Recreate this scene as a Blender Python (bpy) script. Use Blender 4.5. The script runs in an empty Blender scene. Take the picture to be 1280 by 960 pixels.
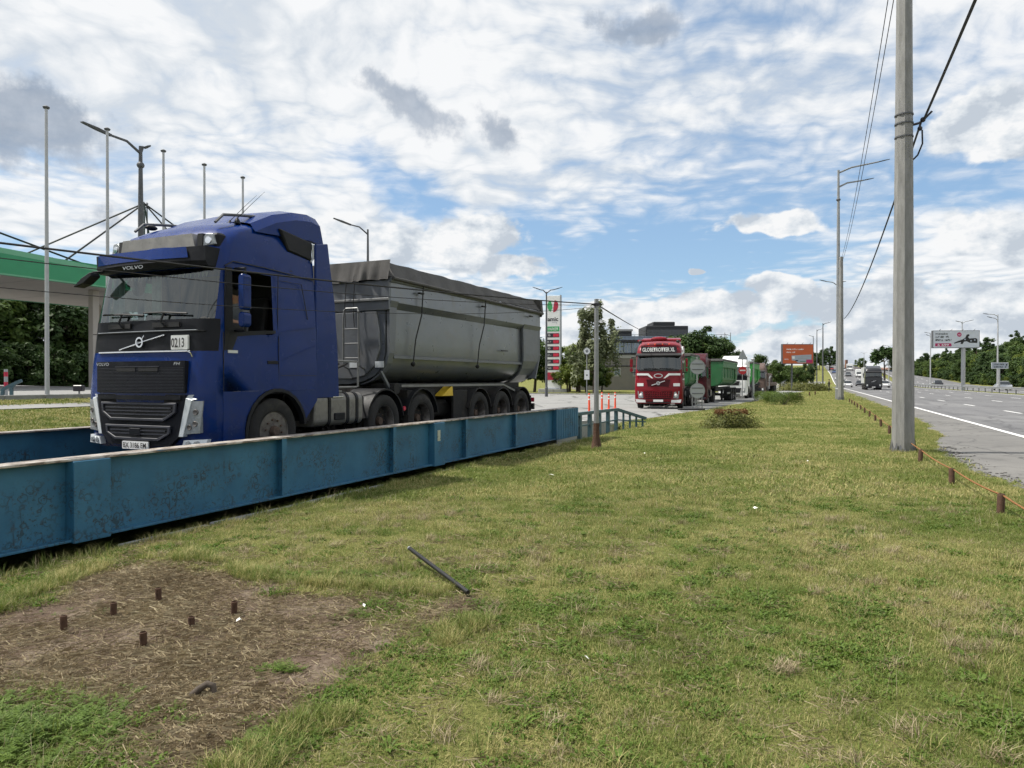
import bpy, bmesh, math, random
import numpy as np
from mathutils import Vector, Matrix
random.seed(7); rng = np.random.default_rng(7)
R = math.radians
scene = bpy.context.scene
COL = scene.collection
# ------------------------------------------------------------------ camera
FPX, HZ, CAMH = 900.0, 475.0, 1.65           # focal length in pixels of a 1280 wide frame, horizon row, eye height
cam_d = bpy.data.cameras.new('camera'); cam = bpy.data.objects.new('camera', cam_d); COL.objects.link(cam)
cam_d.sensor_width = 36; cam_d.lens = FPX / 1280 * 36; cam_d.clip_start = 0.05; cam_d.clip_end = 6000
cam.location = (0, 0, CAMH); cam.rotation_euler = (R(90) - math.atan(5 / FPX), 0, 0)
scene.camera = cam
scene.render.resolution_x, scene.render.resolution_y = 1024, 768
scene.view_settings.view_transform = 'Standard'; scene.view_settings.look = 'None'
scene.view_settings.exposure = 0.3; scene.view_settings.gamma = 1.0
scene.render.engine = 'CYCLES'
scene.cycles.use_denoising = True; scene.cycles.denoiser = 'OPENIMAGEDENOISE'; scene.cycles.denoising_input_passes = 'RGB_ALBEDO_NORMAL'; scene.cycles.denoising_prefilter = 'ACCURATE'
scene.cycles.max_bounces = 4; scene.cycles.diffuse_bounces = 2; scene.cycles.glossy_bounces = 2; scene.cycles.transparent_max_bounces = 8
scene.cycles.use_adaptive_sampling = True; scene.cycles.adaptive_threshold = 0.02; scene.cycles.adaptive_min_samples = 12
scene.cycles.caustics_reflective = False; scene.cycles.caustics_refractive = False
# ------------------------------------------------------------------ node helper
class T:
    def __init__(s, nt): s.nt = nt; s.L = nt.links
    def n(s, typ, ins=None, **at):
        nd = s.nt.nodes.new(typ)
        for k, v in at.items(): setattr(nd, k, v)
        for k, v in (ins or {}).items(): s.set(nd.inputs[k], v)
        return nd
    def set(s, sock, v):
        if isinstance(v, bpy.types.NodeSocket): s.L.new(v, sock)
        elif isinstance(v, (tuple, list)):
            n = len(sock.default_value); v = tuple(v)
            sock.default_value = (v + (1.0,))[:n] if len(v) < n else v[:n]
        else:
            try: sock.default_value = v
            except TypeError: sock.default_value = (v, v, v, 1.0)[:len(sock.default_value)]
    def m(s, op, a, b=0.0, c=0.0, clamp=False):
        nd = s.nt.nodes.new('ShaderNodeMath'); nd.operation = op; nd.use_clamp = clamp
        for i, v in enumerate((a, b, c)): s.set(nd.inputs[i], v)
        return nd.outputs[0]
    def vm(s, op, a, b=(0, 0, 0), scale=None):
        nd = s.nt.nodes.new('ShaderNodeVectorMath'); nd.operation = op
        s.set(nd.inputs[0], a); s.set(nd.inputs[1], b)
        if scale is not None: s.set(nd.inputs['Scale'], scale)
        return nd.outputs[0]
    def mix(s, f, a, b, blend='MIX'):
        nd = s.nt.nodes.new('ShaderNodeMix'); nd.data_type = 'RGBA'; nd.blend_type = blend
        s.set(nd.inputs[0], f); s.set(nd.inputs[6], a); s.set(nd.inputs[7], b)
        return nd.outputs[2]
    def noise(s, vec, scale, detail=3.0, rough=0.55, dist=0.0, out='Fac', dim='3D'):
        nd = s.n('ShaderNodeTexNoise', {'Scale': scale, 'Detail': detail, 'Roughness': rough, 'Distortion': dist}, noise_dimensions=dim)
        if vec is not None: s.L.new(vec, nd.inputs['Vector'])
        return nd.outputs[out]
    def vor(s, vec, scale, feature='F1', out='Distance', rand=1.0):
        nd = s.n('ShaderNodeTexVoronoi', {'Scale': scale, 'Randomness': rand}, feature=feature)
        if vec is not None: s.L.new(vec, nd.inputs['Vector'])
        return nd.outputs[out]
    def ss(s, x, a, b):
        nd = s.n('ShaderNodeMapRange', {'Value': x, 'From Min': a, 'From Max': b}, interpolation_type='SMOOTHSTEP')
        return nd.outputs[0]
    def ramp(s, f, stops, interp='LINEAR'):
        nd = s.nt.nodes.new('ShaderNodeValToRGB'); r = nd.color_ramp; r.interpolation = interp
        while len(r.elements) < len(stops): r.elements.new(0.5)
        for e, (p, c) in zip(r.elements, stops): e.position = p; e.color = tuple(c) + (1,) if len(c) == 3 else c
        s.set(nd.inputs[0], f); return nd.outputs[0]
    def xyz(s, v): return s.n('ShaderNodeSeparateXYZ', {0: v}).outputs
    def comb(s, x, y, z): return s.n('ShaderNodeCombineXYZ', {0: x, 1: y, 2: z}).outputs[0]
# ------------------------------------------------------------------ sky and sun
SUN_AZ, SUN_EL = R(-84), R(58)               # azimuth from +Y towards +X
world = bpy.data.worlds.new('World'); scene.world = world; world.use_nodes = True
wt = world.node_tree
for nd in list(wt.nodes): wt.nodes.remove(nd)
t = T(wt)
sky = t.n('ShaderNodeTexSky', sky_type='NISHITA', sun_disc=False)
sky.sun_elevation = SUN_EL; sky.sun_rotation = SUN_AZ; sky.altitude = 150; sky.air_density = 1.0; sky.dust_density = 0.6; sky.ozone_density = 1.6
dirv = t.n('ShaderNodeTexCoord').outputs['Generated']
dx, dy, dz = t.xyz(dirv)
az = t.m('ARCTAN2', dx, dy); el = t.m('ARCSINE', dz)
ael = t.comb(az, el, 0.0)
zc = t.m('ADD', t.m('MAXIMUM', dz, 0.0), 0.07)
pl = t.comb(t.m('DIVIDE', dx, zc), t.m('DIVIDE', dy, zc), 0.0)
wig = t.vm('SUBTRACT', t.noise(ael, 9.0, 3, 0.6, out='Color', dim='2D'), (0.5, 0.5, 0.5))
aelw = t.vm('ADD', ael, t.vm('SCALE', wig, scale=0.07))
wx, wy, _ = t.xyz(aelw)
SL = 0.4; aels = t.comb(wx, t.m('ADD', wy, t.m('MULTIPLY', wx, SL)), 0.0)
def vlen(v):
    nd = t.n('ShaderNodeVectorMath', operation='LENGTH'); t.set(nd.inputs[0], v); return nd.outputs['Value']
def blob(u, v, ru, rv, slant=False):
    'distance from the direction that shows at (u, v), in units of an ellipse: 0 in its middle, 1 on its rim'
    a0 = math.atan((u - 640) / FPX); e0 = math.atan((HZ - v) / FPX * math.cos(a0)) + (SL * a0 if slant else 0); kx, ky = FPX / ru, FPX / rv
    nd = t.n('ShaderNodeVectorMath', operation='MULTIPLY_ADD'); t.set(nd.inputs[0], aels if slant else aelw); t.set(nd.inputs[1], (kx, ky, 0)); t.set(nd.inputs[2], (-a0 * kx, -e0 * ky, 0))
    return vlen(nd.outputs[0])
def mn(lst):
    o = lst[0]
    for b in lst[1:]: o = t.m('MINIMUM', o, b)
    return t.m('SUBTRACT', 1.0, o)
def mx(lst):
    o = lst[0]
    for b in lst[1:]: o = t.m('MAXIMUM', o, b)
    return o
# high broken sheet of altocumulus; open blue where the photograph has it
warp = t.vm('ADD', pl, t.vm('SCALE', t.vm('SUBTRACT', t.noise(pl, 1.4, 2, 0.6, out='Color', dim='2D'), (0.5, 0.5, 0.5)), scale=0.36))
big = t.noise(warp, 0.50, 3, 0.55, dim='2D')
fine = t.noise(warp, 4.6, 6, 0.66, dim='2D')
mid = t.noise(warp, 1.2, 4, 0.6, dim='2D')
vo = t.n('ShaderNodeTexVoronoi', {'Vector': t.vm('ADD', warp, t.vm('SCALE', wig, scale=0.35)), 'Scale': 6.5}, voronoi_dimensions='2D', feature='F1')
cell = t.m('SUBTRACT', 1.0, vo.outputs['Distance'])                         # small cloudlets
rip = t.noise(t.vm('MULTIPLY', warp, (0.8, 3.2, 1.0)), 2.0, 4, 0.62, dim='2D')
def hb(u, v, ru, rv, k, sl=False):
    nd = t.n('ShaderNodeMapRange', {'Value': blob(u, v, ru, rv, sl), 'From Min': 1.0, 'From Max': 0.05, 'To Min': 0.0, 'To Max': k}, interpolation_type='SMOOTHSTEP'); return nd.outputs[0]
hole = mx([hb(790, 325, 420, 92, 1.0), hb(500, 236, 130, 44, 0.9, True), hb(1020, 250, 330, 120, 0.48), hb(1220, 120, 190, 150, 0.45), hb(1180, 230, 170, 80, 0.7),
           hb(60, 325, 190, 38, 0.8), hb(930, 20, 260, 70, 0.30), hb(640, 300, 150, 60, 0.9), hb(1000, 400, 420, 60, 0.85)])
cov = t.m('ADD', t.m('MULTIPLY', big, 0.62), t.m('ADD', t.m('MULTIPLY', fine, 0.38), t.m('ADD', t.m('MULTIPLY', rip, 0.28), t.m('MULTIPLY', cell, 0.20))))
cov = t.m('SUBTRACT', t.m('ADD', cov, 0.145), t.m('MULTIPLY', hole, 0.50))
hi_mask = t.m('MULTIPLY', t.ss(cov, 0.45, 0.92), 0.97)
sh = t.m('ADD', t.m('MULTIPLY', mid, 0.42), t.m('ADD', t.m('MULTIPLY', fine, 0.44), t.m('MULTIPLY', t.m('SUBTRACT', cell, 0.45), 0.28)))
hi_col = t.ramp(sh, [(0.33, (4.4, 4.75, 5.15)), (0.45, (5.4, 5.6, 5.8)), (0.56, (6.2, 6.25, 6.3))])
# heaped cumulus low over the horizon
cq = t.vm('MULTIPLY', ael, (1.0, 1.6, 1.0))
cn = t.noise(cq, 6.5, 6, 0.58, dim='2D')
cn2 = t.noise(t.vm('ADD', cq, (-0.012, 0.020, 0.0)), 6.5, 6, 0.58, dim='2D')
lowb = t.m('SUBTRACT', 1.0, t.ss(el, 0.02, 0.13))
cumb = mn([blob(545, 303, 150, 54), blob(420, 282, 70, 34), blob(978, 366, 46, 24), blob(880, 392, 100, 26), blob(1255, 292, 90, 34), blob(1240, 150, 80, 50),
           blob(1090, 378, 110, 36), blob(1240, 380, 100, 34), blob(650, 335, 80, 24), blob(882, 345, 20, 7), blob(970, 278, 90, 24), blob(1200, 420, 220, 40), blob(760, 400, 120, 26)])
cd = t.m('ADD', t.m('MULTIPLY', t.ss(cumb, -0.30, 0.80), 0.56), t.m('ADD', t.m('MULTIPLY', lowb, 0.30), t.m('SUBTRACT', cn, 0.36)))
cu_mask = t.ss(cd, 0.40, 0.53)
rel = t.m('ADD', t.m('MULTIPLY', t.m('SUBTRACT', cn, cn2), 4.5), t.m('MULTIPLY', t.m('SUBTRACT', cd, 0.55), -0.55))
cu_col = t.ramp(t.m('ADD', rel, 0.50), [(0.12, (3.6, 4.0, 4.5)), (0.45, (4.9, 5.2, 5.5)), (0.78, (6.1, 6.15, 6.2))])
# grey undersides of thick cloud
dk = mn([t.m('SUBTRACT', blob(26, 150, 92, 50), 0.12), t.m('ADD', blob(515, 138, 92, 42, True), 0.10), t.m('ADD', blob(800, 36, 95, 34), 0.15), t.m('ADD', blob(632, 158, 60, 40, True), 0.42), t.m('ADD', blob(110, 275, 60, 34), 0.45)])
dkn = t.noise(ael, 16, 5, 0.62, dim='2D')
dk_mask = t.m('MULTIPLY', t.ss(t.m('ADD', dk, t.m('MULTIPLY', t.m('SUBTRACT', dkn, 0.5), 1.7)), 0.08, 0.62), 0.80)
dk_col = t.ramp(t.m('ADD', t.m('MULTIPLY', dkn, 0.6), t.m('MULTIPLY', cn, 0.4)), [(0.32, (1.3, 1.75, 2.45)), (0.70, (3.0, 3.4, 4.0))])
blue = t.mix(0.42, t.mix(1.0, sky.outputs[0], (0.85, 0.95, 1.0), 'MULTIPLY'), (2.3, 3.4, 4.8))   # thin veil over the blue
c0 = t.mix(hi_mask, blue, hi_col)
c1 = t.mix(dk_mask, c0, dk_col)
c2 = t.mix(cu_mask, c1, cu_col)
bg = t.n('ShaderNodeBackground', {'Color': c2, 'Strength': 0.125})
t.L.new(bg.outputs[0], t.n('ShaderNodeOutputWorld').inputs[0])
world.cycles.sampling_method = 'MANUAL'; world.cycles.sample_map_resolution = 512
sd = bpy.data.lights.new('sun', 'SUN'); sun = bpy.data.objects.new('sun', sd); COL.objects.link(sun)
sd.energy = 5.0; sd.angle = R(2.2); sd.color = (1.0, 0.95, 0.86)
sv = Vector((math.sin(SUN_AZ) * math.cos(SUN_EL), math.cos(SUN_AZ) * math.cos(SUN_EL), math.sin(SUN_EL)))
sun.rotation_euler = sv.to_track_quat('Z', 'Y').to_euler(); sun.location = sv * 60
# ------------------------------------------------------------------ places
PX, PY = -5.42, 6.87; DXX, DYY = 0.4115, 0.9114      # weighing lane: s runs away along it, n to its left
LANE = math.atan2(DYY, DXX)
def W(s, n, z=0.0): return Vector((PX + s * DXX - n * DYY, PY + s * DYY + n * DXX, z))
def SN(x, y): return (x - PX) * DXX + (y - PY) * DYY, -(x - PX) * DYY + (y - PY) * DXX
RX, RY = 14.5, 20.3; EX, EY = 0.386, 0.9225         # highway: a runs away along it, p to its right
ROADA = math.atan2(EY, EX)
def Q(a, p, z=0.0): return Vector((RX + a * EX + p * EY, RY + a * EY - p * EX, z))
def AP(x, y): return (x - RX) * EX + (y - RY) * EY, (x - RX) * EY - (y - RY) * EX
def G(u, v, z=0.0):
    Y = FPX * (CAMH - z) / (v - HZ); return Vector(((u - 640) / FPX * Y, Y, z))
def A(u, v, Y): return Vector(((u - 640) / FPX * Y, Y, CAMH + (HZ - v) / FPX * Y))
def sm(x, a, b):
    k = np.clip((np.asarray(x, float) - a) / (b - a), 0, 1); return k * k * (3 - 2 * k)
def H(x, y):
    'height of the open ground'
    s, n = SN(x, y); a, p = AP(x, y)
    bank = (1.12 * np.clip((n - 4) / 8, 0, 1) + 0.43 * np.clip((n - 12) / 38, 0, 1)) * (1 - sm(s, 19, 40)) * (1 - sm(n, 120, 200))
    far = 0.036 * np.clip(a - 150, 0, 300) * sm(a, 150, 260) * (1 - 0.55 * sm(p, 17, 40))
    wood = 9.5 * sm(p, 34, 62) * (1 - 0.8 * sm(a, 150, 420))
    return bank + far + wood
def Hf(x, y): return float(H(x, y))
# ------------------------------------------------------------------ tags and meshes
def tag(o, label=None, cat=None, group=None, kind=None):
    if label: o['label'] = label
    if cat: o['category'] = cat
    if group: o['group'] = group
    if kind: o['kind'] = kind
    return o
def empty(name, loc=(0, 0, 0), rz=0.0, parent=None):
    o = bpy.data.objects.new(name, None); COL.objects.link(o); o.location = loc; o.rotation_euler = (0, 0, rz); o.parent = parent
    o.empty_display_size = 0.2
    return o
def link(name, me, parent=None, loc=(0, 0, 0), rot=(0, 0, 0), scale=None):
    o = bpy.data.objects.new(name, me); COL.objects.link(o); o.parent = parent; o.location = loc; o.rotation_euler = rot
    if scale is not None: o.scale = scale
    return o
def copy_tree(o, parent=None):
    c = o.copy(); COL.objects.link(c); c.parent = parent
    for ch in list(o.children): copy_tree(ch, c)
    return c
class MB:
    def __init__(s): s.v = []; s.f = []; s.mi = []
    def add(s, vs, fs, m=0):
        b = len(s.v); s.v += [tuple(v) for v in vs]; s.f += [tuple(b + i for i in f) for f in fs]; s.mi += [m] * len(fs); return s
    def box(s, x0, x1, y0, y1, z0, z1, m=0):
        return s.add([(x, y, z) for x in (x0, x1) for y in (y0, y1) for z in (z0, z1)],
                     [(0, 1, 3, 2), (4, 6, 7, 5), (0, 4, 5, 1), (2, 3, 7, 6), (0, 2, 6, 4), (1, 5, 7, 3)], m)
    def prism(s, poly, axis, a, b, m=0):
        f = {'x': lambda p, q, k: (k, p, q), 'y': lambda p, q, k: (p, k, q), 'z': lambda p, q, k: (p, q, k)}[axis]; n = len(poly)
        vs = [f(p, q, a) for p, q in poly] + [f(p, q, b) for p, q in poly]
        return s.add(vs, [tuple(range(n))[::-1], tuple(range(n, 2 * n))] + [(i, (i + 1) % n, n + (i + 1) % n, n + i) for i in range(n)], m)
    def ring(s, outer, inner, axis, a, b, m=0):
        'frame between two outlines with the same number of points'
        f = {'x': lambda p, q, k: (k, p, q), 'y': lambda p, q, k: (p, k, q), 'z': lambda p, q, k: (p, q, k)}[axis]; n = len(outer)
        vs = [f(p, q, k) for k in (a, b) for l in (outer, inner) for p, q in l]; fs = []
        for i in range(n):
            j = (i + 1) % n
            fs += [(i, j, n + j, n + i), (2 * n + i, 3 * n + i, 3 * n + j, 2 * n + j), (i, 2 * n + i, 2 * n + j, j), (n + i, n + j, 3 * n + j, 3 * n + i)]
        return s.add(vs, fs, m)
    def tube(s, pts, r, seg=8, m=0, caps=True):
        pts = [Vector(p) for p in pts]; n = len(pts); rs = r if isinstance(r, (list, tuple)) else [r] * n; vs = []; fs = []
        up = None
        for i, p in enumerate(pts):
            d = (pts[min(i + 1, n - 1)] - pts[max(i - 1, 0)]).normalized()
            if up is None: up = Vector((0, 0, 1)) if abs(d.z) < 0.9 else Vector((1, 0, 0))
            x = d.cross(up).normalized(); y = x.cross(d).normalized(); up = y
            for k in range(seg):
                a = 2 * math.pi * (k + 0.5) / seg; vs.append(p + x * (math.cos(a) * rs[i]) + y * (math.sin(a) * rs[i]))
        for i in range(n - 1):
            for k in range(seg):
                k2 = (k + 1) % seg; fs.append((i * seg + k, i * seg + k2, (i + 1) * seg + k2, (i + 1) * seg + k))
        if caps: fs += [tuple(range(seg))[::-1], tuple(range((n - 1) * seg, n * seg))]
        return s.add(vs, fs, m)
    def lathe(s, prof, axis='z', seg=24, c=(0, 0, 0), m=0, close=False):
        'profile of (radius, height) spun about an axis'
        n = len(prof); vs = []; fs = []
        for k in range(seg):
            a = 2 * math.pi * k / seg; ca, sa = math.cos(a), math.sin(a)
            for r, h in prof:
                p = {'z': (r * ca, r * sa, h), 'y': (r * ca, h, r * sa), 'x': (h, r * ca, r * sa)}[axis]
                vs.append((p[0] + c[0], p[1] + c[1], p[2] + c[2]))
        for k in range(seg):
            k2 = (k + 1) % seg
            for i in range(n - 1 + (1 if close else 0)):
                j = (i + 1) % n; fs.append((k * n + i, k * n + j, k2 * n + j, k2 * n + i))
        if not close: fs += [tuple(k * n for k in range(seg)), tuple(k * n + n - 1 for k in range(seg))[::-1]]
        return s.add(vs, fs, m)
    def ball(s, c, r, seg=12, rings=8, m=0):
        r = r if isinstance(r, (tuple, list)) else (r, r, r)
        prof = [(math.sin(math.pi * i / rings), -math.cos(math.pi * i / rings)) for i in range(rings + 1)]
        vs = []; fs = []; n = rings + 1
        for k in range(seg):
            a = 2 * math.pi * k / seg
            for q, h in prof: vs.append((c[0] + r[0] * q * math.cos(a), c[1] + r[1] * q * math.sin(a), c[2] + r[2] * h))
        for k in range(seg):
            k2 = (k + 1) % seg
            for i in range(rings): fs.append((k * n + i, k2 * n + i, k2 * n + i + 1, k * n + i + 1))
        return s.add(vs, fs, m)
    def mesh(s, name, mats, bevel=0.0, smooth=None, merge=0.0005):
        me = bpy.data.meshes.new(name); me.from_pydata(s.v, [], s.f)
        for m in (mats if isinstance(mats, (list, tuple)) else [mats]): me.materials.append(m)
        if any(s.mi): me.polygons.foreach_set('material_index', s.mi)
        bm = bmesh.new(); bm.from_mesh(me)
        if merge: bmesh.ops.remove_doubles(bm, verts=bm.verts, dist=merge)
        bmesh.ops.recalc_face_normals(bm, faces=bm.faces)
        if bevel:
            eds = [e for e in bm.edges if len(e.link_faces) == 2 and e.calc_face_angle(0) > 0.5]
            bmesh.ops.bevel(bm, geom=eds, offset=bevel, segments=1, affect='EDGES', profile=0.5, clamp_overlap=True)
        bm.to_mesh(me); bm.free()
        if smooth:
            me.polygons.foreach_set('use_smooth', [True] * len(me.polygons)); me.set_sharp_from_angle(angle=R(smooth))
        me.update(); return me
    def build(s, name, mats, parent=None, loc=(0, 0, 0), rot=(0, 0, 0), bevel=0.0, smooth=None, merge=0.0005):
        return link(name, s.mesh(name, mats, bevel, smooth, merge), parent, loc, rot)
def bx(name, mat, parent, x0, x1, y0, y1, z0, z1, bevel=0.0): return MB().box(x0, x1, y0, y1, z0, z1).build(name, mat, parent, bevel=bevel)
def rrect(x0, x1, y0, y1, r, k=4):
    o = []
    for cx, cy, a0 in ((x1 - r, y1 - r, 0), (x0 + r, y1 - r, 90), (x0 + r, y0 + r, 180), (x1 - r, y0 + r, 270)):
        o += [(cx + r * math.cos(R(a0 + 90 * i / k)), cy + r * math.sin(R(a0 + 90 * i / k))) for i in range(k + 1)]
    return o
def circ(cx, cy, r, n=24): return [(cx + r * math.cos(2 * math.pi * i / n), cy + r * math.sin(2 * math.pi * i / n)) for i in range(n)]
FACE = {'-x': ((0, -1, 0), (0, 0, 1)), '-y': ((1, 0, 0), (0, 0, 1)), '+x': ((0, 1, 0), (0, 0, 1)), 'z': ((1, 0, 0), (0, 1, 0))}
def text(name, s, mat, parent, org, height, face='-x', width=None, shear=0.0, ext=0.004, align='CENTER', bold=0.0):
    'flat raised lettering, cap height and overall width in metres'
    cu = bpy.data.curves.new(name, 'FONT'); cu.body = s; cu.align_x = align; cu.size = 1.0; cu.extrude = 0.0; cu.shear = shear; cu.offset = bold
    cu.resolution_u = 3
    ob = bpy.data.objects.new(name, cu); me = bpy.data.meshes.new_from_object(ob); bpy.data.objects.remove(ob); bpy.data.curves.remove(cu)
    n = len(me.vertices); co = np.empty(n * 3); me.vertices.foreach_get('co', co); co = co.reshape(-1, 3)
    h = max(co[:, 1].max() - min(0, co[:, 1].min()), 0.01); sx = sy = height / h
    if width: sx = width / max(co[:, 0].max() - co[:, 0].min(), 0.01)
    X, Y = (Vector(a) for a in FACE[face]); Z = X.cross(Y)
    M = Matrix((X * sx, Y * sy, Z)).transposed().to_4x4(); me.transform(M)
    me.materials.clear(); me.materials.append(mat)
    return link(name, me, parent, Vector(org) + Z * ext)
# ------------------------------------------------------------------ materials
def mat(name):
    m = bpy.data.materials.new(name); m.use_nodes = True; nt = m.node_tree
    for nd in list(nt.nodes): nt.nodes.remove(nd)
    t = T(nt); out = t.n('ShaderNodeOutputMaterial'); return m, t, out
def P(name, col, rough=0.5, metal=0.0, var=0.12, vs=4.0, bump=0.0, bs=60.0, coat=0.0, dirt=None, dirt_amt=0.0, dirt_scale=3.0, spec=0.5, objcol=False, dust=None):
    m, t, out = mat(name)
    co = t.n('ShaderNodeTexCoord').outputs['Object']
    f = t.noise(co, vs, 5, 0.6)
    base = t.n('ShaderNodeObjectInfo').outputs['Color'] if objcol else col
    c = t.mix(1.0, base, t.ramp(f, [(0.25, (1 - var,) * 3), (0.75, (1 + var,) * 3)]), 'MULTIPLY')
    rg = t.m('ADD', t.m('MULTIPLY', t.noise(co, vs * 3, 4), 0.18), rough - 0.09, clamp=True)
    if dirt:
        k = t.m('MULTIPLY', t.ss(t.noise(co, dirt_scale, 7, 0.68, 0.4), 0.48, 0.68), dirt_amt)
        c = t.mix(k, c, dirt); rg = t.m('ADD', rg, t.m('MULTIPLY', k, 0.3), clamp=True)
    if dust:
        zz = t.xyz(co)[2]; k = t.m('MULTIPLY', t.m('SUBTRACT', 1.0, t.ss(zz, 0.45, 1.7)), t.ss(t.noise(co, 5, 6, 0.7), 0.30, 0.75))
        st = t.ss(t.noise(t.vm('MULTIPLY', co, (7, 7, 0.8)), 1.0, 5, 0.65), 0.52, 0.80)
        c = t.mix(t.m('ADD', t.m('MULTIPLY', k, 0.55), t.m('MULTIPLY', st, 0.10), clamp=True), c, dust)
    b = t.n('ShaderNodeBsdfPrincipled', {'Base Color': c, 'Roughness': rg, 'Metallic': metal, 'Specular IOR Level': spec})
    if coat: b.inputs['Coat Weight'].default_value = coat; b.inputs['Coat Roughness'].default_value = 0.06
    if bump:
        bp = t.n('ShaderNodeBump', {'Strength': bump, 'Distance': 0.01, 'Height': t.noise(co, bs, 4, 0.6)}); t.L.new(bp.outputs[0], b.inputs['Normal'])
    t.L.new(b.outputs[0], out.inputs[0]); return m
def GLASS(name, tint, refl=0.08, rough=0.02):
    m, t, out = mat(name)
    tr = t.n('ShaderNodeBsdfTransparent', {'Color': tint}); gl = t.n('ShaderNodeBsdfGlossy', {'Color': (0.9, 0.95, 0.95), 'Roughness': rough})
    fr = t.n('ShaderNodeFresnel', {'IOR': 1.5}).outputs[0]
    k = t.m('ADD', fr, refl, clamp=True)
    mx_ = t.n('ShaderNodeMixShader', {0: k, 1: tr.outputs[0], 2: gl.outputs[0]}); t.L.new(mx_.outputs[0], out.inputs[0]); return m
def EMIT(name, col, s=1.0):
    m, t, out = mat(name); t.L.new(t.n('ShaderNodeEmission', {'Color': col, 'Strength': s}).outputs[0], out.inputs[0]); return m
M = {}
M['blue'] = P('blue_truck_paint', (0.001, 0.021, 0.138), 0.25, 0, 0.10, 1.5, coat=0.12, dirt=(0.03, 0.04, 0.08), dirt_amt=0.06, dirt_scale=2.0, spec=0.2, dust=(0.030, 0.040, 0.075))
M['black'] = P('black_plastic', (0.010, 0.011, 0.014), 0.55, 0, 0.2, 5, 0.1, 90, spec=0.25, dirt=(0.05, 0.048, 0.045), dirt_amt=0.25)
M['panel'] = P('dark_grey_panel', (0.011, 0.012, 0.016), 0.45, 0, 0.15, 3, spec=0.15, dirt=(0.05, 0.05, 0.05), dirt_amt=0.2)
M['grille'] = P('grille_plastic', (0.009, 0.010, 0.015), 0.5, 0, 0.2, 6, 0.2, 120, spec=0.15, dirt=(0.05, 0.05, 0.05), dirt_amt=0.2)
M['frameg'] = P('grille_frame', (0.028, 0.030, 0.042), 0.5, 0, 0.1, 6)
M['chrome'] = P('chrome', (0.75, 0.76, 0.78), 0.16, 1.0, 0.08, 8)
M['lamp'] = P('lamp_lens', (0.27, 0.29, 0.31), 0.2, 0.15, 0.2, 22, 0.5, 45, coat=0.8)
M['lampw'] = P('lamp_trim', (0.66, 0.70, 0.74), 0.25, 0.1, 0.1, 12, coat=0.5)
M['glass'] = GLASS('window_glass', (0.42, 0.46, 0.46), 0.0)
M['wglass'] = GLASS('windscreen_glass', (0.62, 0.74, 0.70), 0.07)
M['roofglass'] = P('tinted_roof_sign', (0.24, 0.23, 0.22), 0.30, 0, 0.25, 6, coat=0.5, dirt=(0.32, 0.30, 0.28), dirt_amt=0.6, dirt_scale=6)
M['interior'] = P('cab_interior', (0.010, 0.010, 0.011), 0.8, 0, 0.2, 8)
M['curtain'] = P('cab_curtain', (0.30, 0.32, 0.33), 0.9, 0, 0.2, 12)
M['rubber'] = P('tyre_rubber', (0.016, 0.016, 0.017), 0.85, 0, 0.25, 12, 0.3, 60, dirt=(0.09, 0.085, 0.075), dirt_amt=0.4)
M['rim'] = P('wheel_rim', (0.15, 0.14, 0.135), 0.45, 0.6, 0.3, 14, dirt=(0.06, 0.05, 0.045), dirt_amt=0.7, dirt_scale=9)
M['hub'] = P('rusty_hub', (0.10, 0.07, 0.055), 0.7, 0.3, 0.4, 22)
M['tank'] = P('aluminium_tank', (0.20, 0.195, 0.185), 0.45, 0.45, 0.15, 8, dirt=(0.10, 0.09, 0.08), dirt_amt=0.5, dirt_scale=5)
M['chassis'] = P('chassis_black', (0.009, 0.009, 0.010), 0.8, 0.0, 0.25, 8, dirt=(0.07, 0.06, 0.05), dirt_amt=0.4)
M['tip'] = P('tipper_grey', (0.175, 0.192, 0.218), 0.30, 0.45, 0.10, 2.0, dirt=(0.22, 0.21, 0.195), dirt_amt=0.4, dirt_scale=2.4)
M['tipd'] = P('tipper_frame_grey', (0.135, 0.147, 0.168), 0.45, 0.25, 0.12, 3.0, dirt=(0.16, 0.15, 0.14), dirt_amt=0.4)
M['rail'] = P('trailer_rail', (0.19, 0.195, 0.20), 0.5, 0.3, 0.15, 6, dirt=(0.12, 0.11, 0.10), dirt_amt=0.5)
M['tarp'] = P('grey_tarpaulin', (0.062, 0.060, 0.059), 0.8, 0, 0.18, 5, 0.5, 9, dirt=(0.10, 0.095, 0.09), dirt_amt=0.4)
M['strap'] = P('black_strap', (0.012, 0.012, 0.013), 0.8)
M['yellow'] = P('yellow_chock', (0.62, 0.42, 0.03), 0.5)
M['white'] = P('white_paint', (0.76, 0.77, 0.77), 0.5, 0, 0.06, 3)
M['ink'] = P('black_ink', (0.012, 0.012, 0.014), 0.6)
M['redink'] = P('red_print', (0.50, 0.03, 0.06), 0.5)
M['silver'] = P('silver_letter', (0.55, 0.57, 0.60), 0.3, 0.6)
M['skin'] = P('skin', (0.42, 0.23, 0.15), 0.6, 0, 0.1, 14)
M['hair'] = P('dark_hair', (0.015, 0.012, 0.010), 0.8)
M['shirt'] = P('grey_shirt', (0.20, 0.20, 0.22), 0.9, 0, 0.2, 9)
M['dark_cloth'] = P('dark_clothes', (0.012, 0.013, 0.018), 0.9)
M['steel'] = P('galvanised_steel', (0.27, 0.28, 0.29), 0.55, 0.5, 0.15, 6, 0.15, 40, dirt=(0.17, 0.16, 0.15), dirt_amt=0.4)
M['darksteel'] = P('dark_steel', (0.10, 0.105, 0.115), 0.6, 0.3, 0.2, 6)
M['polewhite'] = P('pale_pole', (0.42, 0.43, 0.45), 0.5, 0.3, 0.1, 4)
M['cable'] = P('black_cable', (0.012, 0.012, 0.013), 0.7)
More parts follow.
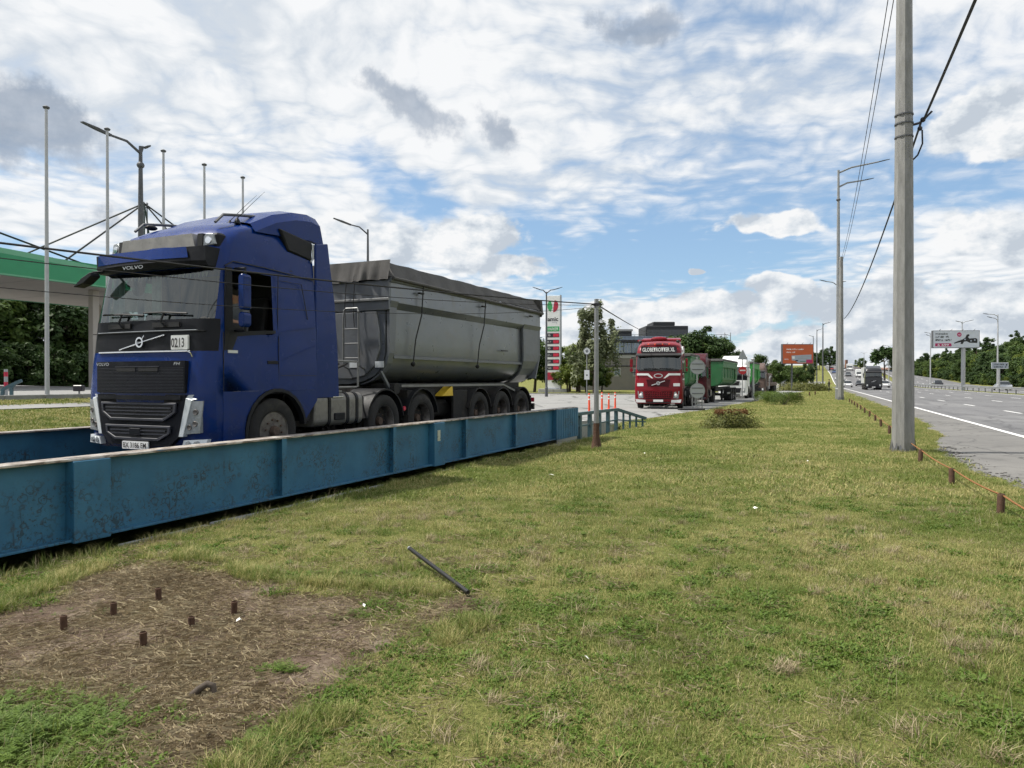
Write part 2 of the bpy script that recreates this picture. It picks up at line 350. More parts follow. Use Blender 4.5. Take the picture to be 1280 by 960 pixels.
M['rust'] = P('rusty_iron', (0.085, 0.045, 0.028), 0.85, 0.2, 0.4, 18, 0.4, 70)
M['rope'] = P('rusty_wire_rope', (0.23, 0.10, 0.03), 0.8, 0.1, 0.3, 20)
M['orange'] = P('orange_post', (0.78, 0.09, 0.03), 0.5, 0, 0.08)
M['teal'] = P('teal_rail_paint', (0.045, 0.10, 0.125), 0.55, 0, 0.2, 6, dirt=(0.10, 0.07, 0.05), dirt_amt=0.35)
M['canopy'] = P('canopy_green', (0.025, 0.25, 0.115), 0.4, 0, 0.08, 2)
M['canopyl'] = P('canopy_light_green', (0.13, 0.38, 0.23), 0.4, 0, 0.08, 2)
M['soffit'] = P('canopy_soffit', (0.42, 0.39, 0.36), 0.7, 0, 0.06, 2)
M['conc'] = P('concrete_block', (0.36, 0.36, 0.35), 0.85, 0, 0.15, 4, 0.3, 50, dirt=(0.2, 0.19, 0.18), dirt_amt=0.5)
M['kerb'] = P('kerb_concrete', (0.25, 0.25, 0.245), 0.85, 0, 0.2, 3, 0.3, 30, dirt=(0.10, 0.095, 0.085), dirt_amt=0.5)
M['red'] = P('red_truck_paint', (0.185, 0.004, 0.012), 0.34, 0, 0.1, 2, spec=0.25, coat=0.2)
M['darkred'] = P('dark_red_paint', (0.055, 0.006, 0.010), 0.45, 0, 0.1, 2, spec=0.2)
M['green'] = P('green_tipper_paint', (0.028, 0.15, 0.055), 0.5, 0, 0.12, 2, dirt=(0.10, 0.14, 0.09), dirt_amt=0.5)
M['green2'] = P('bright_green_paint', (0.035, 0.28, 0.05), 0.5, 0, 0.12, 2)
M['brown'] = P('brown_machine', (0.10, 0.065, 0.055), 0.7, 0, 0.2, 3)
M['greymet'] = P('grey_sign_back', (0.33, 0.35, 0.37), 0.5, 0.4, 0.08, 3)
M['signred'] = P('sign_red', (0.55, 0.02, 0.03), 0.4)
M['tgreen'] = P('totem_green', (0.05, 0.36, 0.12), 0.4)
M['tred'] = P('totem_red', (0.42, 0.015, 0.05), 0.4)
M['tblack'] = P('totem_black', (0.015, 0.012, 0.02), 0.4)
M['ledred'] = EMIT('price_digits', (1.0, 0.06, 0.10), 0.55)
M['board_orange'] = P('billboard_orange', (0.50, 0.105, 0.035), 0.6, 0, 0.1, 1)
M['board_white'] = P('billboard_white', (0.58, 0.62, 0.68), 0.6, 0, 0.04, 1)
M['magenta'] = P('billboard_magenta', (0.42, 0.02, 0.12), 0.6)
M['bld'] = P('building_grey', (0.20, 0.19, 0.18), 0.85, 0, 0.1, 0.6)
M['bldl'] = P('building_light_band', (0.34, 0.34, 0.34), 0.8, 0, 0.08, 0.6)
M['bldg'] = P('building_glass', (0.20, 0.25, 0.32), 0.12, 0.3, 0.3, 0.4, coat=0.5)
M['bldd'] = P('building_dark', (0.022, 0.024, 0.030), 0.6, 0, 0.2, 0.6)
M['brick'] = P('brown_wall', (0.22, 0.13, 0.10), 0.9, 0, 0.15, 0.6)
M['carpaint'] = P('car_paint', (0.5, 0.5, 0.5), 0.3, 0.2, 0.03, 2, coat=0.6, objcol=True)
M['carglass'] = P('car_glass', (0.02, 0.025, 0.03), 0.08, 0, 0.1, 2)
M['truckblack'] = P('black_truck_paint', (0.006, 0.007, 0.010), 0.35, 0, 0.1, 2, coat=0.4)
M['boxgrey'] = P('grey_box_side', (0.42, 0.43, 0.43), 0.6, 0, 0.08, 1)
M['signblue'] = P('sign_pale_blue', (0.34, 0.38, 0.45), 0.5, 0, 0.05)
M['bark'] = P('bark', (0.075, 0.058, 0.045), 0.9, 0, 0.3, 6, 0.6, 18)
M['litter'] = P('white_litter', (0.75, 0.74, 0.68), 0.8)
M['straw'] = P('dry_straw', (0.36, 0.30, 0.19), 0.8, 0, 0.3, 30)
M['blackpipe'] = P('black_pipe', (0.012, 0.012, 0.013), 0.4)
def girder_mat():
    m, t, out = mat('weathered_blue_girder_paint')
    co = t.n('ShaderNodeTexCoord').outputs['Object']; x, y, z = t.xyz(co)
    c = t.ramp(t.noise(co, 2.2, 6, 0.62), [(0.3, (0.018, 0.100, 0.190)), (0.7, (0.036, 0.155, 0.265))])
    st = t.noise(t.vm('MULTIPLY', co, (14, 14, 1.2)), 1.0, 5, 0.6)            # runs down the web
    c = t.mix(t.m('MULTIPLY', t.ss(st, 0.50, 0.75), 0.28), c, (0.035, 0.11, 0.16))
    zone = t.m('MAXIMUM', t.m('MULTIPLY', t.ss(t.noise(co, 1.5, 4, 0.6), 0.46, 0.60), t.m('SUBTRACT', 1.0, t.ss(z, 0.55, 0.80))), t.m('MULTIPLY', t.m('SUBTRACT', 1.0, t.ss(z, 0.14, 0.26)), t.ss(t.noise(co, 2.5, 3), 0.45, 0.6)))
    wv = t.vm('ADD', co, t.vm('SCALE', t.noise(co, 9, 3, out='Color'), scale=0.09))
    d1 = t.vor(wv, 9.0); rings = t.m('SUBTRACT', 1.0, t.ss(t.m('ABSOLUTE', t.m('SUBTRACT', d1, 0.36)), 0.02, 0.08))
    spots = t.ss(t.noise(co, 22, 6, 0.72), 0.53, 0.60)
    flow = t.m('MULTIPLY', t.ss(t.noise(t.vm('MULTIPLY', co, (30, 30, 5)), 1.0, 4), 0.55, 0.68), t.ss(t.noise(co, 3, 3), 0.5, 0.6))
    k = t.m('MULTIPLY', zone, t.m('MAXIMUM', t.m('MAXIMUM', t.m('MULTIPLY', rings, 0.8), spots), flow), clamp=True)
    c = t.mix(t.m('MULTIPLY', k, 0.78), c, t.ramp(t.noise(co, 12, 3), [(0.4, (0.010, 0.018, 0.016)), (0.7, (0.045, 0.028, 0.016))]))
    fleck = t.ss(t.noise(co, 60, 4, 0.7), 0.66, 0.72); c = t.mix(t.m('MULTIPLY', fleck, 0.7), c, (0.16, 0.10, 0.06))
    b = t.n('ShaderNodeBsdfPrincipled', {'Base Color': c, 'Roughness': 0.55})
    bp = t.n('ShaderNodeBump', {'Strength': 0.35, 'Distance': 0.01, 'Height': t.m('ADD', t.noise(co, 3, 4), t.m('MULTIPLY', k, -0.25))}); t.L.new(bp.outputs[0], b.inputs['Normal'])
    t.L.new(b.outputs[0], out.inputs[0]); return m
M['girder'] = girder_mat()
def flange_mat():
    m, t, out = mat('worn_flange_top')
    co = t.n('ShaderNodeTexCoord').outputs['Object']
    f = t.noise(t.vm('MULTIPLY', co, (1, 4, 4)), 5, 6, 0.7)
    c = t.ramp(f, [(0.30, (0.03, 0.10, 0.17)), (0.44, (0.15, 0.11, 0.08)), (0.56, (0.40, 0.37, 0.34)), (0.75, (0.55, 0.53, 0.50))])
    b = t.n('ShaderNodeBsdfPrincipled', {'Base Color': c, 'Roughness': 0.6}); t.L.new(b.outputs[0], out.inputs[0]); return m
M['flange'] = flange_mat()
def pole_mat():
    m, t, out = mat('spun_concrete_pole')
    g = t.n('ShaderNodeTexCoord').outputs['Object']
    c = t.ramp(t.noise(t.vm('MULTIPLY', g, (6, 6, 1.2)), 2.0, 6, 0.65), [(0.3, (0.17, 0.17, 0.165)), (0.7, (0.27, 0.27, 0.265))])
    c = t.mix(t.m('MULTIPLY', t.ss(t.noise(g, 60, 3), 0.55, 0.7), 0.3), c, (0.10, 0.10, 0.10))
    b = t.n('ShaderNodeBsdfPrincipled', {'Base Color': c, 'Roughness': 0.7})
    bp = t.n('ShaderNodeBump', {'Strength': 0.3, 'Distance': 0.01, 'Height': t.noise(g, 70, 4)}); t.L.new(bp.outputs[0], b.inputs['Normal'])
    t.L.new(b.outputs[0], out.inputs[0]); return m
M['pole'] = pole_mat()
def paving(name, c0, c1, crack=0.0, joints=None, ang=0.0, rough=0.85, patch=0.12):
    m, t, out = mat(name)
    pos = t.n('ShaderNodeNewGeometry').outputs['Position']
    c = t.ramp(t.noise(pos, 0.35, 7, 0.65), [(0.3, c0), (0.7, c1)])
    sp = t.noise(pos, 55, 3, 0.7); c = t.mix(t.m('MULTIPLY', t.ss(sp, 0.45, 0.75), 0.22), c, (0.42, 0.41, 0.40))
    c = t.mix(t.m('MULTIPLY', t.ss(t.noise(pos, 1.3, 6, 0.7, 0.5), 0.52, 0.70), patch * 3), c, tuple(x * 0.6 for x in c0))
    if name == 'road_asphalt':                                              # wheel tracks, sealed seams and patches run with the road
        x_, y_, _z = t.xyz(pos); al = t.m('ADD', t.m('MULTIPLY', x_, EX), t.m('MULTIPLY', y_, EY)); ac = t.m('SUBTRACT', t.m('MULTIPLY', x_, EY), t.m('MULTIPLY', y_, EX))
        lv = t.comb(t.m('MULTIPLY', al, 0.03), t.m('MULTIPLY', ac, 0.9), 0.0); c = t.mix(t.m('MULTIPLY', t.ss(t.noise(lv, 1.0, 5, 0.6), 0.40, 0.66), 0.45), c, (0.085, 0.085, 0.09))
        lv2 = t.comb(t.m('MULTIPLY', al, 0.10), t.m('MULTIPLY', ac, 0.30), 3.0); c = t.mix(t.m('MULTIPLY', t.ss(t.noise(lv2, 1.0, 2, 0.5), 0.60, 0.62), 0.35), c, (0.21, 0.21, 0.21))
        e2 = t.vor(t.vm('ADD', t.comb(t.m('MULTIPLY', al, 0.12), t.m('MULTIPLY', ac, 0.3), 0.0), t.vm('SCALE', t.noise(pos, 0.8, 3, out='Color'), scale=0.25)), 1.0, 'DISTANCE_TO_EDGE'); c = t.mix(t.m('MULTIPLY', t.m('SUBTRACT', 1.0, t.ss(e2, 0.006, 0.020)), 0.55), c, (0.045, 0.045, 0.048))
    if crack:
        wv = t.vm('ADD', pos, t.vm('SCALE', t.noise(pos, 1.5, 4, out='Color'), scale=0.9))
        e = t.vor(wv, crack, 'DISTANCE_TO_EDGE'); c = t.mix(t.m('MULTIPLY', t.m('SUBTRACT', 1.0, t.ss(e, 0.004, 0.02)), 0.75), c, (0.03, 0.03, 0.03))
    b = t.n('ShaderNodeBsdfPrincipled', {'Base Color': c, 'Roughness': rough})
    bp = t.n('ShaderNodeBump', {'Strength': 0.35, 'Distance': 0.008, 'Height': sp}); t.L.new(bp.outputs[0], b.inputs['Normal'])
    t.L.new(b.outputs[0], out.inputs[0]); return m
M['asphalt'] = paving('road_asphalt', (0.105, 0.105, 0.11), (0.140, 0.140, 0.145), patch=0.06)
M['shoulder'] = paving('gravelly_shoulder', (0.105, 0.102, 0.098), (0.165, 0.160, 0.150), crack=0.5, patch=0.2)
M['yard'] = paving('yard_concrete', (0.19, 0.19, 0.185), (0.26, 0.26, 0.255), crack=0.16, patch=0.1)
M['forecourt'] = paving('forecourt_asphalt', (0.18, 0.18, 0.18), (0.24, 0.24, 0.235), patch=0.08)
M['path'] = paving('path_slabs', (0.19, 0.19, 0.185), (0.25, 0.25, 0.24))
def marking_mat():
    m, t, out = mat('road_marking_paint')
    pos = t.n('ShaderNodeNewGeometry').outputs['Position']
    c = t.ramp(t.noise(pos, 8, 6, 0.7), [(0.30, (0.38, 0.38, 0.38)), (0.46, (0.72, 0.72, 0.71))])
    b = t.n('ShaderNodeBsdfPrincipled', {'Base Color': c, 'Roughness': 0.7}); t.L.new(b.outputs[0], out.inputs[0]); return m
M['marking'] = marking_mat()
GREENS = [(0.0, (0.035, 0.070, 0.012)), (0.45, (0.075, 0.115, 0.022)), (1.0, (0.135, 0.165, 0.042))]
def patches(t, pos):
    'how dry the turf is here, 0 lush to 1 straw'
    a = t.noise(pos, 0.45, 4, 0.6, 0.3); b = t.noise(pos, 2.4, 5, 0.65)
    return t.ss(t.m('ADD', t.m('MULTIPLY', a, 0.6), t.m('MULTIPLY', b, 0.4)), 0.28, 0.72)
def soil_mat():
    m, t, out = mat('turf_and_soil')
    pos = t.n('ShaderNodeNewGeometry').outputs['Position']
    dry = patches(t, pos); f = t.noise(pos, 30, 5, 0.7); g = t.noise(pos, 140, 3, 0.7)
    tone = t.m('ADD', t.m('MULTIPLY', f, 0.5), t.m('MULTIPLY', g, 0.5))
    grass = t.mix(dry, t.ramp(tone, [(0.38, (0.050, 0.066, 0.016)), (0.62, (0.190, 0.212, 0.055))]), t.ramp(tone, [(0.38, (0.080, 0.080, 0.024)), (0.62, (0.310, 0.290, 0.110))]))
    dirt = t.n('ShaderNodeAttribute', attribute_name='dirt').outputs['Fac']
    dc = t.ramp(t.m('ADD', t.m('MULTIPLY', t.noise(pos, 2.2, 6, 0.65), 0.6), t.m('MULTIPLY', tone, 0.4)), [(0.34, (0.075, 0.048, 0.036)), (0.50, (0.150, 0.112, 0.085)), (0.66, (0.30, 0.25, 0.19))])
    sand = t.n('ShaderNodeAttribute', attribute_name='sand').outputs['Fac']
    dc = t.mix(sand, dc, (0.42, 0.36, 0.26))
    c = t.mix(t.ss(t.m('ADD', dirt, t.m('MULTIPLY', t.m('SUBTRACT', f, 0.5), 0.6)), 0.35, 0.6), grass, dc)
    b = t.n('ShaderNodeBsdfPrincipled', {'Base Color': c, 'Roughness': 0.95, 'Specular IOR Level': 0.1})
    bp = t.n('ShaderNodeBump', {'Strength': 0.9, 'Distance': 0.03, 'Height': t.m('ADD', f, t.m('MULTIPLY', g, 0.4))}); t.L.new(bp.outputs[0], b.inputs['Normal'])
    t.L.new(b.outputs[0], out.inputs[0]); return m
M['soil'] = soil_mat()
def leafy(name, stops, transl=0.35, drypos=False, straw=None, pv=0.5):
    'foliage: colour by a per-leaf value, by place and by plant'
    m, t, out = mat(name)
    pos = t.n('ShaderNodeNewGeometry').outputs['Position']
    v = t.n('ShaderNodeAttribute', attribute_name='v').outputs['Fac']
    rnd = t.n('ShaderNodeObjectInfo').outputs['Random']
    k = t.m('ADD', t.m('MULTIPLY', v, 1 - pv), t.m('MULTIPLY', t.m('ADD', t.noise(pos, 1.7, 3), t.m('MULTIPLY', t.m('SUBTRACT', rnd, 0.5), 0.3)), pv), clamp=True)
    c = t.ramp(k, stops)
    if straw:
        dry = patches(t, pos)
        kk = t.ss(t.m('ADD', t.m('MULTIPLY', dry, 0.62), t.m('MULTIPLY', t.m('FRACT', t.m('MULTIPLY', v, 7.31)), 0.62)), 0.62, 0.80)
        c = t.mix(kk, c, straw)
    d = t.n('ShaderNodeBsdfPrincipled', {'Base Color': c, 'Roughness': 0.6, 'Specular IOR Level': 0.3})
    tl = t.n('ShaderNodeBsdfTranslucent', {'Color': c})
    mx_ = t.n('ShaderNodeMixShader', {0: transl, 1: d.outputs[0], 2: tl.outputs[0]}); t.L.new(mx_.outputs[0], out.inputs[0]); return m
M['grass'] = leafy('grass_blades', [(0.1, (0.080, 0.130, 0.020)), (0.5, (0.152, 0.200, 0.040)), (0.9, (0.245, 0.278, 0.078))], 0.35, straw=(0.43, 0.385, 0.165))
M['weed'] = leafy('weed_leaves', [(0.1, (0.058, 0.108, 0.014)), (0.5, (0.110, 0.178, 0.026)), (0.9, (0.175, 0.245, 0.048))], 0.35)
M['deadgrass'] = leafy('dead_stalks', [(0.1, (0.12, 0.085, 0.05)), (0.5, (0.27, 0.215, 0.13)), (0.9, (0.52, 0.45, 0.30))], 0.15)
M['leaf'] = leafy('tree_leaves', [(0.1, (0.026, 0.056, 0.011)), (0.5, (0.055, 0.098, 0.018)), (0.9, (0.105, 0.150, 0.030))], 0.3)
M['leafd'] = leafy('dark_tree_leaves', [(0.1, (0.018, 0.042, 0.011)), (0.5, (0.038, 0.074, 0.018)), (0.9, (0.072, 0.115, 0.026))], 0.25)
M['leafy'] = leafy('yellow_green_leaves', [(0.1, (0.060, 0.095, 0.013)), (0.5, (0.115, 0.155, 0.022)), (0.9, (0.19, 0.22, 0.035))], 0.35)
M['willow'] = leafy('silvery_leaves', [(0.1, (0.06, 0.08, 0.035)), (0.5, (0.14, 0.165, 0.085)), (0.9, (0.28, 0.30, 0.18))], 0.35)
M['hedge'] = leafy('hedge_leaves', [(0.1, (0.045, 0.085, 0.010)), (0.5, (0.085, 0.135, 0.018)), (0.9, (0.13, 0.18, 0.028))], 0.3)
M['bush'] = leafy('bush_leaves', [(0.1, (0.060, 0.080, 0.016)), (0.5, (0.130, 0.140, 0.034)), (0.9, (0.24, 0.23, 0.07))], 0.3)
M['rusty'] = leafy('bronze_leaves', [(0.1, (0.11, 0.055, 0.025)), (0.5, (0.20, 0.105, 0.045)), (0.9, (0.30, 0.18, 0.08))], 0.3)
# ------------------------------------------------------------------ ground
PIT = (-6.0, 22.0, -1.26, 3.5)
def grid(name, us, vs, fn, zf, material, keep=None, kind='structure', attrs=None):
    U, V = np.meshgrid(us, vs, indexing='ij'); X, Y = fn(U, V); Z = zf(X, Y, U, V); nu, nv = U.shape
    co = np.stack([X, Y, Z], -1).reshape(-1, 3); idx = np.arange(nu * nv).reshape(nu, nv)
    q = np.stack([idx[:-1, :-1], idx[1:, :-1], idx[1:, 1:], idx[:-1, 1:]], -1).reshape(-1, 4)
    if keep is not None:
        Uc = (U[:-1, :-1] + U[1:, 1:]) / 2; Vc = (V[:-1, :-1] + V[1:, 1:]) / 2; Xc, Yc = fn(Uc, Vc)
        q = q[keep(Xc, Yc, Uc, Vc).reshape(-1)]
    me = bpy.data.meshes.new(name); me.from_pydata(co.tolist(), [], q.tolist()); me.materials.append(material)
    for k, f in (attrs or {}).items():
        a = me.attributes.new(k, 'FLOAT', 'POINT'); a.data.foreach_set('value', f(X, Y).reshape(-1).astype(np.float32))
    bm = bmesh.new(); bm.from_mesh(me); bmesh.ops.delete(bm, geom=[v for v in bm.verts if not v.link_faces], context='VERTS')
    bmesh.ops.recalc_face_normals(bm, faces=bm.faces)
    if bm.faces and sum(f.normal.z for f in bm.faces) < 0: bmesh.ops.reverse_faces(bm, faces=bm.faces)
    bm.to_mesh(me); bm.free()
    me.polygons.foreach_set('use_smooth', [True] * len(me.polygons))
    return tag(link(name, me), kind=kind)
def lane_xy(s, n): return PX + s * DXX - n * DYY, PY + s * DYY + n * DXX
def road_xy(a, p): return RX + a * EX + p * EY, RY + a * EY - p * EX
def lin(a, b, st): return list(np.arange(a, b, st))
sl = [-500, -300, -150, -80, -50, -35, -25, -18, -12, -8, -6.002, -6] + lin(-4, 22, 2) + [21.998, 22] + lin(24, 100, 4) + lin(100, 260, 10) + lin(260, 700, 25) + [700, 900, 1200, 1700]
nl_ = [-1500, -900, -600, -400] + lin(-300, -100, 20) + lin(-100, -20, 5) + lin(-20, -2, 2) + [-1.6, -1.261, -1.26, 1, 3.5, 3.501] + lin(4, 14, 1) + lin(14, 50, 4) + lin(50, 130, 10) + [130, 160, 200, 300, 500, 900]
def zpit(X, Y, S, N):
    z = H(X, Y); inp = (S >= PIT[0]) & (S <= PIT[1] - 0.001) & (N >= PIT[2]) & (N <= PIT[3]); return np.where(inp, -0.55, z)
grid('ground', sorted(set(sl)), sorted(set(nl_)), lane_xy, zpit, M['soil'])
# dug-over bare patch in front, as the photograph outlines it
DIRT = np.array([G(u, v)[:2] for u, v in [(-150, 800), (-20, 775), (40, 752), (110, 722), (150, 706), (215, 700), (250, 715), (300, 728), (400, 738), (480, 745), (600, 752), (588, 775), (545, 798),
        (490, 818), (455, 836), (430, 856), (405, 884), (368, 908), (325, 937), (290, 965), (200, 1000), (130, 965), (150, 915), (110, 885), (60, 880), (0, 868), (-60, 860), (-200, 900)]])
def sdist(x, y, poly):
    x = np.asarray(x, float); y = np.asarray(y, float); ins = np.zeros(x.shape, bool); d = np.full(x.shape, 1e9); n = len(poly)
    for i in range(n):
        x0, y0 = poly[i]; x1, y1 = poly[(i + 1) % n]
        c = ((y0 > y) != (y1 > y)) & (x < (x1 - x0) * (y - y0) / (y1 - y0 + 1e-12) + x0); ins ^= c
        k = np.clip(((x - x0) * (x1 - x0) + (y - y0) * (y1 - y0)) / ((x1 - x0) ** 2 + (y1 - y0) ** 2), 0, 1)
        d = np.minimum(d, np.hypot(x - x0 - k * (x1 - x0), y - y0 - k * (y1 - y0)))
    return np.where(ins, d, -d)
_lat = rng.random((6, 64, 64))
def vnoise(x, y, sc, seed=0):
    x = np.asarray(x) * sc + 17.3; y = np.asarray(y) * sc + 5.1; xi = np.floor(x).astype(int); yi = np.floor(y).astype(int); fx = x - xi; fy = y - yi
    fx = fx * fx * (3 - 2 * fx); fy = fy * fy * (3 - 2 * fy); L = _lat[seed]; g = lambda i, j: L[i % 64, j % 64]
    return (g(xi, yi) * (1 - fx) + g(xi + 1, yi) * fx) * (1 - fy) + (g(xi, yi + 1) * (1 - fx) + g(xi + 1, yi + 1) * fx) * fy
def dirtf(x, y): return sm(sdist(x, y, DIRT) + 0.34 * (vnoise(x, y, 2.2) - 0.5) + 0.22 * (vnoise(x, y, 7, 1) - 0.5), -0.20, 0.24) * (1 - 0.55 * sm(vnoise(x, y, 1.6, 2), 0.62, 0.82))
c_s = G(186, 707)
def sandf(x, y):
    s, n = SN(x, y); s0, n0 = SN(c_s.x, c_s.y); return 1 - sm(np.hypot((s - s0) / 0.75, (n - n0) / 0.16), 0.4, 1.0)
def edge_p(a): return np.interp(a, [-40, -14, -9, -5, 0, 9, 40, 100, 160], [-2.6, -2.5, -3.0, -2.9, -2.2, -1.6, -1.5, -1.4, -1.4]) + 0.35 * (vnoise(a, a * 0, 0.55) - 0.5) + 0.18 * (vnoise(a, a * 0, 2.3, 1) - 0.5)
grid('lawn', np.arange(-9, 10, 0.07), np.arange(1.2, 13.0, 0.07), lambda x, y: (x, y), lambda X, Y, U, V: 0.004 + 0.03 * (vnoise(X, Y, 1.1, 3) - 0.5) * (1 - sm(Y, 10, 12.5)) * sm(-SN(X, Y)[1], 1.5, 2.5) + 0.015,
     M['soil'], keep=lambda x, y, u, v: (SN(x, y)[1] < -1.36) & (AP(x, y)[1] < edge_p(AP(x, y)[0]) + 0.2), attrs={'dirt': dirtf, 'sand': sandf})
# highway
grid('shoulder', np.arange(-45, 160, 0.25), np.linspace(0, 1, 5), lambda a, k: road_xy(a, edge_p(a) * (1 - k) + 0.1 * k), lambda X, Y, U, V: H(X, Y) + 0.022 * np.minimum(V * 4, 1) + 0.001, M['shoulder'])
ra = lin(-60, 150, 10) + lin(150, 600, 12)
grid('road', ra, np.linspace(-0.1, 15.3, 4), road_xy, lambda X, Y, U, V: H(X, Y) + 0.030 + 0.05 * sm(U, 140, 200), M['asphalt'])
grid('road', ra, np.linspace(17.2, 32.5, 4), road_xy, lambda X, Y, U, V: H(X, Y) + 0.030 + 0.05 * sm(U, 140, 200), M['asphalt'])
mk = MB()
def strip(a0, a1, p0, p1, step=6.0):
    n = max(1, int((a1 - a0) / step))
    for i in range(n):
        b0 = a0 + (a1 - a0) * i / n; b1 = a0 + (a1 - a0) * (i + 1) / n
        vs = []
        for a, p in ((b0, p0), (b1, p0), (b1, p1), (b0, p1)):
            q = Q(a, p); vs.append((q.x, q.y, Hf(q.x, q.y) + 0.036 + 0.06 * float(sm(a, 140, 200))))
        mk.add(vs, [(0, 1, 2, 3)])
strip(-40, 300, -0.10, 0.09); strip(-40, 300, 14.6, 14.75); strip(-40, 300, 17.8, 17.95)
for p in (3.75, 7.45, 11.1, 21.5, 25.2):
    for k in range(-4, 24): strip(17.3 + 11 * k, 20.7 + 11 * k, p - 0.075, p + 0.075)
tag(mk.build('road_markings', M['marking'], merge=0), kind='structure')
# yard behind the weighbridge, queue lane, forecourt and path on the bank to the left
def lawn_n(s): return np.interp(s, [21, 26, 36, 96, 160], [-0.2, -0.4, -1.2, -3.4, -4.6]) + 0.25 * (vnoise(s, s * 0, 0.4, 2) - 0.5)
grid('yard', np.arange(22, 73.01, 1.5), np.linspace(0, 1, 24), lambda s, k: lane_xy(s, lawn_n(s) * (1 - k) + 60 * k), lambda X, Y, U, V: H(X, Y) + 0.015, M['yard'])
grid('queue_lane_pavement', np.arange(73, 230, 3), np.linspace(0, 1, 6), lambda s, k: lane_xy(s, lawn_n(s) * (1 - k) + 5.6 * k), lambda X, Y, U, V: H(X, Y) + 0.016, M['yard'])
grid('yard_apron_pavement', np.arange(15.4, 22.01, 1.1), np.linspace(3.55, 10, 8), lane_xy, lambda X, Y, U, V: H(X, Y) + 0.017, M['yard'])
grid('forecourt_pavement', np.arange(-70, 40, 2.5), [12.2] + list(np.arange(13, 50, 2)), lane_xy, lambda X, Y, U, V: H(X, Y) + 0.03, M['forecourt'])
grid('path', np.arange(-70, 18, 2.0), [10.55, 11.15], lane_xy, lambda X, Y, U, V: H(X, Y) + 0.03, M['path'])
def kerb(name, pts, w=0.15, h=0.13, step=1.0):
    'a row of kerbstones, each a piece of its own'
    root = empty(name, pts[0]); tag(root, kind='structure'); stone = MB().box(-step / 2 + 0.006, step / 2 - 0.006, -w / 2, w / 2, -0.15, h).mesh('kerbstone', M['kerb'], bevel=0.012)
    for p, q in zip(pts[:-1], pts[1:]):
        d = (q - p); L = d.length; n = int(L / step); ang = math.atan2(d.y, d.x)
        for i in range(n):
            c = p + d * ((i + 0.5) / n); o = link('kerbstone', stone, root, (c.x - pts[0].x, c.y - pts[0].y, Hf(c.x, c.y) - pts[0].z), (0, 0, ang + random.uniform(-.01, .01)), (L / n / step, 1, 1))
kerb('forecourt_kerb', [W(s, 12.1, 0) for s in (-4, 14)])
kerb('yard_kerb', [W(73.1, 26, 0), W(73.1, 5.8, 0)], h=0.14)
kerb('lane_kerb', [W(74, 5.7, 0), W(110, 5.7, 0)], h=0.14, step=2.0)
# concrete edging along the weighbridge trench
root = empty('trench_kerb', W(0, -1.36)); tag(root, kind='structure')
for i in range(16):
    s0 = -3.2 + i * 1.15
    if i % 5 == 3: continue
    MB().box(-0.55, 0.55, -0.10, 0.10, -0.2, 0.02 + random.uniform(-.012, .012)).build('kerbstone', M['kerb'], root, W(s0, -1.36) - W(0, -1.36), (0, random.uniform(-.012, .012), LANE + random.uniform(-.012, .012)), bevel=0.015)
# ------------------------------------------------------------------ weighbridge (local x along the lane, y to its left)
def lane_empty(name, s, n, z=0.0, rz=0.0): return empty(name, W(s, n, z), LANE + rz)
wb = lane_empty('weighbridge', 0, 0)
tag(wb, 'blue steel weighbridge with rusty flaking side girders carrying the blue truck', 'weighbridge')
S0, S1 = -5.0, 15.5
for n0, sgn in ((-0.90, -1), (3.42, 1)):                                   # sgn: outward
    ya, yb = sorted((n0 - 0.012, n0 + 0.012)); gd = bx('girder_web', M['girder'], wb, S0, S1, ya, yb, 0.10, 0.86)
    ya, yb = sorted((n0 - sgn * 0.12, n0 + sgn * 0.11)); bx('top_flange', M['flange'], gd, S0, S1, ya, yb, 0.86, 0.885, 0.004)
    bx('bottom_flange', M['girder'], gd, S0, S1, ya, yb, 0.075, 0.10, 0.004)
    for s in (-3.7, -1.6, 3.52, 6.17, 8.75, 11.2):                          # upright stiffener plates with a narrow face
        ya, yb = sorted((n0 + sgn * 0.013, n0 + sgn * 0.10))
        MB().box(s - 0.012, s + 0.012, ya, yb, 0.101, 0.859).box(s - 0.045, s + 0.045, *sorted((n0 + sgn * 0.095, n0 + sgn * 0.107)), 0.102, 0.858).build('stiffener', M['girder'], gd)
    for a, b in ((0.57, 0.96), (7.42, 7.80)):
        ya, yb = sorted((n0 + sgn * 0.013, n0 + sgn * 0.14)); bx('box_post', M['girder'], gd, a, b, ya, yb, 0.06, 0.859, 0.006)
    c = MB(); ya, yb = sorted((n0 + sgn * 0.013, n0 + sgn * 0.13)); c.box(13.75, 15.49, ya, yb, 0.06, 0.859)
    for k in range(9):
        s = 13.9 + k * 0.18; c.box(s, s + 0.05, *sorted((n0 + sgn * 0.128, n0 + sgn * 0.140)), 0.08, 0.84)
    c.build('end_box', M['girder'], gd, bevel=0.004)
MB().box(7.52, 7.62, -1.046, -1.041, 0.52, 0.72).build('label_plate', M['silver'], wb)
for i in range(20): bx('deck_plate', M['chassis'] if i % 3 else M['darksteel'], wb, S0 + i * 1.025 + 0.006, S0 + (i + 1) * 1.025 - 0.006, -0.75, 3.28, 0.28, 0.368 + 0.002 * (i % 2), 0.004)
for s in (-4, 0, 4, 8, 12, 15.2): bx('cross_beam', M['chassis'], wb, s - 0.08, s + 0.08, -0.86, 3.38, 0.04, 0.279)
MB().prism([(15.56, -0.3), (15.56, 0.36), (18.5, 0.34), (21.99, 0.02), (21.99, -0.3)], 'y', -0.35, 2.9).build('ramp', M['conc'], wb, bevel=0.01)
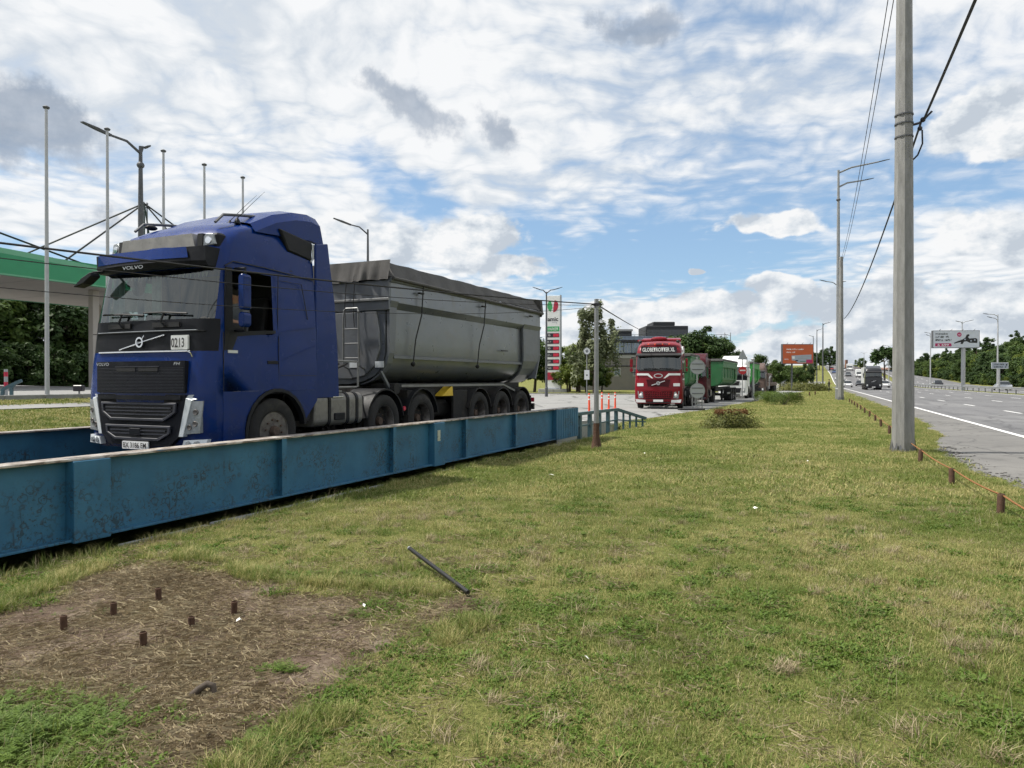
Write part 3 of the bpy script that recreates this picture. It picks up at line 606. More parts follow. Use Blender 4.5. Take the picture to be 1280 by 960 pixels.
for n0, sgn in ((-0.90, -1), (3.42, 1)):                                   # low railing past the end of the girders
    z0, z1 = 0.66, 0.645; pa, pb, pc = Vector((15.7, n0, z0)), Vector((19.9, n0, z1)), Vector((20.96, n0 + sgn * 0.74, 0.30))
    r = MB().tube([pa, pb, pc], 0.065, 4).build('handrail', M['teal'], wb)
    MB().tube([pa - Vector((0, 0, .36)), pb - Vector((0, 0, .36)), pc - Vector((0, 0, .12))], 0.03, 4).build('lower_rail', M['teal'], r)
    for k in range(5):
        q = pa.lerp(pb, (k + 0.3) / 4.4); bx('rail_post', M['teal'], r, q.x - .075, q.x + .075, q.y - .05, q.y + .05, -0.5, q.z - 0.01)
    for k in range(1, 5):
        q = pb.lerp(pc, k / 4.5); bx('rail_post', M['teal'], r, q.x - .03, q.x + .03, q.y - .03, q.y + .03, -0.3, q.z - 0.01)
# ------------------------------------------------------------------ lorries (local x from the nose backwards, y from the driver's side across, z up from the tyres)
def wheel_meshes():
    ty = MB().lathe([(.29, -.12), (.33, -.145), (.41, -.155), (.47, -.145), (.50, -.115), (.505, -.04), (.497, -.035), (.505, -.03), (.505, .03), (.497, .035), (.505, .04), (.50, .115), (.47, .145), (.41, .155), (.33, .145), (.29, .12)], 'y', 36, close=True).mesh('tyre', M['rubber'], smooth=40)
    def rim(prof, nr, ny):
        b = MB().lathe(prof[:4], 'y', 30, close=False) if ny > 0 else MB().lathe(prof, 'y', 30)
        if ny > 0: b.f = b.f[:-2]; b.mi = b.mi[:-2]; b.lathe(prof[3:], 'y', 30, m=2)
        for k in range(10):
            a = 2 * math.pi * k / 10; x, z = nr * math.cos(a), nr * math.sin(a); b.tube([(x, ny + .01, z), (x, ny - .035, z)], .016, 6, 1)
        b.lathe([(.001, ny - .09), (.07, ny - .085), (.085, ny - .04), (.085, ny + .01), (.001, ny + .012)], 'y', 16, m=1)
        return b.mesh('rim', [M['rim'], M['hub'], M['chassis']], smooth=40)
    front = rim([(.29, -.12), (.305, -.135), (.285, -.11), (.265, -.06), (.235, -.05), (.215, -.10), (.15, -.115), (.01, -.118)], .175, -.108)
    rear = rim([(.29, -.12), (.305, -.135), (.285, -.11), (.27, .02), (.23, .05), (.20, .045), (.15, .04), (.01, .03)], .175, .04)
    return ty, front, rear
TYRE, RIMF, RIMR = wheel_meshes()
def wheel(parent, x, y, front=False, far=False, z=0.5, sc=1.0):
    w = link('wheel', TYRE, parent, (x, y, z), (0, random.uniform(0, 6), math.pi if far else 0), (sc,) * 3)
    link('rim', RIMF if front else RIMR, w)
    return w
def axle(parent, x, front=False, width=2.5, dual=True):
    wheel(parent, x, 0.17, front); wheel(parent, x, width - 0.17, front, True)
    if dual:
        for y in (0.50, width - 0.50): link('wheel', TYRE, parent, (x, y, 0.5))
    MB().tube([(x, 0.4, 0.5), (x, width - 0.4, 0.5)], 0.09, 8).build('axle', M['chassis'], parent)
def mudguard(parent, x, y0, y1, r=0.60, a0=15, a1=165, m='black', z=0.5, th=0.03):
    pts = [(x + r * math.cos(R(a)), z + r * math.sin(R(a))) for a in np.linspace(a0, a1, 13)] + [(x + (r - th) * math.cos(R(a)), z + (r - th) * math.sin(R(a))) for a in np.linspace(a1, a0, 13)]
    b = MB(); n = 26
    for ya, yb in ((y0, y1),):
        vs = [(p, ya, q) for p, q in pts] + [(p, yb, q) for p, q in pts]; fs = [(i, (i + 1) % n, n + (i + 1) % n, n + i) for i in range(n)]
        for i in range(12): fs += [(i, i + 1, n - 2 - i, n - 1 - i), (n + i, 2 * n - 1 - i, 2 * n - 2 - i, n + i + 1)]
        b.add(vs, fs)
    return b.build('mudguard', M[m], parent, smooth=40)
LV = [(0.30, .13, .03, .26), (0.42, .05, .0, .25), (0.80, .00, -.02, .24), (1.12, .00, -.02, .24), (1.50, .03, -.01, .25), (1.68, .05, 0, .26), (1.95, .07, .0, .28), (2.13, .09, .01, .27),
      (2.5, .17, .03, .26), (2.85, .24, .05, .26), (2.98, .27, .06, .26), (3.12, .30, .07, .27), (3.30, .37, .09, .29), (3.43, .50, .12, .33), (3.53, .72, .16, .38), (3.61, 1.0, .24, .42), (3.66, 1.35, .36, .42)]
SX = [2.30, 1.90, 1.44, 1.32, 0.92, 0.46]
FXN = 7
def section(z, xf, ins, rc, wd=2.5):
    pts = []; k = len(SX)
    side = [max(x, xf + rc + 0.015 * (k - 1 - i)) for i, x in enumerate(SX)]
    bul = lambda y: 0.09 * ((2 * y / wd - 1) ** 2) * (1 if z < 3.3 else 1.6)
    cor = [(xf + rc - rc * math.sin(R(a)), ins + rc - rc * math.cos(R(a))) for a in (15, 35, 55, 75, 90)]
    fr = [(xf, ins + rc + (wd - 2 * ins - 2 * rc) * i / FXN) for i in range(1, FXN)]
    pts = [(x, ins) for x in side] + cor + fr + [(x, wd - y) for x, y in cor[::-1]] + [(x, wd - ins) for x in side[::-1]]
    out = []
    for i, (x, y) in enumerate(pts):
        w = 1.0 if k <= i < len(pts) - k else 0.0
        out.append((x + bul(y) * w * min(1, abs(x - xf - rc) / rc), y, z + (0.07 * (1 - (2 * y / wd - 1) ** 2) * (1 if z > 3.3 else 0)) * sm(z, 3.2, 3.66)))
    return out
def cab_shell(parent, body, panel, wglass, glass, panel_levels=(5, 7), open_window=False):
    secs = [section(*l) for l in LV]; n = len(secs[0]); k = len(SX)
    groups = {'cab_body': MB(), 'front_panel': MB(), 'windscreen': MB(), 'side_window': MB(), 'window': MB()}
    for i in range(len(secs) - 1):
        z0 = LV[i][0]
        for j in range(n - 1):
            q = [secs[i][j], secs[i][j + 1], secs[i + 1][j + 1], secs[i + 1][j]]
            side_j = j if j < k - 1 else (n - 2 - j if j >= n - k else None); g = 'cab_body'
            if z0 < 1.12 - 1e-6 and side_j is not None and SX[min(side_j + 1, k - 1)] > 0.40 and side_j < k - 1: continue
            if 2.13 - 1e-6 <= z0 < 2.85 - 1e-6 and side_j is None and k + 1 <= j < n - k - 2: g = 'windscreen'
            elif panel_levels[0] <= i < panel_levels[1] and side_j is None and k <= j < n - k - 1: g = 'front_panel'
            elif 1.95 - 1e-6 <= z0 < 2.85 - 1e-6 and side_j in (3, 4): g = 'side_window' if j < k else 'window'
            groups[g].add(q, [(0, 1, 2, 3)])
    b = groups['cab_body']
    b.add(secs[-1], [tuple(range(n))])
    for i in range(3, len(secs) - 1): b.add([secs[i][0], secs[i + 1][0], secs[i + 1][-1], secs[i][-1]], [(0, 1, 2, 3)])
    b.add([secs[3][0], secs[3][-1], secs[3][n - k], secs[3][k - 1]], [(0, 1, 2, 3)])
    body_o = b.build('cab_body', body, parent, smooth=32)
    groups['front_panel'].build('front_panel', panel, parent, smooth=40)
    groups['windscreen'].build('windscreen', wglass, parent, smooth=40)
    if not open_window: groups['side_window'].build('side_window', glass, parent)
    groups['window'].build('side_window', glass, parent)
    # lower wing with the wheel arch
    arch = [(1.37 + .64 * math.cos(R(a)), .5 + .64 * math.sin(R(a))) for a in np.linspace(190, 12, 20)]
    arch = [(x, min(z, 1.105)) for x, z in arch]
    poly = [(0.32, .42), (0.32, 1.118), (2.30, 1.118), (2.30, .95)] + [(x, z) for x, z in arch[::-1] if z > .42] + [(.745, .42)]
    for y0, y1 in ((-0.02, 0.05), (2.45, 2.52)): MB().prism(poly, 'y', y0, y1).build('wing_panel', body, parent)
    for y0, y1 in ((-0.042, 0.06), (2.44, 2.542)): mudguard(parent, 1.37, y0, y1, r=0.655, a0=8, a1=186, m='black', th=0.05)
    return body_o
def strips(parent, name, m, y, lines, r=0.006):
    for ln in lines: MB().tube([(x, y, z) for x, z in ln], r, 4).build(name, m, parent)
def chassis(parent, x0, x1, z=0.80, width=2.5):
    for y in (0.80, width - 0.88): bx('chassis_rail', M['chassis'], parent, x0, x1, y, y + 0.08, z, z + 0.26)
    for i in range(int((x1 - x0) / 1.2)): bx('cross_member', M['chassis'], parent, x0 + 0.6 + i * 1.2, x0 + 0.7 + i * 1.2, 0.88, width - 0.88, z + .02, z + .20)
def mirror(parent, m, side, x=0.42, z0=2.02, z1=2.72):
    y0, y1 = ((-0.27, -0.16) if side == 0 else (2.65, 2.80)); yc = (y0 + y1) / 2
    b = MB().prism(rrect(y0, y1, z0 + 0.24, z1, .05, 3), 'x', x - 0.10, x + 0.05).prism(rrect(y0, y1, z0, z0 + 0.21, .05, 3), 'x', x - 0.10, x + 0.05)
    mo = b.build('mirror', m, parent, bevel=0.015)
    yb = 0.04 if side == 0 else 2.46
    MB().tube([(x + .05, yb, z1 + .10), (x - .02, yc, z1 + .08), (x - .02, yc, z1 - .02)], .022, 6).tube([(x + .05, yb, z0 - .04), (x - .02, yc, z0 - .05), (x - .02, yc, z0 + .02)], .022, 6).build('mirror_arm', M['black'], mo)
    bx('mirror_glass', M['chrome'], mo, x + .051, x + .055, y0 + .02, y1 - .02, z0 + .27, z1 - .03)
def half_pipe(y_in=0.0, zt=3.2, zb=1.15, wd=2.5, kink=True):
    h = [(0.0, zt), (0.0, zt - .42), (.12, zt - .54), (.12, zt - .85), (.12, zb + .85), (.125, zb + .62), (.16, zb + .45), (.22, zb + .30), (.38, zb + .16), (.62, zb + .06), (.95, zb)]
    return [(y, z) for y, z in h] + [(wd - y, z) for y, z in h[::-1]]
def tipper(parent, x0, x1, zt, zb, m, mframe, wd=2.5, off=0.0, detail=True):
    L = (-off, 0, 0)
    prof = half_pipe(0, zt, zb, wd); n = len(prof)
    b = MB(); xs = [x0, x0 + .001, x1 - .001, x1]
    for x in (x0, x1): b.add([(x, y, z) for y, z in prof], [tuple(range(n))])
    for i in range(n - 1): b.add([(x0, *prof[i]), (x1, *prof[i]), (x1, *prof[i + 1]), (x0, *prof[i + 1])], [(0, 1, 2, 3)])
    body = b.build('tipper_body', m, parent, L, smooth=35)
    for y0, y1 in ((-.045, .03), (wd - .03, wd + .045)): MB().prism(rrect(y0, y1, zt - .05, zt + .045, .02, 2), 'x', x0 - .03, x1 + .02).build('top_rail', mframe, parent, L)
    for s, (ya, yb) in enumerate(((-.02, .10), (wd - .10, wd + .02))):
        # uprights follow the hull: rear frame leans out and curves under
        q = lambda y: y if s == 0 else wd - y
        for xa, xb, nm in ((x1 - 1.15, x1 - 0.02, 'rear_frame'), (x0 + 0.01, x0 + 0.30, 'front_frame')) if detail else ():
            pr = [(-.012, zt - .40), (.030, zt - .52), (.028, zb + .80), (.035, zb + .60), (.09, zb + .40), (.20, zb + .22), (.40, zb + .08), (.66, zb - .01)]
            b = MB(); rear = nm == 'rear_frame'
            for i in range(len(pr) - 1):
                def xx(z): return (xa + 0.04 * (zt - z)) if rear else xa
                def xe(z): return (xb + 0.10 - 0.22 * max(0, (zb + .75 - z))) if rear else xb - .08 * (zt - z)
                (y0, z0), (y1, z1) = pr[i], pr[i + 1]
                vs = [(xx(z0), q(y0), z0), (xe(z0), q(y0), z0), (xe(z1), q(y1), z1), (xx(z1), q(y1), z1), (xx(z0), q(y0 + .06), z0), (xe(z0), q(y0 + .06), z0), (xe(z1), q(y1 + .06), z1), (xx(z1), q(y1 + .06), z1)]
                b.add(vs, [(0, 1, 2, 3), (4, 7, 6, 5), (0, 4, 5, 1), (2, 6, 7, 3), (0, 3, 7, 4), (1, 5, 6, 2)])
            b.build(nm, mframe, parent, L)
        if detail:
            bx('side_rib', mframe, parent, x0 + .25, x1 - 1.1, q(0.085) if s == 0 else q(0.14), q(0.14) if s == 0 else q(0.085), zb + .50, zb + .56).location = L
    return body
# ---- blue tractor unit on the weighbridge
bt = lane_empty('tractor_unit', 3.09, 0.0, 0.37)
tag(bt, 'dark blue truck cab with black grille and number 0213 on the weighbridge', 'truck')
cab_shell(bt, M['blue'], M['panel'], M['wglass'], M['glass'], open_window=True)
chassis(bt, 0.9, 6.6)
axle(bt, 1.37, True, dual=False); axle(bt, 4.31); axle(bt, 5.65)
for x in (4.31, 5.65):
    for y0, y1 in ((0.0, 0.66), (1.84, 2.5)): mudguard(bt, x, y0, y1, 0.62, 8, 172)
MB().tube([(4.93, .02, .72), (4.93, -.012, .72)], .045, 10).build('tail_lamp', M['tred'], bt)
YC = 1.25
def fx(y): return 0.09 * ((2 * y / 2.5 - 1) ** 2)                            # bow of the nose
def bow(o):
    for v in o.data.vertices: v.co.x += fx(v.co.y)
    return o
def fpanel(name, m, y0, y1, z0, z1, x0, x1, parent=bt, bevel=0.006, cut=9):
    b = MB()
    for i in range(cut):
        ya = y0 + (y1 - y0) * i / cut; yb = y0 + (y1 - y0) * (i + 1) / cut
        b.add([(x0, ya, z0), (x0, yb, z0), (x0, yb, z1), (x0, ya, z1)], [(0, 1, 2, 3)])
        b.add([(x0, ya, z0), (x0, yb, z0), (x1, yb, z0), (x1, ya, z0)], [(0, 1, 2, 3)]); b.add([(x0, ya, z1), (x0, yb, z1), (x1, yb, z1), (x1, ya, z1)], [(0, 1, 2, 3)])
    for y in (y0, y1): b.add([(x0, y, z0), (x0, y, z1), (x1, y, z1), (x1, y, z0)], [(0, 1, 2, 3)])
    return bow(b.build(name, m, parent, bevel=0))
def fpoly(name, m, poly, x0, x1, parent=bt, hole=None, bevel=0.0):
    b = MB()
    if hole: b.ring(poly, hole, 'x', x0, x1)
    else: b.prism(poly, 'x', x0, x1)
    return bow(b.build(name, m, parent, bevel=bevel))
# upper grille door with slot pair and lettering
ug = fpanel('upper_grille', M['grille'], .36, 2.14, 1.10, 1.545, -.035, .03)
for i in range(17): fpanel('grille_line', M['frameg'], .38, 2.12, 1.115 + i * .0205, 1.121 + i * .0205, -.040, -.035, ug)
for y0, y1 in ((.83, 1.20), (1.27, 1.66)): fpanel('slot', M['ink'], y0, y1, 1.40, 1.455, -.047, -.034, ug, cut=3)
fpanel('slot_bar', M['frameg'], .80, 1.69, 1.462, 1.474, -.050, -.034, ug)
text('lettering', 'VOLVO', M['silver'], ug, (-.030, 1.96, 1.485), .045, '-x', .27)
text('lettering', 'FH', M['silver'], ug, (-.030, .47, 1.485), .04, '-x', .12, .2)
fpanel('chrome_strip', M['chrome'], .34, 2.2, 1.672, 1.690, -.002 + .03, .08)
MB().tube([(.03, .34, 1.68), (.05, .30, 1.655), (.07, .285, 1.60)], .010, 6).build('chrome_strip', M['chrome'], bt)
fpanel('panel_seam', M['ink'], .12, 2.38, 1.955, 1.965, .045, .08)
fpanel('panel_trim', M['silver'], .25, 2.25, 1.968, 1.976, .048, .09)
# diagonal badge bar with ring
def bar(name, m, pa, pb, w, parent, x=-0.01): return MB().tube([(x + fx(pa[0]), *pa), (x + fx((pa[0] + pb[0]) / 2), (pa[0] + pb[0]) / 2, (pa[1] + pb[1]) / 2), (x + fx(pb[0]), *pb)], w, 6).build(name, m, parent)
bg_ = bar('badge_bar', M['chrome'], (1.72, 1.715), (0.80, 1.915), .011, bt, .045)
MB().ring(circ(1.27, 1.815, .075), circ(1.27, 1.815, .052), 'x', .02, .06).build('badge_ring', M['chrome'], bg_)
MB().tube([(.035, 1.22, 1.87), (.035, 1.18, 1.91)], .010, 6).build('badge_arrow', M['chrome'], bg_)
text('lettering', 'VOLVO', M['chrome'], bg_, (.024, 1.27, 1.802), .024, '-x', .10)
pb_ = fpoly('number_plate', M['white'], rrect(.37, .66, 1.70, 1.90, .012, 2), .020, .050)
text('digits', '0213', M['ink'], pb_, (.020 + fx(.515), .515, 1.735), .13, '-x', .25, bold=.015, ext=.022)
# lower grille: dark trapezoid with two framed air intakes
lg = fpoly('lower_grille', M['grille'], [(.36, 1.075), (2.14, 1.075), (2.03, .50), (1.86, .36), (.64, .36), (.47, .50)], -.030, .03)
fpanel('grille_lip', M['panel'], .42, 2.08, 1.005, 1.065, -.055, -.028, lg)
def intake(yh, z0, z1, hole_h):
    o = [(YC - yh, z1), (YC + yh, z1), (YC + yh - .02, z0 + hole_h), (YC + yh - .22, z0), (YC - yh + .22, z0), (YC - yh + .02, z0 + hole_h)]
    i = [(YC - yh + .05, z1 - .035), (YC + yh - .05, z1 - .035), (YC + yh - .065, z0 + hole_h + .01), (YC + yh - .235, z0 + .04), (YC - yh + .235, z0 + .04), (YC - yh + .065, z0 + hole_h + .01)]
    f = fpoly('intake_frame', M['frameg'], o, -.062, -.028, lg, i, .006)
    fpoly('intake_mesh', M['ink'], i, -.034, -.029, lg)
    zz = z1 - .075
    while zz > z0 + .06:
        w = yh - .10 - max(0, (z0 + hole_h - zz)) * 1.6
        fpanel('slat', M['frameg'], YC - w, YC + w, zz - .008, zz + .010, -.052, -.033, f); zz -= .047
intake(.76, .705, .965, .12); intake(.66, .43, .645, .10)
bx('radar_cover', M['panel'], lg, -.058, -.03, 1.16, 1.38, .50, .60, .006)
fpoly('licence_plate', M['white'], rrect(1.0, 1.52, .305, .415, .012, 2), -.062, -.040)
text('digits', 'BX 3186 EM', M['ink'], bt, (-.062, 1.26, .325), .075, '-x', .46, bold=.01)
# head lamps
for s in (0, 1):
    q = (lambda y: y) if s == 0 else (lambda y: 2.5 - y)
    def lampx(y):
        d = max(0.0, .22 - min(y, .22)); return fx(y) + .24 - math.sqrt(max(.24 ** 2 - d * d, 0.0))
    def lp(poly, x0, x1, name, m, par):
        o = MB().prism(poly, 'x', x0, x1).build(name, m, par)
        for v in o.data.vertices: v.co.x += lampx(v.co.y); v.co.y = q(v.co.y)
        return o
    bez = lp([(-.01, 1.09), (-.01, 1.03), (.25, 1.005), (.40, .50), (.47, .50), (.345, 1.03), (.30, 1.075)], -.035, .06, 'lamp_trim', M['lampw'], bt)
    hl = lp([(.10, .995), (.28, .99), (.42, .53), (.14, .555)], -.025, .06, 'headlight', M['lamp'], bt)
    for (y, z) in ((.21, .68), (.20, .84), (.30, .63)):
        o = MB().lathe([(.001, -.022), (.026, -.026), (.034, -.030), (.040, -.022), (.040, .02), (.001, .022)], 'x', 18, (0, y, z)).build('lamp_bulb', M['rim'], hl, smooth=40)
        for v in o.data.vertices: v.co.x += lampx(v.co.y); v.co.y = q(v.co.y)
    fg = lp([(.06, .47), (.40, .45), (.43, .345), (.09, .355)], -.02, .06, 'fog_lamp', M['lampw'], bt)
    for y in (.20, .33):
        o = MB().lathe([(.001, -.028), (.035, -.026), (.040, .02), (.001, .022)], 'x', 14, (0, y, .405)).build('lamp_bulb', M['lamp'], fg)
        for v in o.data.vertices: v.co.x += lampx(v.co.y); v.co.y = q(v.co.y)
# wipers
for y0 in (.80, 1.65):
    w = MB().tube([(.05, y0, 2.03), (.03, y0 + .05, 2.10), (.06, y0 + .02, 2.22)], .016, 6).build('wiper', M['black'], bt)
    MB().tube([(.085, y0 - .40, 2.20), (.055, y0, 2.225), (.085, y0 + .45, 2.235)], .014, 5).build('wiper_blade', M['black'], w)
for y0 in (.55, 1.5): fpanel('wiper_recess', M['ink'], y0, y0 + .50, 2.02, 2.09, .052, .08, cut=4)
# sun visor
vis = MB(); ys = np.linspace(.15, 2.37, 13)
vp = lambda y: [(.08 + fx(y) * 2.0, 2.865), (.035 + fx(y) * 2.0, 2.93), (.10 + fx(y), 3.13), (.36 + fx(y), 3.13), (.30 + fx(y), 2.86)]
for i in range(12):
    a, b = vp(ys[i]), vp(ys[i + 1])
    for k in range(5): l = (k + 1) % 5; vis.add([(a[k][0], ys[i], a[k][1]), (b[k][0], ys[i + 1], b[k][1]), (b[l][0], ys[i + 1], b[l][1]), (a[l][0], ys[i], a[l][1])], [(0, 1, 2, 3)])
for y in (ys[0], ys[-1]): vis.add([(x, y, z) for x, z in vp(y)], [(0, 1, 2, 3, 4)])
visor = vis.build('sun_visor', M['panel'], bt, smooth=30)
b = MB(); yy = np.linspace(.46, 2.30, 10)
for i in range(9):
    for (xa, za), (xb, zb) in (((.045, 2.97), (.094, 3.125)),):
        v0, v1 = yy[i], yy[i + 1]; b.add([(xa + fx(v0) * 1.8, v0 - .06 * (i == 0), za), (xa + fx(v1) * 1.8, v1, za), (xb + fx(v1), v1, zb), (xb + fx(v0), v0, zb)], [(0, 1, 2, 3)])
b.build('visor_stripe', M['blue'], visor, (-.008, 0, .004))
text('lettering', 'VOLVO', M['silver'], visor, (.045, 1.42, 2.865), .05, '-x', .42)
# roof sign panel, roof lamps
fpoly('roof_sign', M['roofglass'], [(.52, 3.15), (2.06, 3.15), (2.0, 3.36), (.58, 3.36)], .30, .40)
for a, b_ in ((.40, .50), (2.02, 2.12)): fpoly('vent_slats', M['ink'], [(a, 3.15), (b_, 3.15), (b_ - .02, 3.35), (a - .01, 3.35)], .305, .41)
for s in (0, 1):
    q = (lambda y: y) if s == 0 else (lambda y: 2.5 - y)
    rl = fpoly('roof_lamp', M['lamp'], [(q(y), z) for y, z in ((.19, 3.19), (.40, 3.17), (.39, 3.31), (.34, 3.35), (.23, 3.34))], .315, .42, bevel=.01)
    bow(MB().lathe([(.001, .300), (.05, .302), (.06, .33), (.001, .34)], 'x', 16, (0, q(.30), 3.25)).build('lamp_bulb', M['chrome'], rl))
    bx('roof_lamp_pod', M['panel'], bt, .41, .58, min(q(.17), q(.44)), max(q(.17), q(.44)), 3.14, 3.36, .03)
# roof fairing, side wings, vents
fair = MB(); prof = [(1.05, 3.64), (1.5, 3.86), (1.95, 3.99), (2.30, 4.03), (2.52, 4.00), (2.62, 3.66), (2.30, 3.56)]
ysf = [(.10, -.16), (.20, -.03), (.45, .02), (1.25, .05), (2.05, .02), (2.30, -.03), (2.40, -.16)]
for i in range(len(ysf) - 1):
    (y0, d0), (y1, d1) = ysf[i], ysf[i + 1]
    for k in range(len(prof) - 1):
        (xa, za), (xb, zb) = prof[k], prof[k + 1]; g = lambda z, d: z + d * (z > 3.6)
        fair.add([(xa, y0, g(za, d0)), (xb, y0, g(zb, d0)), (xb, y1, g(zb, d1)), (xa, y1, g(za, d1))], [(0, 1, 2, 3)])
for (y, d) in (ysf[0], ysf[-1]): fair.add([(x, y, z + d * (z > 3.6)) for x, z in prof], [tuple(range(len(prof)))])
fair.build('roof_fairing', M['blue'], bt, smooth=35)
for s in (0, 1):
    y0, y1 = ((.015, .065) if s == 0 else (2.435, 2.485))
    MB().prism([(2.315, .98), (2.92, .98), (2.88, 1.8), (2.80, 2.6), (2.70, 3.1), (2.62, 3.56), (2.315, 3.50)], 'y', y0, y1).build('side_wing', M['blue'], bt, bevel=.012)
    v0, v1 = ((.10, .20) if s == 0 else (2.30, 2.40))
    o = MB().prism([(1.52, 3.62), (2.28, 3.52), (2.27, 3.22), (1.72, 3.30)], 'y', v0 - .045, v1).build('air_vent', M['black'], bt, bevel=.02)
    MB().tube([(2.30, v0 - .03, 3.50), (2.315, v0 - .03, 3.28), (2.24, v0 - .04, 3.20)], .02, 6).build('vent_trim', M['silver'], o)
bx('cab_back_step', M['black'], bt, 2.35, 2.8, .1, 2.4, .95, 1.05)
# seams, handle, mouldings on the door side
strips(bt, 'door_seam', M['ink'], -.012, [[(.335, 1.12), (.335, 1.95)], [(1.42, 1.13), (1.42, 1.95)], [(1.46, 1.35), (2.28, 1.35)]], .006)
strips(bt, 'door_seam', M['ink'], .028, [[(.40, 2.88), (.55, 2.96), (1.2, 2.955), (2.28, 2.90)]], .010)
strips(bt, 'door_seam', M['ink'], .008, [[(1.42, 1.95), (1.42, 2.4), (1.43, 2.9)], [(1.47, 2.80), (1.95, 2.80), (2.1, 2.25)]], .006)
strips(bt, 'body_crease', M['blue'], .002, [[(.36, 1.28), (.9, 1.42), (1.6, 1.62), (2.28, 1.84)], [(1.2, 1.93), (1.7, 2.06), (2.28, 2.14)]], .016)
bx('badge', M['silver'], bt, 1.50, 1.58, -.006, .004, 1.42, 1.47)
bx('door_handle', M['black'], bt, 1.18, 1.40, -.02, .01, 1.52, 1.57, .006)
MB().prism([(.40, 1.70), (.46, 1.96), (1.36, 2.03), (1.36, 1.985), (.60, 1.90), (.50, 1.70)], 'y', -.006, .004).build('window_trim', M['black'], bt)
MB().prism([(.36, 1.70), (.46, 1.70), (.52, 1.96), (.50, 2.86), (.40, 2.86)], 'y', -.004, .03).build('pillar_trim', M['black'], bt)
bx('trim_clip', M['silver'], bt, .42, .60, -.010, .003, 1.66, 1.70)
mirror(bt, M['blue'], 0, .55, 2.02, 2.76)
fm = MB().prism([(2.20, 2.86), (2.40, 2.78), (2.58, 2.66), (2.52, 2.655), (2.34, 2.70), (2.17, 2.80)], 'x', -.06, .10).build('front_mirror', M['black'], bt, bevel=.012)
MB().tube([(.20, 2.2, 2.90), (.02, 2.25, 2.86), (.02, 2.3, 2.80)], .02, 6).build('mirror_arm', M['black'], fm)
im = MB().prism([(1.72 + .13 * math.cos(R(a)), 2.63 + .10 * math.sin(R(a))) for a in range(0, 360, 20)], 'x', .36, .38).build('inside_mirror', M['wglass'], bt); MB().ball((.38, 1.86, 2.72), (.04, .12, .06), 10, 6).ball((.38, 1.62, 2.70), (.03, .04, .06), 8, 6).build('mirror_arm', M['black'], im)
# aerials, roof bars
for x, y in ((.95, .35), (1.05, .60)):
    o = MB().lathe([(.05, 0), (.04, .04), (.012, .09), (.001, .1)], 'z', 12, (x, y, 3.60)).build('aerial_base', M['black'], bt)
    MB().tube([(x, y, 3.68), (x + .10, y - .16, 3.88), (x + .20, y - .34, 4.08)], [.006, .004, .002], 5).build('aerial', M['black'], o)
for y in (.42, 2.08): MB().tube([(.60, y, 3.56), (.75, y, 3.70), (1.1, y, 3.76), (1.7, y, 3.84)], .022, 6).build('roof_bar', M['darksteel'], bt)
for y in (1.9,): MB().ball((.74, y, 3.63), (.10, .07, .04)).build('roof_horn', M['black'], bt)
# inside the cab
bx('dashboard', M['interior'], bt, .30, .85, .1, 2.4, 1.70, 2.10, .04)
bx('cab_floor', M['interior'], bt, .15, 2.28, .06, 2.44, 1.13, 1.20)
bx('rear_curtain', M['interior'], bt, 1.75, 1.80, .06, 2.44, 1.2, 3.0)
for y in (.62, 1.88):
    s_ = bx('seat', M['interior'], bt, 1.0, 1.5, y - .26, y + .26, 1.45, 1.72, .05); MB().prism([(1.42, 1.7), (1.55, 1.7), (1.68, 2.55), (1.58, 2.58)], 'y', y - .24, y + .24).build('seat_back', M['interior'], s_, bevel=.03)
st_ = MB().lathe([(.225 + .018 * math.cos(R(a)), .018 * math.sin(R(a))) for a in range(0, 360, 60)], 'z', 24, close=True).build('steering_wheel', M['black'], bt, (.80, .62, 2.12), (0, R(-35), 0), smooth=60)
MB().tube([(0, -.22, 0), (0, .22, 0)], .02, 6).tube([(0, 0, 0), (-.03, 0, -.4)], .03, 6).build('steering_column', M['black'], st_)
fr_ = MB()
for i in range(26):                                                         # fringe of tassels along the top of the screen, curtain strips at the sides
    y = .30 + i * .076; fr_.add([(.36, y, 2.80), (.36, y + .05, 2.80), (.35, y + .025, 2.73)], [(0, 1, 2)])
fr_.build('tassel_fringe', M['curtain'], bt)
for y0, y1, z0 in ((2.08, 2.36, 2.15), (1.30, 1.52, 2.2)):
    c = MB()
    for i in range(5): c.prism([(.42 + .02 * (i % 2), y0 + (y1 - y0) * i / 5), (.44 - .02 * (i % 2), y0 + (y1 - y0) * (i + 1) / 5), (.45, y0 + (y1 - y0) * (i + 1) / 5), (.43, y0 + (y1 - y0) * i / 5)], 'z', z0, 2.82)
    c.build('curtain', M['curtain'], bt)
for y, h in ((1.55, .16), (1.16, .13), (.75, .12), (2.1, .2)): MB().ball((.45, y, 2.10 + h / 2), (.07, .09, h / 2 + .02), 8, 6).build('dashboard_clutter', M['interior'], bt)
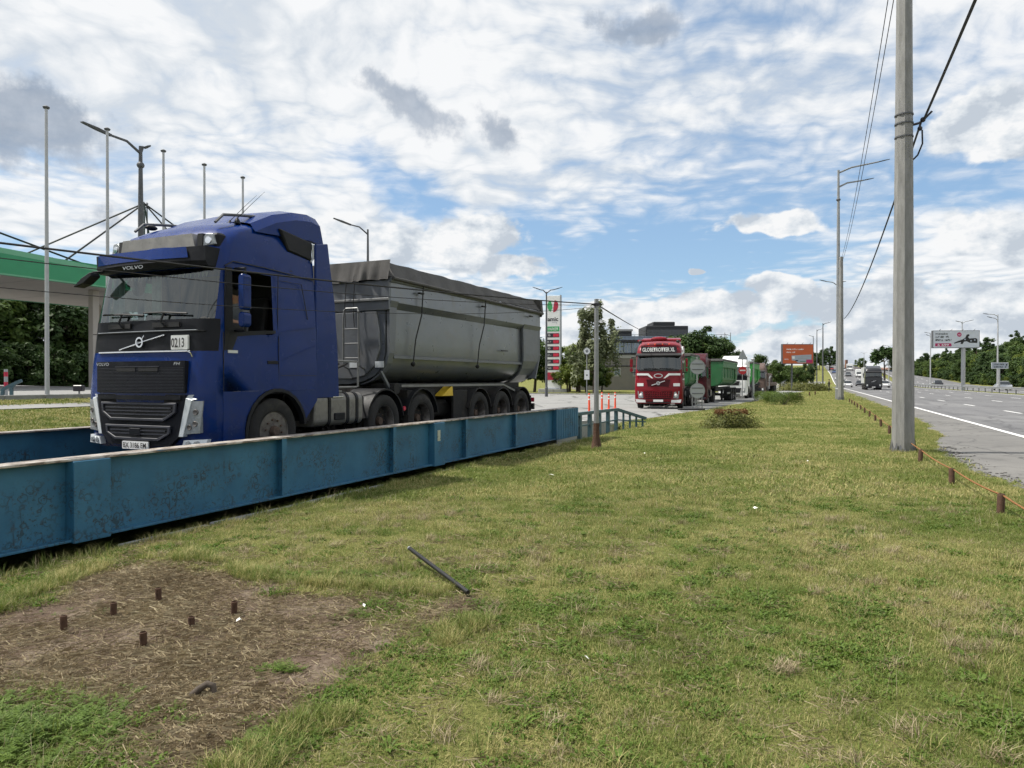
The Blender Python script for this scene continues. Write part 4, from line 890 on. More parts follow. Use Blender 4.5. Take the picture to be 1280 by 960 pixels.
# tank, battery box, step behind the front wheel
tk = MB().prism(rrect(.02, .72, .50, 1.06, .12, 5), 'x', 2.28, 3.60).build('fuel_tank', M['tank'], bt, bevel=.02)
for x in (2.62, 3.12, 3.38): MB().ring(rrect(.008, .732, .488, 1.072, .125, 5), rrect(.03, .71, .51, 1.05, .11, 5), 'x', x, x + .07).build('tank_strap', M['black'], tk)
bx('tank_step', M['panel'], tk, 2.78, 3.05, -.01, .03, .60, .72, .01); bx('tank_grab', M['chrome'], tk, 2.74, 3.02, .0, .05, .98, 1.0, .005)
bx('tank_top_plate', M['rail'], tk, 2.02, 3.0, .02, .75, 1.075, 1.10)
MB().prism([(2.02, .62), (2.15, .62), (2.24, 1.06), (2.0, 1.06)], 'y', .02, .40).build('wheel_flap', M['black'], bt)
bx('fifth_wheel', M['chassis'], bt, 4.4, 5.4, .8, 1.7, 1.06, 1.16); bx('catwalk', M['chassis'], bt, 2.9, 3.9, .7, 1.8, 1.07, 1.10)
for z in (1.15, 1.62): MB().tube([(2.95, .35, z), (3.85, .35, z), (3.95, .45, z)], .018, 6).build('air_line_rail', M['rail'], bt)
MB().tube([(3.9, .35, 1.15), (3.9, .35, 1.62)], .018, 6).build('air_line_rail', M['rail'], bt)
for y in (.9, 1.1, 1.3): MB().tube([(2.5, y, 1.9), (2.9, y, 1.4), (3.6, y + .1, 1.35), (4.3, y, 1.6)], .022, 6).build('air_hose', M['cable'], bt)
MB().tube([(2.62, .5, 1.1), (2.62, .5, 3.2)], .09, 10).build('air_intake', M['black'], bt)
# ---- grey tipper trailer behind it
OFF = 8.0
tr = lane_empty('tipper_trailer', 3.09 + OFF, 0.0, 0.37)
tag(tr, 'grey steel tipper trailer with rolled grey tarpaulin cover behind the blue cab', 'trailer')
X0, X1, ZT, ZB = 4.45, 12.02, 3.20, 1.20
tipper(tr, X0, X1, ZT, ZB, M['tip'], M['tipd'], off=OFF)
def tpart(name, mb, m, bevel=0.0, smooth=None, parent=tr): return mb.build(name, m, parent, (-OFF, 0, 0) if parent is tr else (0, 0, 0), bevel=bevel, smooth=smooth)
# front wall: upper plate, light rail, bulged lower pan, ladder
tpart('front_plate', MB().box(X0 - .05, X0 - .002, .0, 2.5, 2.62, 3.19), M['tipd'], .008)
tpart('front_rail', MB().box(X0 - .085, X0 - .052, -.01, 2.51, 2.80, 2.845), M['rail'], .004)
pan = [(.30, 2.60), (.22, 2.2), (.22, 1.85), (.34, 1.55), (.58, 1.36), (.9, 1.30), (1.6, 1.30), (1.92, 1.36), (2.16, 1.55), (2.28, 1.85), (2.28, 2.2), (2.2, 2.60)]
tpart('front_pan', MB().prism(pan, 'x', X0 - .045, X0 - .003), M['tipd'], .012)
ld = tpart('ladder', MB().tube([(X0 - .05, .95, 1.50), (X0 - .20, .95, 1.55), (X0 - .20, .95, 2.50), (X0 - .18, .95, 2.62), (X0 - .18, .90, 2.66), (X0 - .18, .63, 2.66), (X0 - .20, .60, 2.60), (X0 - .20, .58, 1.55), (X0 - .05, .58, 1.50)], .020, 6), M['rail'])
for z in (1.70, 1.98, 2.26): MB().tube([(X0 - .20, .58, z), (X0 - .20, .95, z)], .014, 6).build('rung', M['rail'], ld)
for y in (.72, .12): tpart('marker_plate', MB().box(X0 - .052, X0 - .046, y, y + .2, 1.52, 1.64), M['lampw'])
# tarpaulin over hoops
ta = MB(); nx, ny = 60, 14; vs = []; fs = []
for i in range(nx + 1):
    kx = i / nx; x = X0 - .05 + (X1 - X0 + .10) * kx
    hoop = 0.5 + 0.5 * math.cos(kx * math.pi * 2 * 7)
    for j in range(ny + 1):
        ky = j / ny; y = -.04 + 2.58 * ky
        e = min(ky, 1 - ky) / 0.5; z = ZT + .05 + .30 * min(1, e / .055) + .035 * (min(1, e) - .0) - .007 * (1 - hoop) * min(1, e / .1)
        yy_ = y + (0.035 if j in (1,) else -0.035 if j == ny - 1 else 0) * 0 + .012 * math.sin(x * 9 + j)
        fr2 = 0.0
        if kx < .02: z = min(z, ZT + .06) if i == 0 else z
        vs.append((x, yy_, z + .004 * math.sin(x * 5 + y * 4)))
for i in range(nx):
    for j in range(ny): a = i * (ny + 1) + j; fs.append((a, a + 1, a + ny + 2, a + ny + 1))
ta.add(vs, fs); tarp = tpart('tarpaulin', ta, M['tarp'], smooth=40)
fl = MB(); rngf = np.random.default_rng(21); nj = 64; rows = []      # gathered front flap with hanging folds
dj = np.convolve(rngf.normal(size=nj + 9), np.ones(3) / 3, 'same')[:nj + 1]; dk_ = np.convolve(rngf.normal(size=nj + 9), np.ones(5) / 5, 'same')[:nj + 1]
for k in range(6):
    kk = k / 5; rows.append([(X0 - .03 - .07 * kk - .035 * dj[j] * kk - .02 * dk_[j] * math.sin(kk * 3.1), -.02 + 2.54 * j / nj + .05 * dk_[j] * kk, ZT + .375 - .385 * kk + .025 * dk_[j] * kk) for j in range(nj + 1)])
for k in range(5):
    for j in range(nj): fl.add([rows[k][j], rows[k][j + 1], rows[k + 1][j + 1], rows[k + 1][j]], [(0, 1, 2, 3)])
fl.build('front_flap', M['tarp'], tarp, smooth=60)
MB().tube([(X0 - .02, -.07, ZT + .02), (X1 + .06, -.07, ZT - .02)], .035, 8).build('tarpaulin_roll', M['tarp'], tarp)
for x in (5.5, 8.35, 11.25):
    MB().box(x - .14, x + .02, -.10, -.04, ZT - .18, ZT - .15).build('strap_bracket', M['chassis'], tarp)
    if x < 11: MB().tube([(x, -.09, ZT - .02), (x - .02, -.06, 2.6), (x - .12, .02, 2.1), (x - .20, .03, 1.62)], .014, 5).ball((x - .2, .03, 1.60), .05, 8, 6).build('strap', M['strap'], tarp)
for y in (.75, .95, 1.5): MB().tube([(X0 - .11, y, ZT), (X0 - .12, y + .03, 2.7), (X0 - .15, y - .02, 2.3)], .008, 4).build('front_cord', M['strap'], tarp)
MB().prism([(X1 + .02, ZT - .12), (X1 + .14, ZT + .0), (X1 + .05, ZT + .36), (X1 - .1, ZT + .36)], 'y', -.05, 2.55).build('rear_flap', M['tarp'], tarp)
tpart('tailgate', MB().prism([(X1 + .01, 3.15), (X1 + .08, 3.1), (X1 + .06, 1.9), (X1 - .22, 1.32), (X1 - .30, 1.32), (X1 + .0, 1.9)], 'y', .02, 2.48), M['tipd'], .01)
tpart('warning_text', MB().box(9.55, 9.95, .055, .068, 2.02, 2.05), M['ink'])
# chassis, rails, axles
for y in (.55, 1.87): tpart('frame_rail', MB().prism([(4.9, 1.02), (4.9, 1.18), (9.6, 1.18), (10.4, 1.02), (11.9, 1.0), (11.9, .80), (7.3, .80), (6.4, .98)], 'y', y, y + .08), M['chassis'])
tpart('side_rail', MB().tube([(4.95, .10, 1.165), (9.7, .10, 1.165), (10.45, .10, 1.0)], .035, 4), M['rail'])
tpart('lift_hinge', MB().tube([(4.75, .05, 1.12), (4.75, .6, 1.12)], .11, 12), M['chassis'])
tpart('front_strut', MB().prism([(4.34, 1.45), (4.40, 1.45), (4.82, 1.0), (4.76, .97)], 'y', .15, .21), M['tipd'])
tpart('subframe', MB().box(4.9, 11.2, .30, 2.2, 1.0, 1.215), M['chassis'])  # added box: hides the bright ground under the body so the gap stays dark
tpart('wheel_chock', MB().prism([(6.55, .93), (7.05, .93), (7.02, 1.16)], 'y', .08, .28), M['yellow'])
tpart('landing_leg', MB().box(7.38, 7.50, .42, .56, .12, 1.1).box(7.30, 7.58, .36, .62, .05, .12), M['chassis']); tpart('landing_leg', MB().box(7.38, 7.50, 1.94, 2.08, .12, 1.1).box(7.30, 7.58, 1.88, 2.14, .05, .12), M['chassis'])
tpart('air_tank', MB().prism(rrect(.35, .75, .45, .85, .15, 4), 'x', 6.3, 7.3).prism(rrect(1.75, 2.15, .45, .85, .15, 4), 'x', 6.3, 7.3), M['chassis']); tpart('support_frame', MB().box(7.55, 7.75, .35, 2.15, .40, 1.0).box(8.9, 8.95, .6, 1.9, .2, 1.0).box(10.15, 10.2, .6, 1.9, .2, 1.0), M['chassis'])  # tanks and cross plates added to keep the open underside dark
tpart('mud_flap', MB().box(11.48, 11.50, .05, .55, .25, .85).box(11.48, 11.50, 1.95, 2.45, .25, .85), M['rubber'])
tpart('toolbox', MB().box(5.2, 6.3, .1, .5, .86, 1.08), M['chassis'], .01); tpart('side_guard', MB().box(7.1, 7.78, .10, .16, .40, 1.05), M['chassis'], .01)
for x in (8.27, 9.55, 10.81):
    axle(tr, x - OFF)
    for y0, y1 in ((.0, .50), (2.0, 2.5)): mudguard(tr, x - OFF, y0, y1, .60, 12, 168, 'chassis')
tpart('rear_bumper', MB().box(11.75, 11.87, .1, 2.4, .45, .62).box(11.6, 11.75, .7, .8, .5, .85).box(11.6, 11.75, 1.7, 1.8, .5, .85), M['chassis'])
tpart('tail_lamp', MB().box(11.87, 11.90, .12, .42, .66, .78), M['tred'])
# ---- lorries waiting in the queue
def queue_truck(s, n, body, label, cat='truck', style='plain', lean=0.0, sc=0.95, name='tractor_unit', root=None, group='lorries queueing for the weighbridge'):
    o = root or lane_empty(name, s, n, 0.0, lean); o.scale = (sc,) * 3
    tag(o, label, cat, group)
    cab_shell(o, body, M['panel'] if style == 'white' else body, M['wglass'], M['carglass'])
    axle(o, 1.37, True, dual=False); axle(o, 4.7); chassis(o, .9, 6.0)
    for y0, y1 in ((0, .66), (1.84, 2.5)): mudguard(o, 4.7, y0, y1, .62)
    lo = fpoly('lower_grille', M['ink'] if style != 'red' else M['darkred'], [(.50, .98), (2.0, .98), (1.92, .55), (.58, .55)], -.03, .03, o)
    for z in (.64, .74, .84, .93): fpanel('slat', body if style == 'red' else M['frameg'], .56, 1.94, z - .014, z + .014, -.05, -.03, lo, cut=5)
    if style == 'red':
        for y in np.linspace(.7, 1.8, 10): bx('grille_bar', M['red'], lo, -.055, -.03, y - .012, y + .012, .68, .92)
    up = fpoly('upper_grille', M['ink'] if style != 'red' else M['darkred'], [(.62, 1.60), (1.88, 1.60), (1.80, 1.22), (.70, 1.22)], -.02, .04, o)
    bar('badge_bar', M['silver'], (1.6, 1.28), (.9, 1.52), .022, up, -.03); MB().ring(circ(1.25, 1.40, .10, 16), circ(1.25, 1.40, .06, 16), 'x', -.06, -.02).build('badge_ring', M['silver'], up)
    for q in (lambda y: y, lambda y: 2.5 - y):
        hl = MB().prism([(q(.14), .98), (q(.42), .93), (q(.46), .60), (q(.20), .58)], 'x', -.02, .10).build('headlight', M['lamp'], o)
        for v in hl.data.vertices: v.co.x += fx(v.co.y) + .02
        MB().ball((.02 + fx(.33), q(.33), .76), (.06, .09, .09), 10, 8).build('lamp_bulb', M['white'], hl)
        MB().prism([(q(.04), .53), (q(.56), .50), (q(.58), .36), (q(.08), .36)], 'x', .04, .16).build('fog_lamp', M['white'] if style in ('red', 'white') else M['frameg'], o)
    lp_ = fpoly('licence_plate', M['white'], rrect(.99, 1.51, .40, .52, .01, 2), -.05, -.02, o)
    fpanel('bumper_slot', M['ink'], .62, 1.88, .34, .40, .02, .12, o); fpanel('windscreen_base', M['ink'], .15, 2.35, 2.05, 2.14, .03, .08, o)
    for y0 in (.75, 1.6): MB().tube([(.04, y0 - .35, 2.17), (.03, y0, 2.2), (.05, y0 + .45, 2.2)], .016, 4).build('wiper', M['ink'], o)
    bx('dashboard', M['interior'], o, .25, .8, .1, 2.4, 1.8, 2.12); bx('rear_curtain', M['interior'], o, 1.5, 1.55, .08, 2.42, 1.2, 3.1)
    vs_ = MB().prism([(.10, 2.84), (.02, 2.90), (.20, 3.02), (.34, 3.02), (.32, 2.86)], 'y', .05, 2.45).build('sun_visor', M['ink'] if style != 'white' else M['white'], o)
    mirror(o, body, 0); mirror(o, body, 1)
    MB().prism([(1.1, 3.60), (1.7, 3.86), (2.3, 3.95), (2.35, 3.5)], 'y', .2, 2.3).build('roof_fairing', body, o, bevel=.03)
    for y0, y1 in ((.02, .07), (2.43, 2.48)): MB().prism([(2.3, 1.0), (2.75, 1.0), (2.7, 2.8), (2.55, 3.5), (2.3, 3.5)], 'y', y0, y1).build('side_wing', body, o)
    for y in (.10, 1.85): MB().prism(rrect(y, y + .6, .5, 1.05, .1, 3), 'x', 2.3, 3.9).build('fuel_tank', M['tank'] if style != 'red' else M['rail'], o)
    strips(o, 'door_seam', M['ink'], -.002, [[(.35, 1.12), (.35, 1.95)], [(1.42, 1.13), (1.42, 2.9)]], .012)
    return o
def queue_trailer(s, n, m, label, x1=9.6, zt=3.0, lean=0.0, sc=0.95, group='green tippers in the queue'):
    o = lane_empty('tipper_trailer', s, n, 0.0, lean); o.scale = (sc,) * 3; tag(o, label, 'trailer', group)
    tipper(o, 0, x1, zt, 1.25, m, m)
    for i in range(5): MB().box(1.0 + i * 1.7, 1.09 + i * 1.7, .0, .06, 1.9, zt - .45).build('side_post', m, o)
    MB().prism([(-.06, zt + .02), (.0, zt + .22), (x1, zt + .22), (x1 + .1, zt + .02)], 'y', -.04, 2.54).build('tarpaulin', M['tarp'], o, bevel=.04)
    for y in (.6, 1.82): bx('frame_rail', M['chassis'], o, .2, x1 - .2, y, y + .08, .85, 1.2)
    for x in (x1 - 3.7, x1 - 2.4, x1 - 1.1):
        axle(o, x)
        for y0, y1 in ((.0, .5), (2.0, 2.5)): mudguard(o, x, y0, y1, .60, 12, 168, 'chassis')
    bx('landing_leg', M['chassis'], o, 2.6, 2.75, .4, .55, .1, 1.0); bx('side_guard', M['rail'], o, 2.9, x1 - 4.5, .06, .10, .6, .75)
    return o
s_r, n_r = SN(9.5, 40.2)
rt = queue_truck(s_r, n_r, M['red'], 'red truck cab with white stripes and roof lettering heading the queue', style='red', lean=R(8), sc=1.05)
fpoly('roof_sign', M['tblack'], rrect(.30, 2.20, 3.04, 3.38, .06, 3), .19, .34, rt)
text('lettering', 'GLOBETROTTER XL', M['white'], rt, (.19, 1.25, 3.11), .22, '-x', 1.72, bold=.03, ext=.03)
for q in (lambda y: y, lambda y: 2.5 - y):
    fpoly('white_stripe', M['white'], [(q(y), z) for y, z in ((.10, 1.93), (.72, 1.93), (.98, 1.66), (.90, 1.66), (.66, 1.82), (.10, 1.82))], -.005 + .03, .06, rt)
    fpoly('marker_plate', M['white'], [(q(y), z) for y, z in ((.12, 1.40), (.46, 1.40), (.46, 1.24), (.12, 1.24))], -.002, .04, rt)
MB().prism([(YC + .24 * math.cos(R(a)), 1.80 + .12 * math.sin(R(a))) for a in range(0, 360, 20)], 'x', .0, .04).build('emblem', M['silver'], rt)
MB().prism([(YC + .18 * math.cos(R(a)), 1.80 + .08 * math.sin(R(a))) for a in range(0, 360, 20)], 'x', -.01, .01).build('emblem', M['red'], rt)
MB().tube([(.55, .1, 3.70), (.50, 1.25, 3.74), (.55, 2.4, 3.70)], .07, 8).build('roof_bar', M['red'], rt); MB().ball((.50, 1.25, 3.80), (.20, .45, .13)).build('roof_beacon', M['red'], rt)
for y in (.25, 2.25): MB().ball((.46, y, 3.66), (.12, .10, .09)).build('roof_spotlight', M['ink'], rt)
for y in (.7, 1.05, 1.45, 1.8): MB().ball((.36, y, 3.50), (.05, .05, .04), 8, 6).build('roof_marker', M['orange'], rt)
for x0, x1, z0, z1 in ((.5, 1.3, 2.95, 3.08), (.7, 1.2, 3.2, 3.36), (1.5, 2.2, 3.05, 3.3), (1.5, 2.2, 2.5, 2.62), (.4, 1.35, 1.50, 1.62), (1.5, 2.25, 1.5, 1.62), (.4, 1.35, 1.85, 1.9)):
    MB().prism([(x0, z0), (x1, z0 + .05), (x1 + .08, z1 + .05), (x0 + .08, z1)], 'y', .0 if z0 > 2 else -.006, .16 if z0 > 2 else .002).build('side_stripe', M['white'], rt)
queue_trailer(40.9, 0.45, M['green'], 'dark green tipper body close behind the red cab', x1=4.6, zt=3.25, lean=R(3.0))
queue_truck(46.6, 0.45, M['darkred'], 'dark red truck cab half hidden between two green tippers', style='dark', lean=R(0.8), sc=.9)
queue_trailer(50.2, -0.2, M['green'], 'green tipper trailer with a tied cover in front of the white cab', x1=9.2, zt=3.15, lean=R(0.5))
queue_truck(61.6, -0.6, M['white'], 'white truck cab behind the no entry sign', style='white', lean=R(0.5), sc=.97)
queue_trailer(66.0, -0.6, M['green2'], 'bright green tipper trailer behind the white cab', x1=7.0, zt=3.3)
queue_truck(76.0, -0.9, M['brown'], 'brown flatbed truck last in the queue', style='dark', sc=0.88)
lt = lane_empty('low_loader', 80.0, -1.1); tag(lt, 'low loader with grey arched rails at the end of the queue', 'trailer', 'lorries queueing for the weighbridge')
bx('deck', M['brown'], lt, 0, 9, 0, 2.5, 1.0, 1.4, .03); bx('load', M['brown'], lt, .5, 6, .3, 2.2, 1.4, 2.4, .1)
for x in (5.5, 6.8, 8.1): axle(lt, x)
MB().tube([(-.6, .1, .7), (-.4, .1, 1.8), (.8, .1, 2.1), (2.4, .1, 2.0), (3.2, .1, 1.2)], .07, 6).tube([(-.6, 1.2, .7), (-.4, 1.2, 1.8), (.8, 1.2, 2.1)], .07, 6).build('arched_rail', M['rail'], lt)
# ---- lorry and cars on the highway
def road_empty(name, a, p, rz=0.0):
    q = Q(a, p); return empty(name, (q.x, q.y, Hf(q.x, q.y) + .035 + .06 * float(sm(a, 140, 200))), ROADA + rz)
bk = road_empty('box_truck', 106.0, 4.75)
tag(bk, 'black truck cab with a grey box body coming down the highway', 'truck')
queue_truck(0, 0, M['truckblack'], bk['label'], style='black', root=bk, sc=1.0, group=None)
bx('cargo_box', M['boxgrey'], bk, 2.9, 10.5, -.02, 2.52, 1.05, 3.75, .03)
for x in (7.6, 8.9): axle(bk, x)
CARM = {}
def car_meshes():
    prof = [(0, .42), (.03, .62), (.25, .74), (1.15, .88), (3.45, .92), (4.25, .86), (4.40, .62), (4.42, .40), (4.1, .28), (.2, .26)]
    b = MB(); ys = [(.06, .04), (.0, 0), (1.76, 0), (1.70, .04)]
    b.prism(prof, 'y', .0, 1.76); body = b.mesh('body', M['carpaint'], bevel=.05)
    g = MB(); lo = [(1.15, .87), (3.75, .90), (3.15, 1.40), (1.90, 1.42)]
    vs = [(x, (.06 if z < 1 else .24), z) for x, z in lo] + [(x, (1.70 if z < 1 else 1.52), z) for x, z in lo]
    g.add(vs, [(0, 1, 2, 3), (7, 6, 5, 4), (0, 4, 5, 1), (1, 5, 6, 2), (3, 2, 6, 7), (0, 3, 7, 4)]); gl = g.mesh('cabin_glass', M['carglass'], bevel=.03)
    rf = MB().prism([(1.86, 1.425), (3.18, 1.41), (3.05, 1.45), (2.0, 1.465)], 'y', .24, 1.52).mesh('roof', M['carpaint'], bevel=.01)
    wl = MB().lathe([(.16, -.09), (.28, -.10), (.32, -.07), (.32, .07), (.28, .10), (.16, .09)], 'y', 18, close=True).lathe([(.16, -.08), (.12, -.06), (.01, -.07)], 'y', 12, m=1).mesh('wheel', [M['rubber'], M['rim']])
    hl = MB().prism(rrect(0, .34, .60, .72, .03, 2), 'x', .02, .12).mesh('headlight', M['lamp'])
    return body, gl, rf, wl, hl
CB, CG, CR, CW, CH = car_meshes()
def car(a, p, col, label, cat='car', rz=0.0, group='cars on the highway', sc=1.0, dz=0.0, van=False):
    o = road_empty('van' if van else 'car', a, p, rz); o.scale = (sc, sc, sc); tag(o, label, 'van' if van else cat, group)
    for nm, me in (('body', CB), ('cabin_glass', CG), ('roof', CR)): c = link(nm, me, o); c.color = (*col, 1)
    if van: v = bx('cargo_body', M['white'], o, 1.9, 4.4, .02, 1.74, .6, 2.1, .08)
    for x in (.80, 3.50):
        for y in (.09, 1.67): link('wheel', CW, o, (x, y, .32))
    for y in (.10, 1.32): link('headlight', CH, o, (0, y, 0))
    return o
WH, SI, BK, RD, BL, GY = (.75, .75, .74), (.45, .47, .50), (.02, .02, .025), (.35, .03, .03), (.04, .08, .22), (.14, .15, .16)
car(112, 21.0, SI, 'silver car passing behind the guard rail below the blue road sign', rz=math.pi)
far_cars = [(128, 6.0, SI, 'silver car right behind the black box truck'), (146, 9.4, WH, 'white car near the palm-like tree on the far road'), (150, 2.4, WH, 'white car following the black box truck in the near lane'),
            (168, 5.8, BK, 'black car low on the far slope'), (182, 2.3, SI, 'silver car low on the far slope in the near lane'), (196, 9.5, WH, 'white car low on the far slope in the third lane'),
            (214, 2.4, WH, 'white car halfway up the far slope in the near lane'), (236, 6.0, GY, 'grey car halfway up the far slope'), (258, 2.4, BL, 'dark blue car halfway up the far slope'),
            (285, 6.1, WH, 'white car high on the far slope'), (310, 2.6, RD, 'red car high on the far slope'), (340, 6.0, SI, 'silver car high on the far slope'),
            (375, 2.5, WH, 'white car near the crest in the near lane'), (410, 6.0, GY, 'grey car near the crest of the far road')]
for a, p, c, l in far_cars: car(a, p, c, l, rz=random.uniform(-.01, .01))
car(230, 9.3, WH, 'white van climbing the far slope', van=True, sc=1.25)
car(300, 9.5, WH, 'white van high on the far slope by the trees', van=True, sc=1.35)
car(173, 20.6, BK, 'black car beyond the guard rail right of the big pole', rz=math.pi)
# ------------------------------------------------------------------ guard rail in the median
gr = road_empty('guard_rail', 0, 15.8); tag(gr, 'galvanised guard rail on short posts along the far side of the highway', 'guard rail')
MB().prism([(-.02, .50), (.03, .54), (.0, .60), (.0, .66), (.03, .72), (-.02, .78), (-.05, .72), (-.03, .64), (-.05, .54)], 'x', 20, 250).build('rail_beam', M['steel'], gr)
pm = MB().box(-.06, .06, -.12, -.03, -.05, .74).mesh('post', M['darksteel'])
for i in range(58): link('post', pm, gr, (22 + i * 4.0, 0, 0))
# ------------------------------------------------------------------ poles, lamps, cables
def cable(name, p0, p1, sag, r, label, m='cable', group=None, seg=24, cat='cable'):
    p0, p1 = Vector(p0), Vector(p1); pts = []
    for i in range(seg + 1):
        k = i / seg; q = p0.lerp(p1, k); q.z -= sag * 4 * k * (1 - k); pts.append(q)
    o = MB().tube(pts, r, 5).build(name, M[m]); return tag(o, label, cat, group)
def big_pole(name, base, h, r0, r1, label, seg=8):
    o = empty(name, base); tag(o, label, 'pole', 'concrete poles along the highway')
    MB().tube([(0, 0, -.1), (0, 0, h * .5), (0, 0, h)], [r0, (r0 + r1) / 2, r1], seg).build('shaft', M['pole'], o, smooth=25)
    c = MB()
    for k in range(18):                                                     # ragged collar of tar paper round the foot
        a0, a1 = 2 * math.pi * k / 18, 2 * math.pi * (k + 1) / 18; hh = random.uniform(.10, .34)
        for rr0, rr1 in ((r0 + .055, r0 + .012),):
            am = (a0 + a1) / 2
            c.add([(rr0 * math.cos(a0), rr0 * math.sin(a0), -.03), (rr0 * math.cos(a1), rr0 * math.sin(a1), -.03), (rr1 * math.cos(am + .05), rr1 * math.sin(am + .05), hh), (rr1 * math.cos(am - .05), rr1 * math.sin(am - .05), hh)], [(0, 1, 2, 3)])
    c.build('foot_collar', M['darksteel'], o)
    return o
p1 = G(1129, 566); bp1 = big_pole('utility_pole', p1, 11.9, .235, .15, 'thick grey octagonal pole at the lawn edge in the right foreground')
for z in (7.12, 7.42, 7.62): MB().ring(circ(0, 0, .196, 16), circ(0, 0, .180, 16), 'z', z, z + .03).build('clamp_band', M['darksteel'], bp1)
cl = MB().tube([(.19, 0, 7.42), (.34, 0, 7.46), (.40, -.05, 7.50)], .028, 6).ball((.40, -.05, 7.52), .06, 8, 6).ball((.36, 0, 7.34), .055, 8, 6).tube([(.40, -.05, 7.5), (.52, -.2, 7.66)], .025, 6).build('cable_clamp', M['tblack'], bp1)
MB().tube([(.40, -.02, 7.3), (.42, 0, 7.0), (.33, .03, 6.75), (.2, .1, 6.6)], .02, 6).build('hanging_loop', M['cable'], bp1)
p2 = G(1051, 500); bp2 = big_pole('utility_pole', p2, 11.8, .235, .15, 'grey octagonal pole farther along the lawn beside the tall lamp post')
p0 = Vector((p1.x * 2 - p2.x, p1.y * 2 - p2.y, 0))
ca, cb = Vector((p1.x + .42, p1.y - .07, 7.54)), Vector((p2.x + .25, p2.y, 6.7))
cable('overhead_cable', (p0.x + .4, p0.y, 8.6), ca, .55, .026, 'thick black cable running up from the clamp on the near pole')
cable('overhead_cable', ca + Vector((-.05, .05, -.08)), cb, .75, .024, 'black cable sagging between the near pole and the second pole')
for dx_, dz_, w_ in ((-.22, 0.0, 'left'), (-.12, -.25, 'right')):
    cable('overhead_wire', (p1.x + dx_, p1.y, 11.2 + dz_), (p2.x + dx_ * .4, p2.y, 11.3 + dz_), .9, .011, f'thin wire left of the near pole, {w_} one of the pair', group='thin wires between the poles')
def lamp_post(base, h, arms, label, r0=.10, m='steel', group='street lamps', head=.75, cat='street lamp', joint=None):
    'arms: (dx, dy, dz, z at the pole)'
    o = empty('street_lamp', base); tag(o, label, cat, group)
    MB().tube([(0, 0, -.1), (0, 0, .9), (0, 0, .95), (0, 0, h * .75), (0, 0, h)], [r0 * 1.3, r0 * 1.3, r0, r0 * .75, r0 * .5], 10).build('shaft', M[m], o, smooth=30)
    if joint: MB().ball((0, 0, joint), (r0 * 1.12, r0 * 1.12, .12), 10, 6).build('joint', M['darksteel'], o)
    for dx_, dy_, dz_, z in arms:
        d = Vector((dx_, dy_, dz_)); e = Vector((0, 0, z)) + d; L = d.length; hd = min(head, L * .6)
        a = MB().tube([(0, 0, z - .15), Vector((0, 0, z)) + d * .25 + Vector((0, 0, .06)), e - d.normalized() * hd * .95], [r0 * .45, r0 * .40, r0 * .35], 6).build('arm', M[m], o)
        u = d.normalized(); sd_ = u.cross(Vector((0, 0, 1))).normalized(); up = sd_.cross(u); b = MB(); vs = []
        for k, (w, t_) in ((0, (.05, .035)), (.5, (.085, .035)), (1, (.06, .018))):
            c = e + u * hd * (k - 1.0)
            vs += [c + sd_ * w + up * t_, c - sd_ * w + up * t_, c - sd_ * w * .8 - up * t_, c + sd_ * w * .8 - up * t_]
        fs = [(3, 2, 1, 0), (8, 9, 10, 11)] + [(4 * i + k, 4 * i + (k + 1) % 4, 4 * i + 4 + (k + 1) % 4, 4 * i + 4 + k) for i in range(2) for k in range(4)]
        b.add(vs, fs).build('lamp_head', M['darksteel'], a)
    return o
b_ = G(1047.4, 499.3); lh = (HZ - 213) / FPX * b_.y + CAMH; k_ = b_.y / FPX
lamp_post(b_, lh, [(64 * k_, 0, 15 * k_, lh - .1), (44 * k_, 0, 9 * k_, lh - 1.3)], 'tall lamp post with two arms reaching over the road beside the second pole', .17, joint=(HZ - 250) / FPX * b_.y + CAMH, head=1.0)
b_ = G(1046.2, 494); k_ = b_.y / FPX
lamp_post(b_, (HZ - 351) * k_ + 1.65, [(-22 * k_, 0, 5 * k_, (HZ - 355) * k_ + 1.65), (11 * k_, 0, .1, (HZ - 353) * k_ + 1.65)], 'lower lamp post with a long arm to the left behind the second pole', .12)
for u, v, vt, arm, lab in ((1028.5, 487, 404, 10, 'slim lamp post nearest behind the person by the road'), (1021, 484.5, 412, 7, 'slim lamp post second behind the person by the road'), (1016.5, 483, 420, -6, 'slim lamp post third behind the person by the road')):
    b_ = G(u, v); k_ = b_.y / FPX; h = (HZ - vt) * k_ + 1.65; lamp_post(b_, h, [(arm * k_, 0, .4, h - .2)], lab, .13, m='darksteel', head=.8)
for u, Y, vt, arms, lab in ((1247, 108, 393, (-20, -15), 'lamp post with two arms carrying the blue road sign'), (1202.5, 118, 402, (-10, 13), 'lamp post with two spread arms in front of the white billboard'), (1163, 150, 416, (-9, -7), 'lamp post left of the white billboard'),
                            (1111, 190, 432, (-8, 8), 'lamp post behind the palm-like tree'), (1095, 230, 437, (-7, 7), 'lamp post far up the road above the black box truck'), (1080, 290, 441, (-5, 5), 'lamp post far up the road left of the black box truck')):
    x = (u - 640) / FPX * Y; b_ = Vector((x, Y, Hf(x, Y))); k_ = Y / FPX; h = (HZ - vt) * k_ + 1.65 - b_.z
    lamp_post(b_, h, [(a * k_, -.3, .25 + .15 * i, h - .15 - i * .6 * (arms[0] * arms[1] > 0)) for i, a in enumerate(arms)], lab, .13, m='polewhite', head=.8)
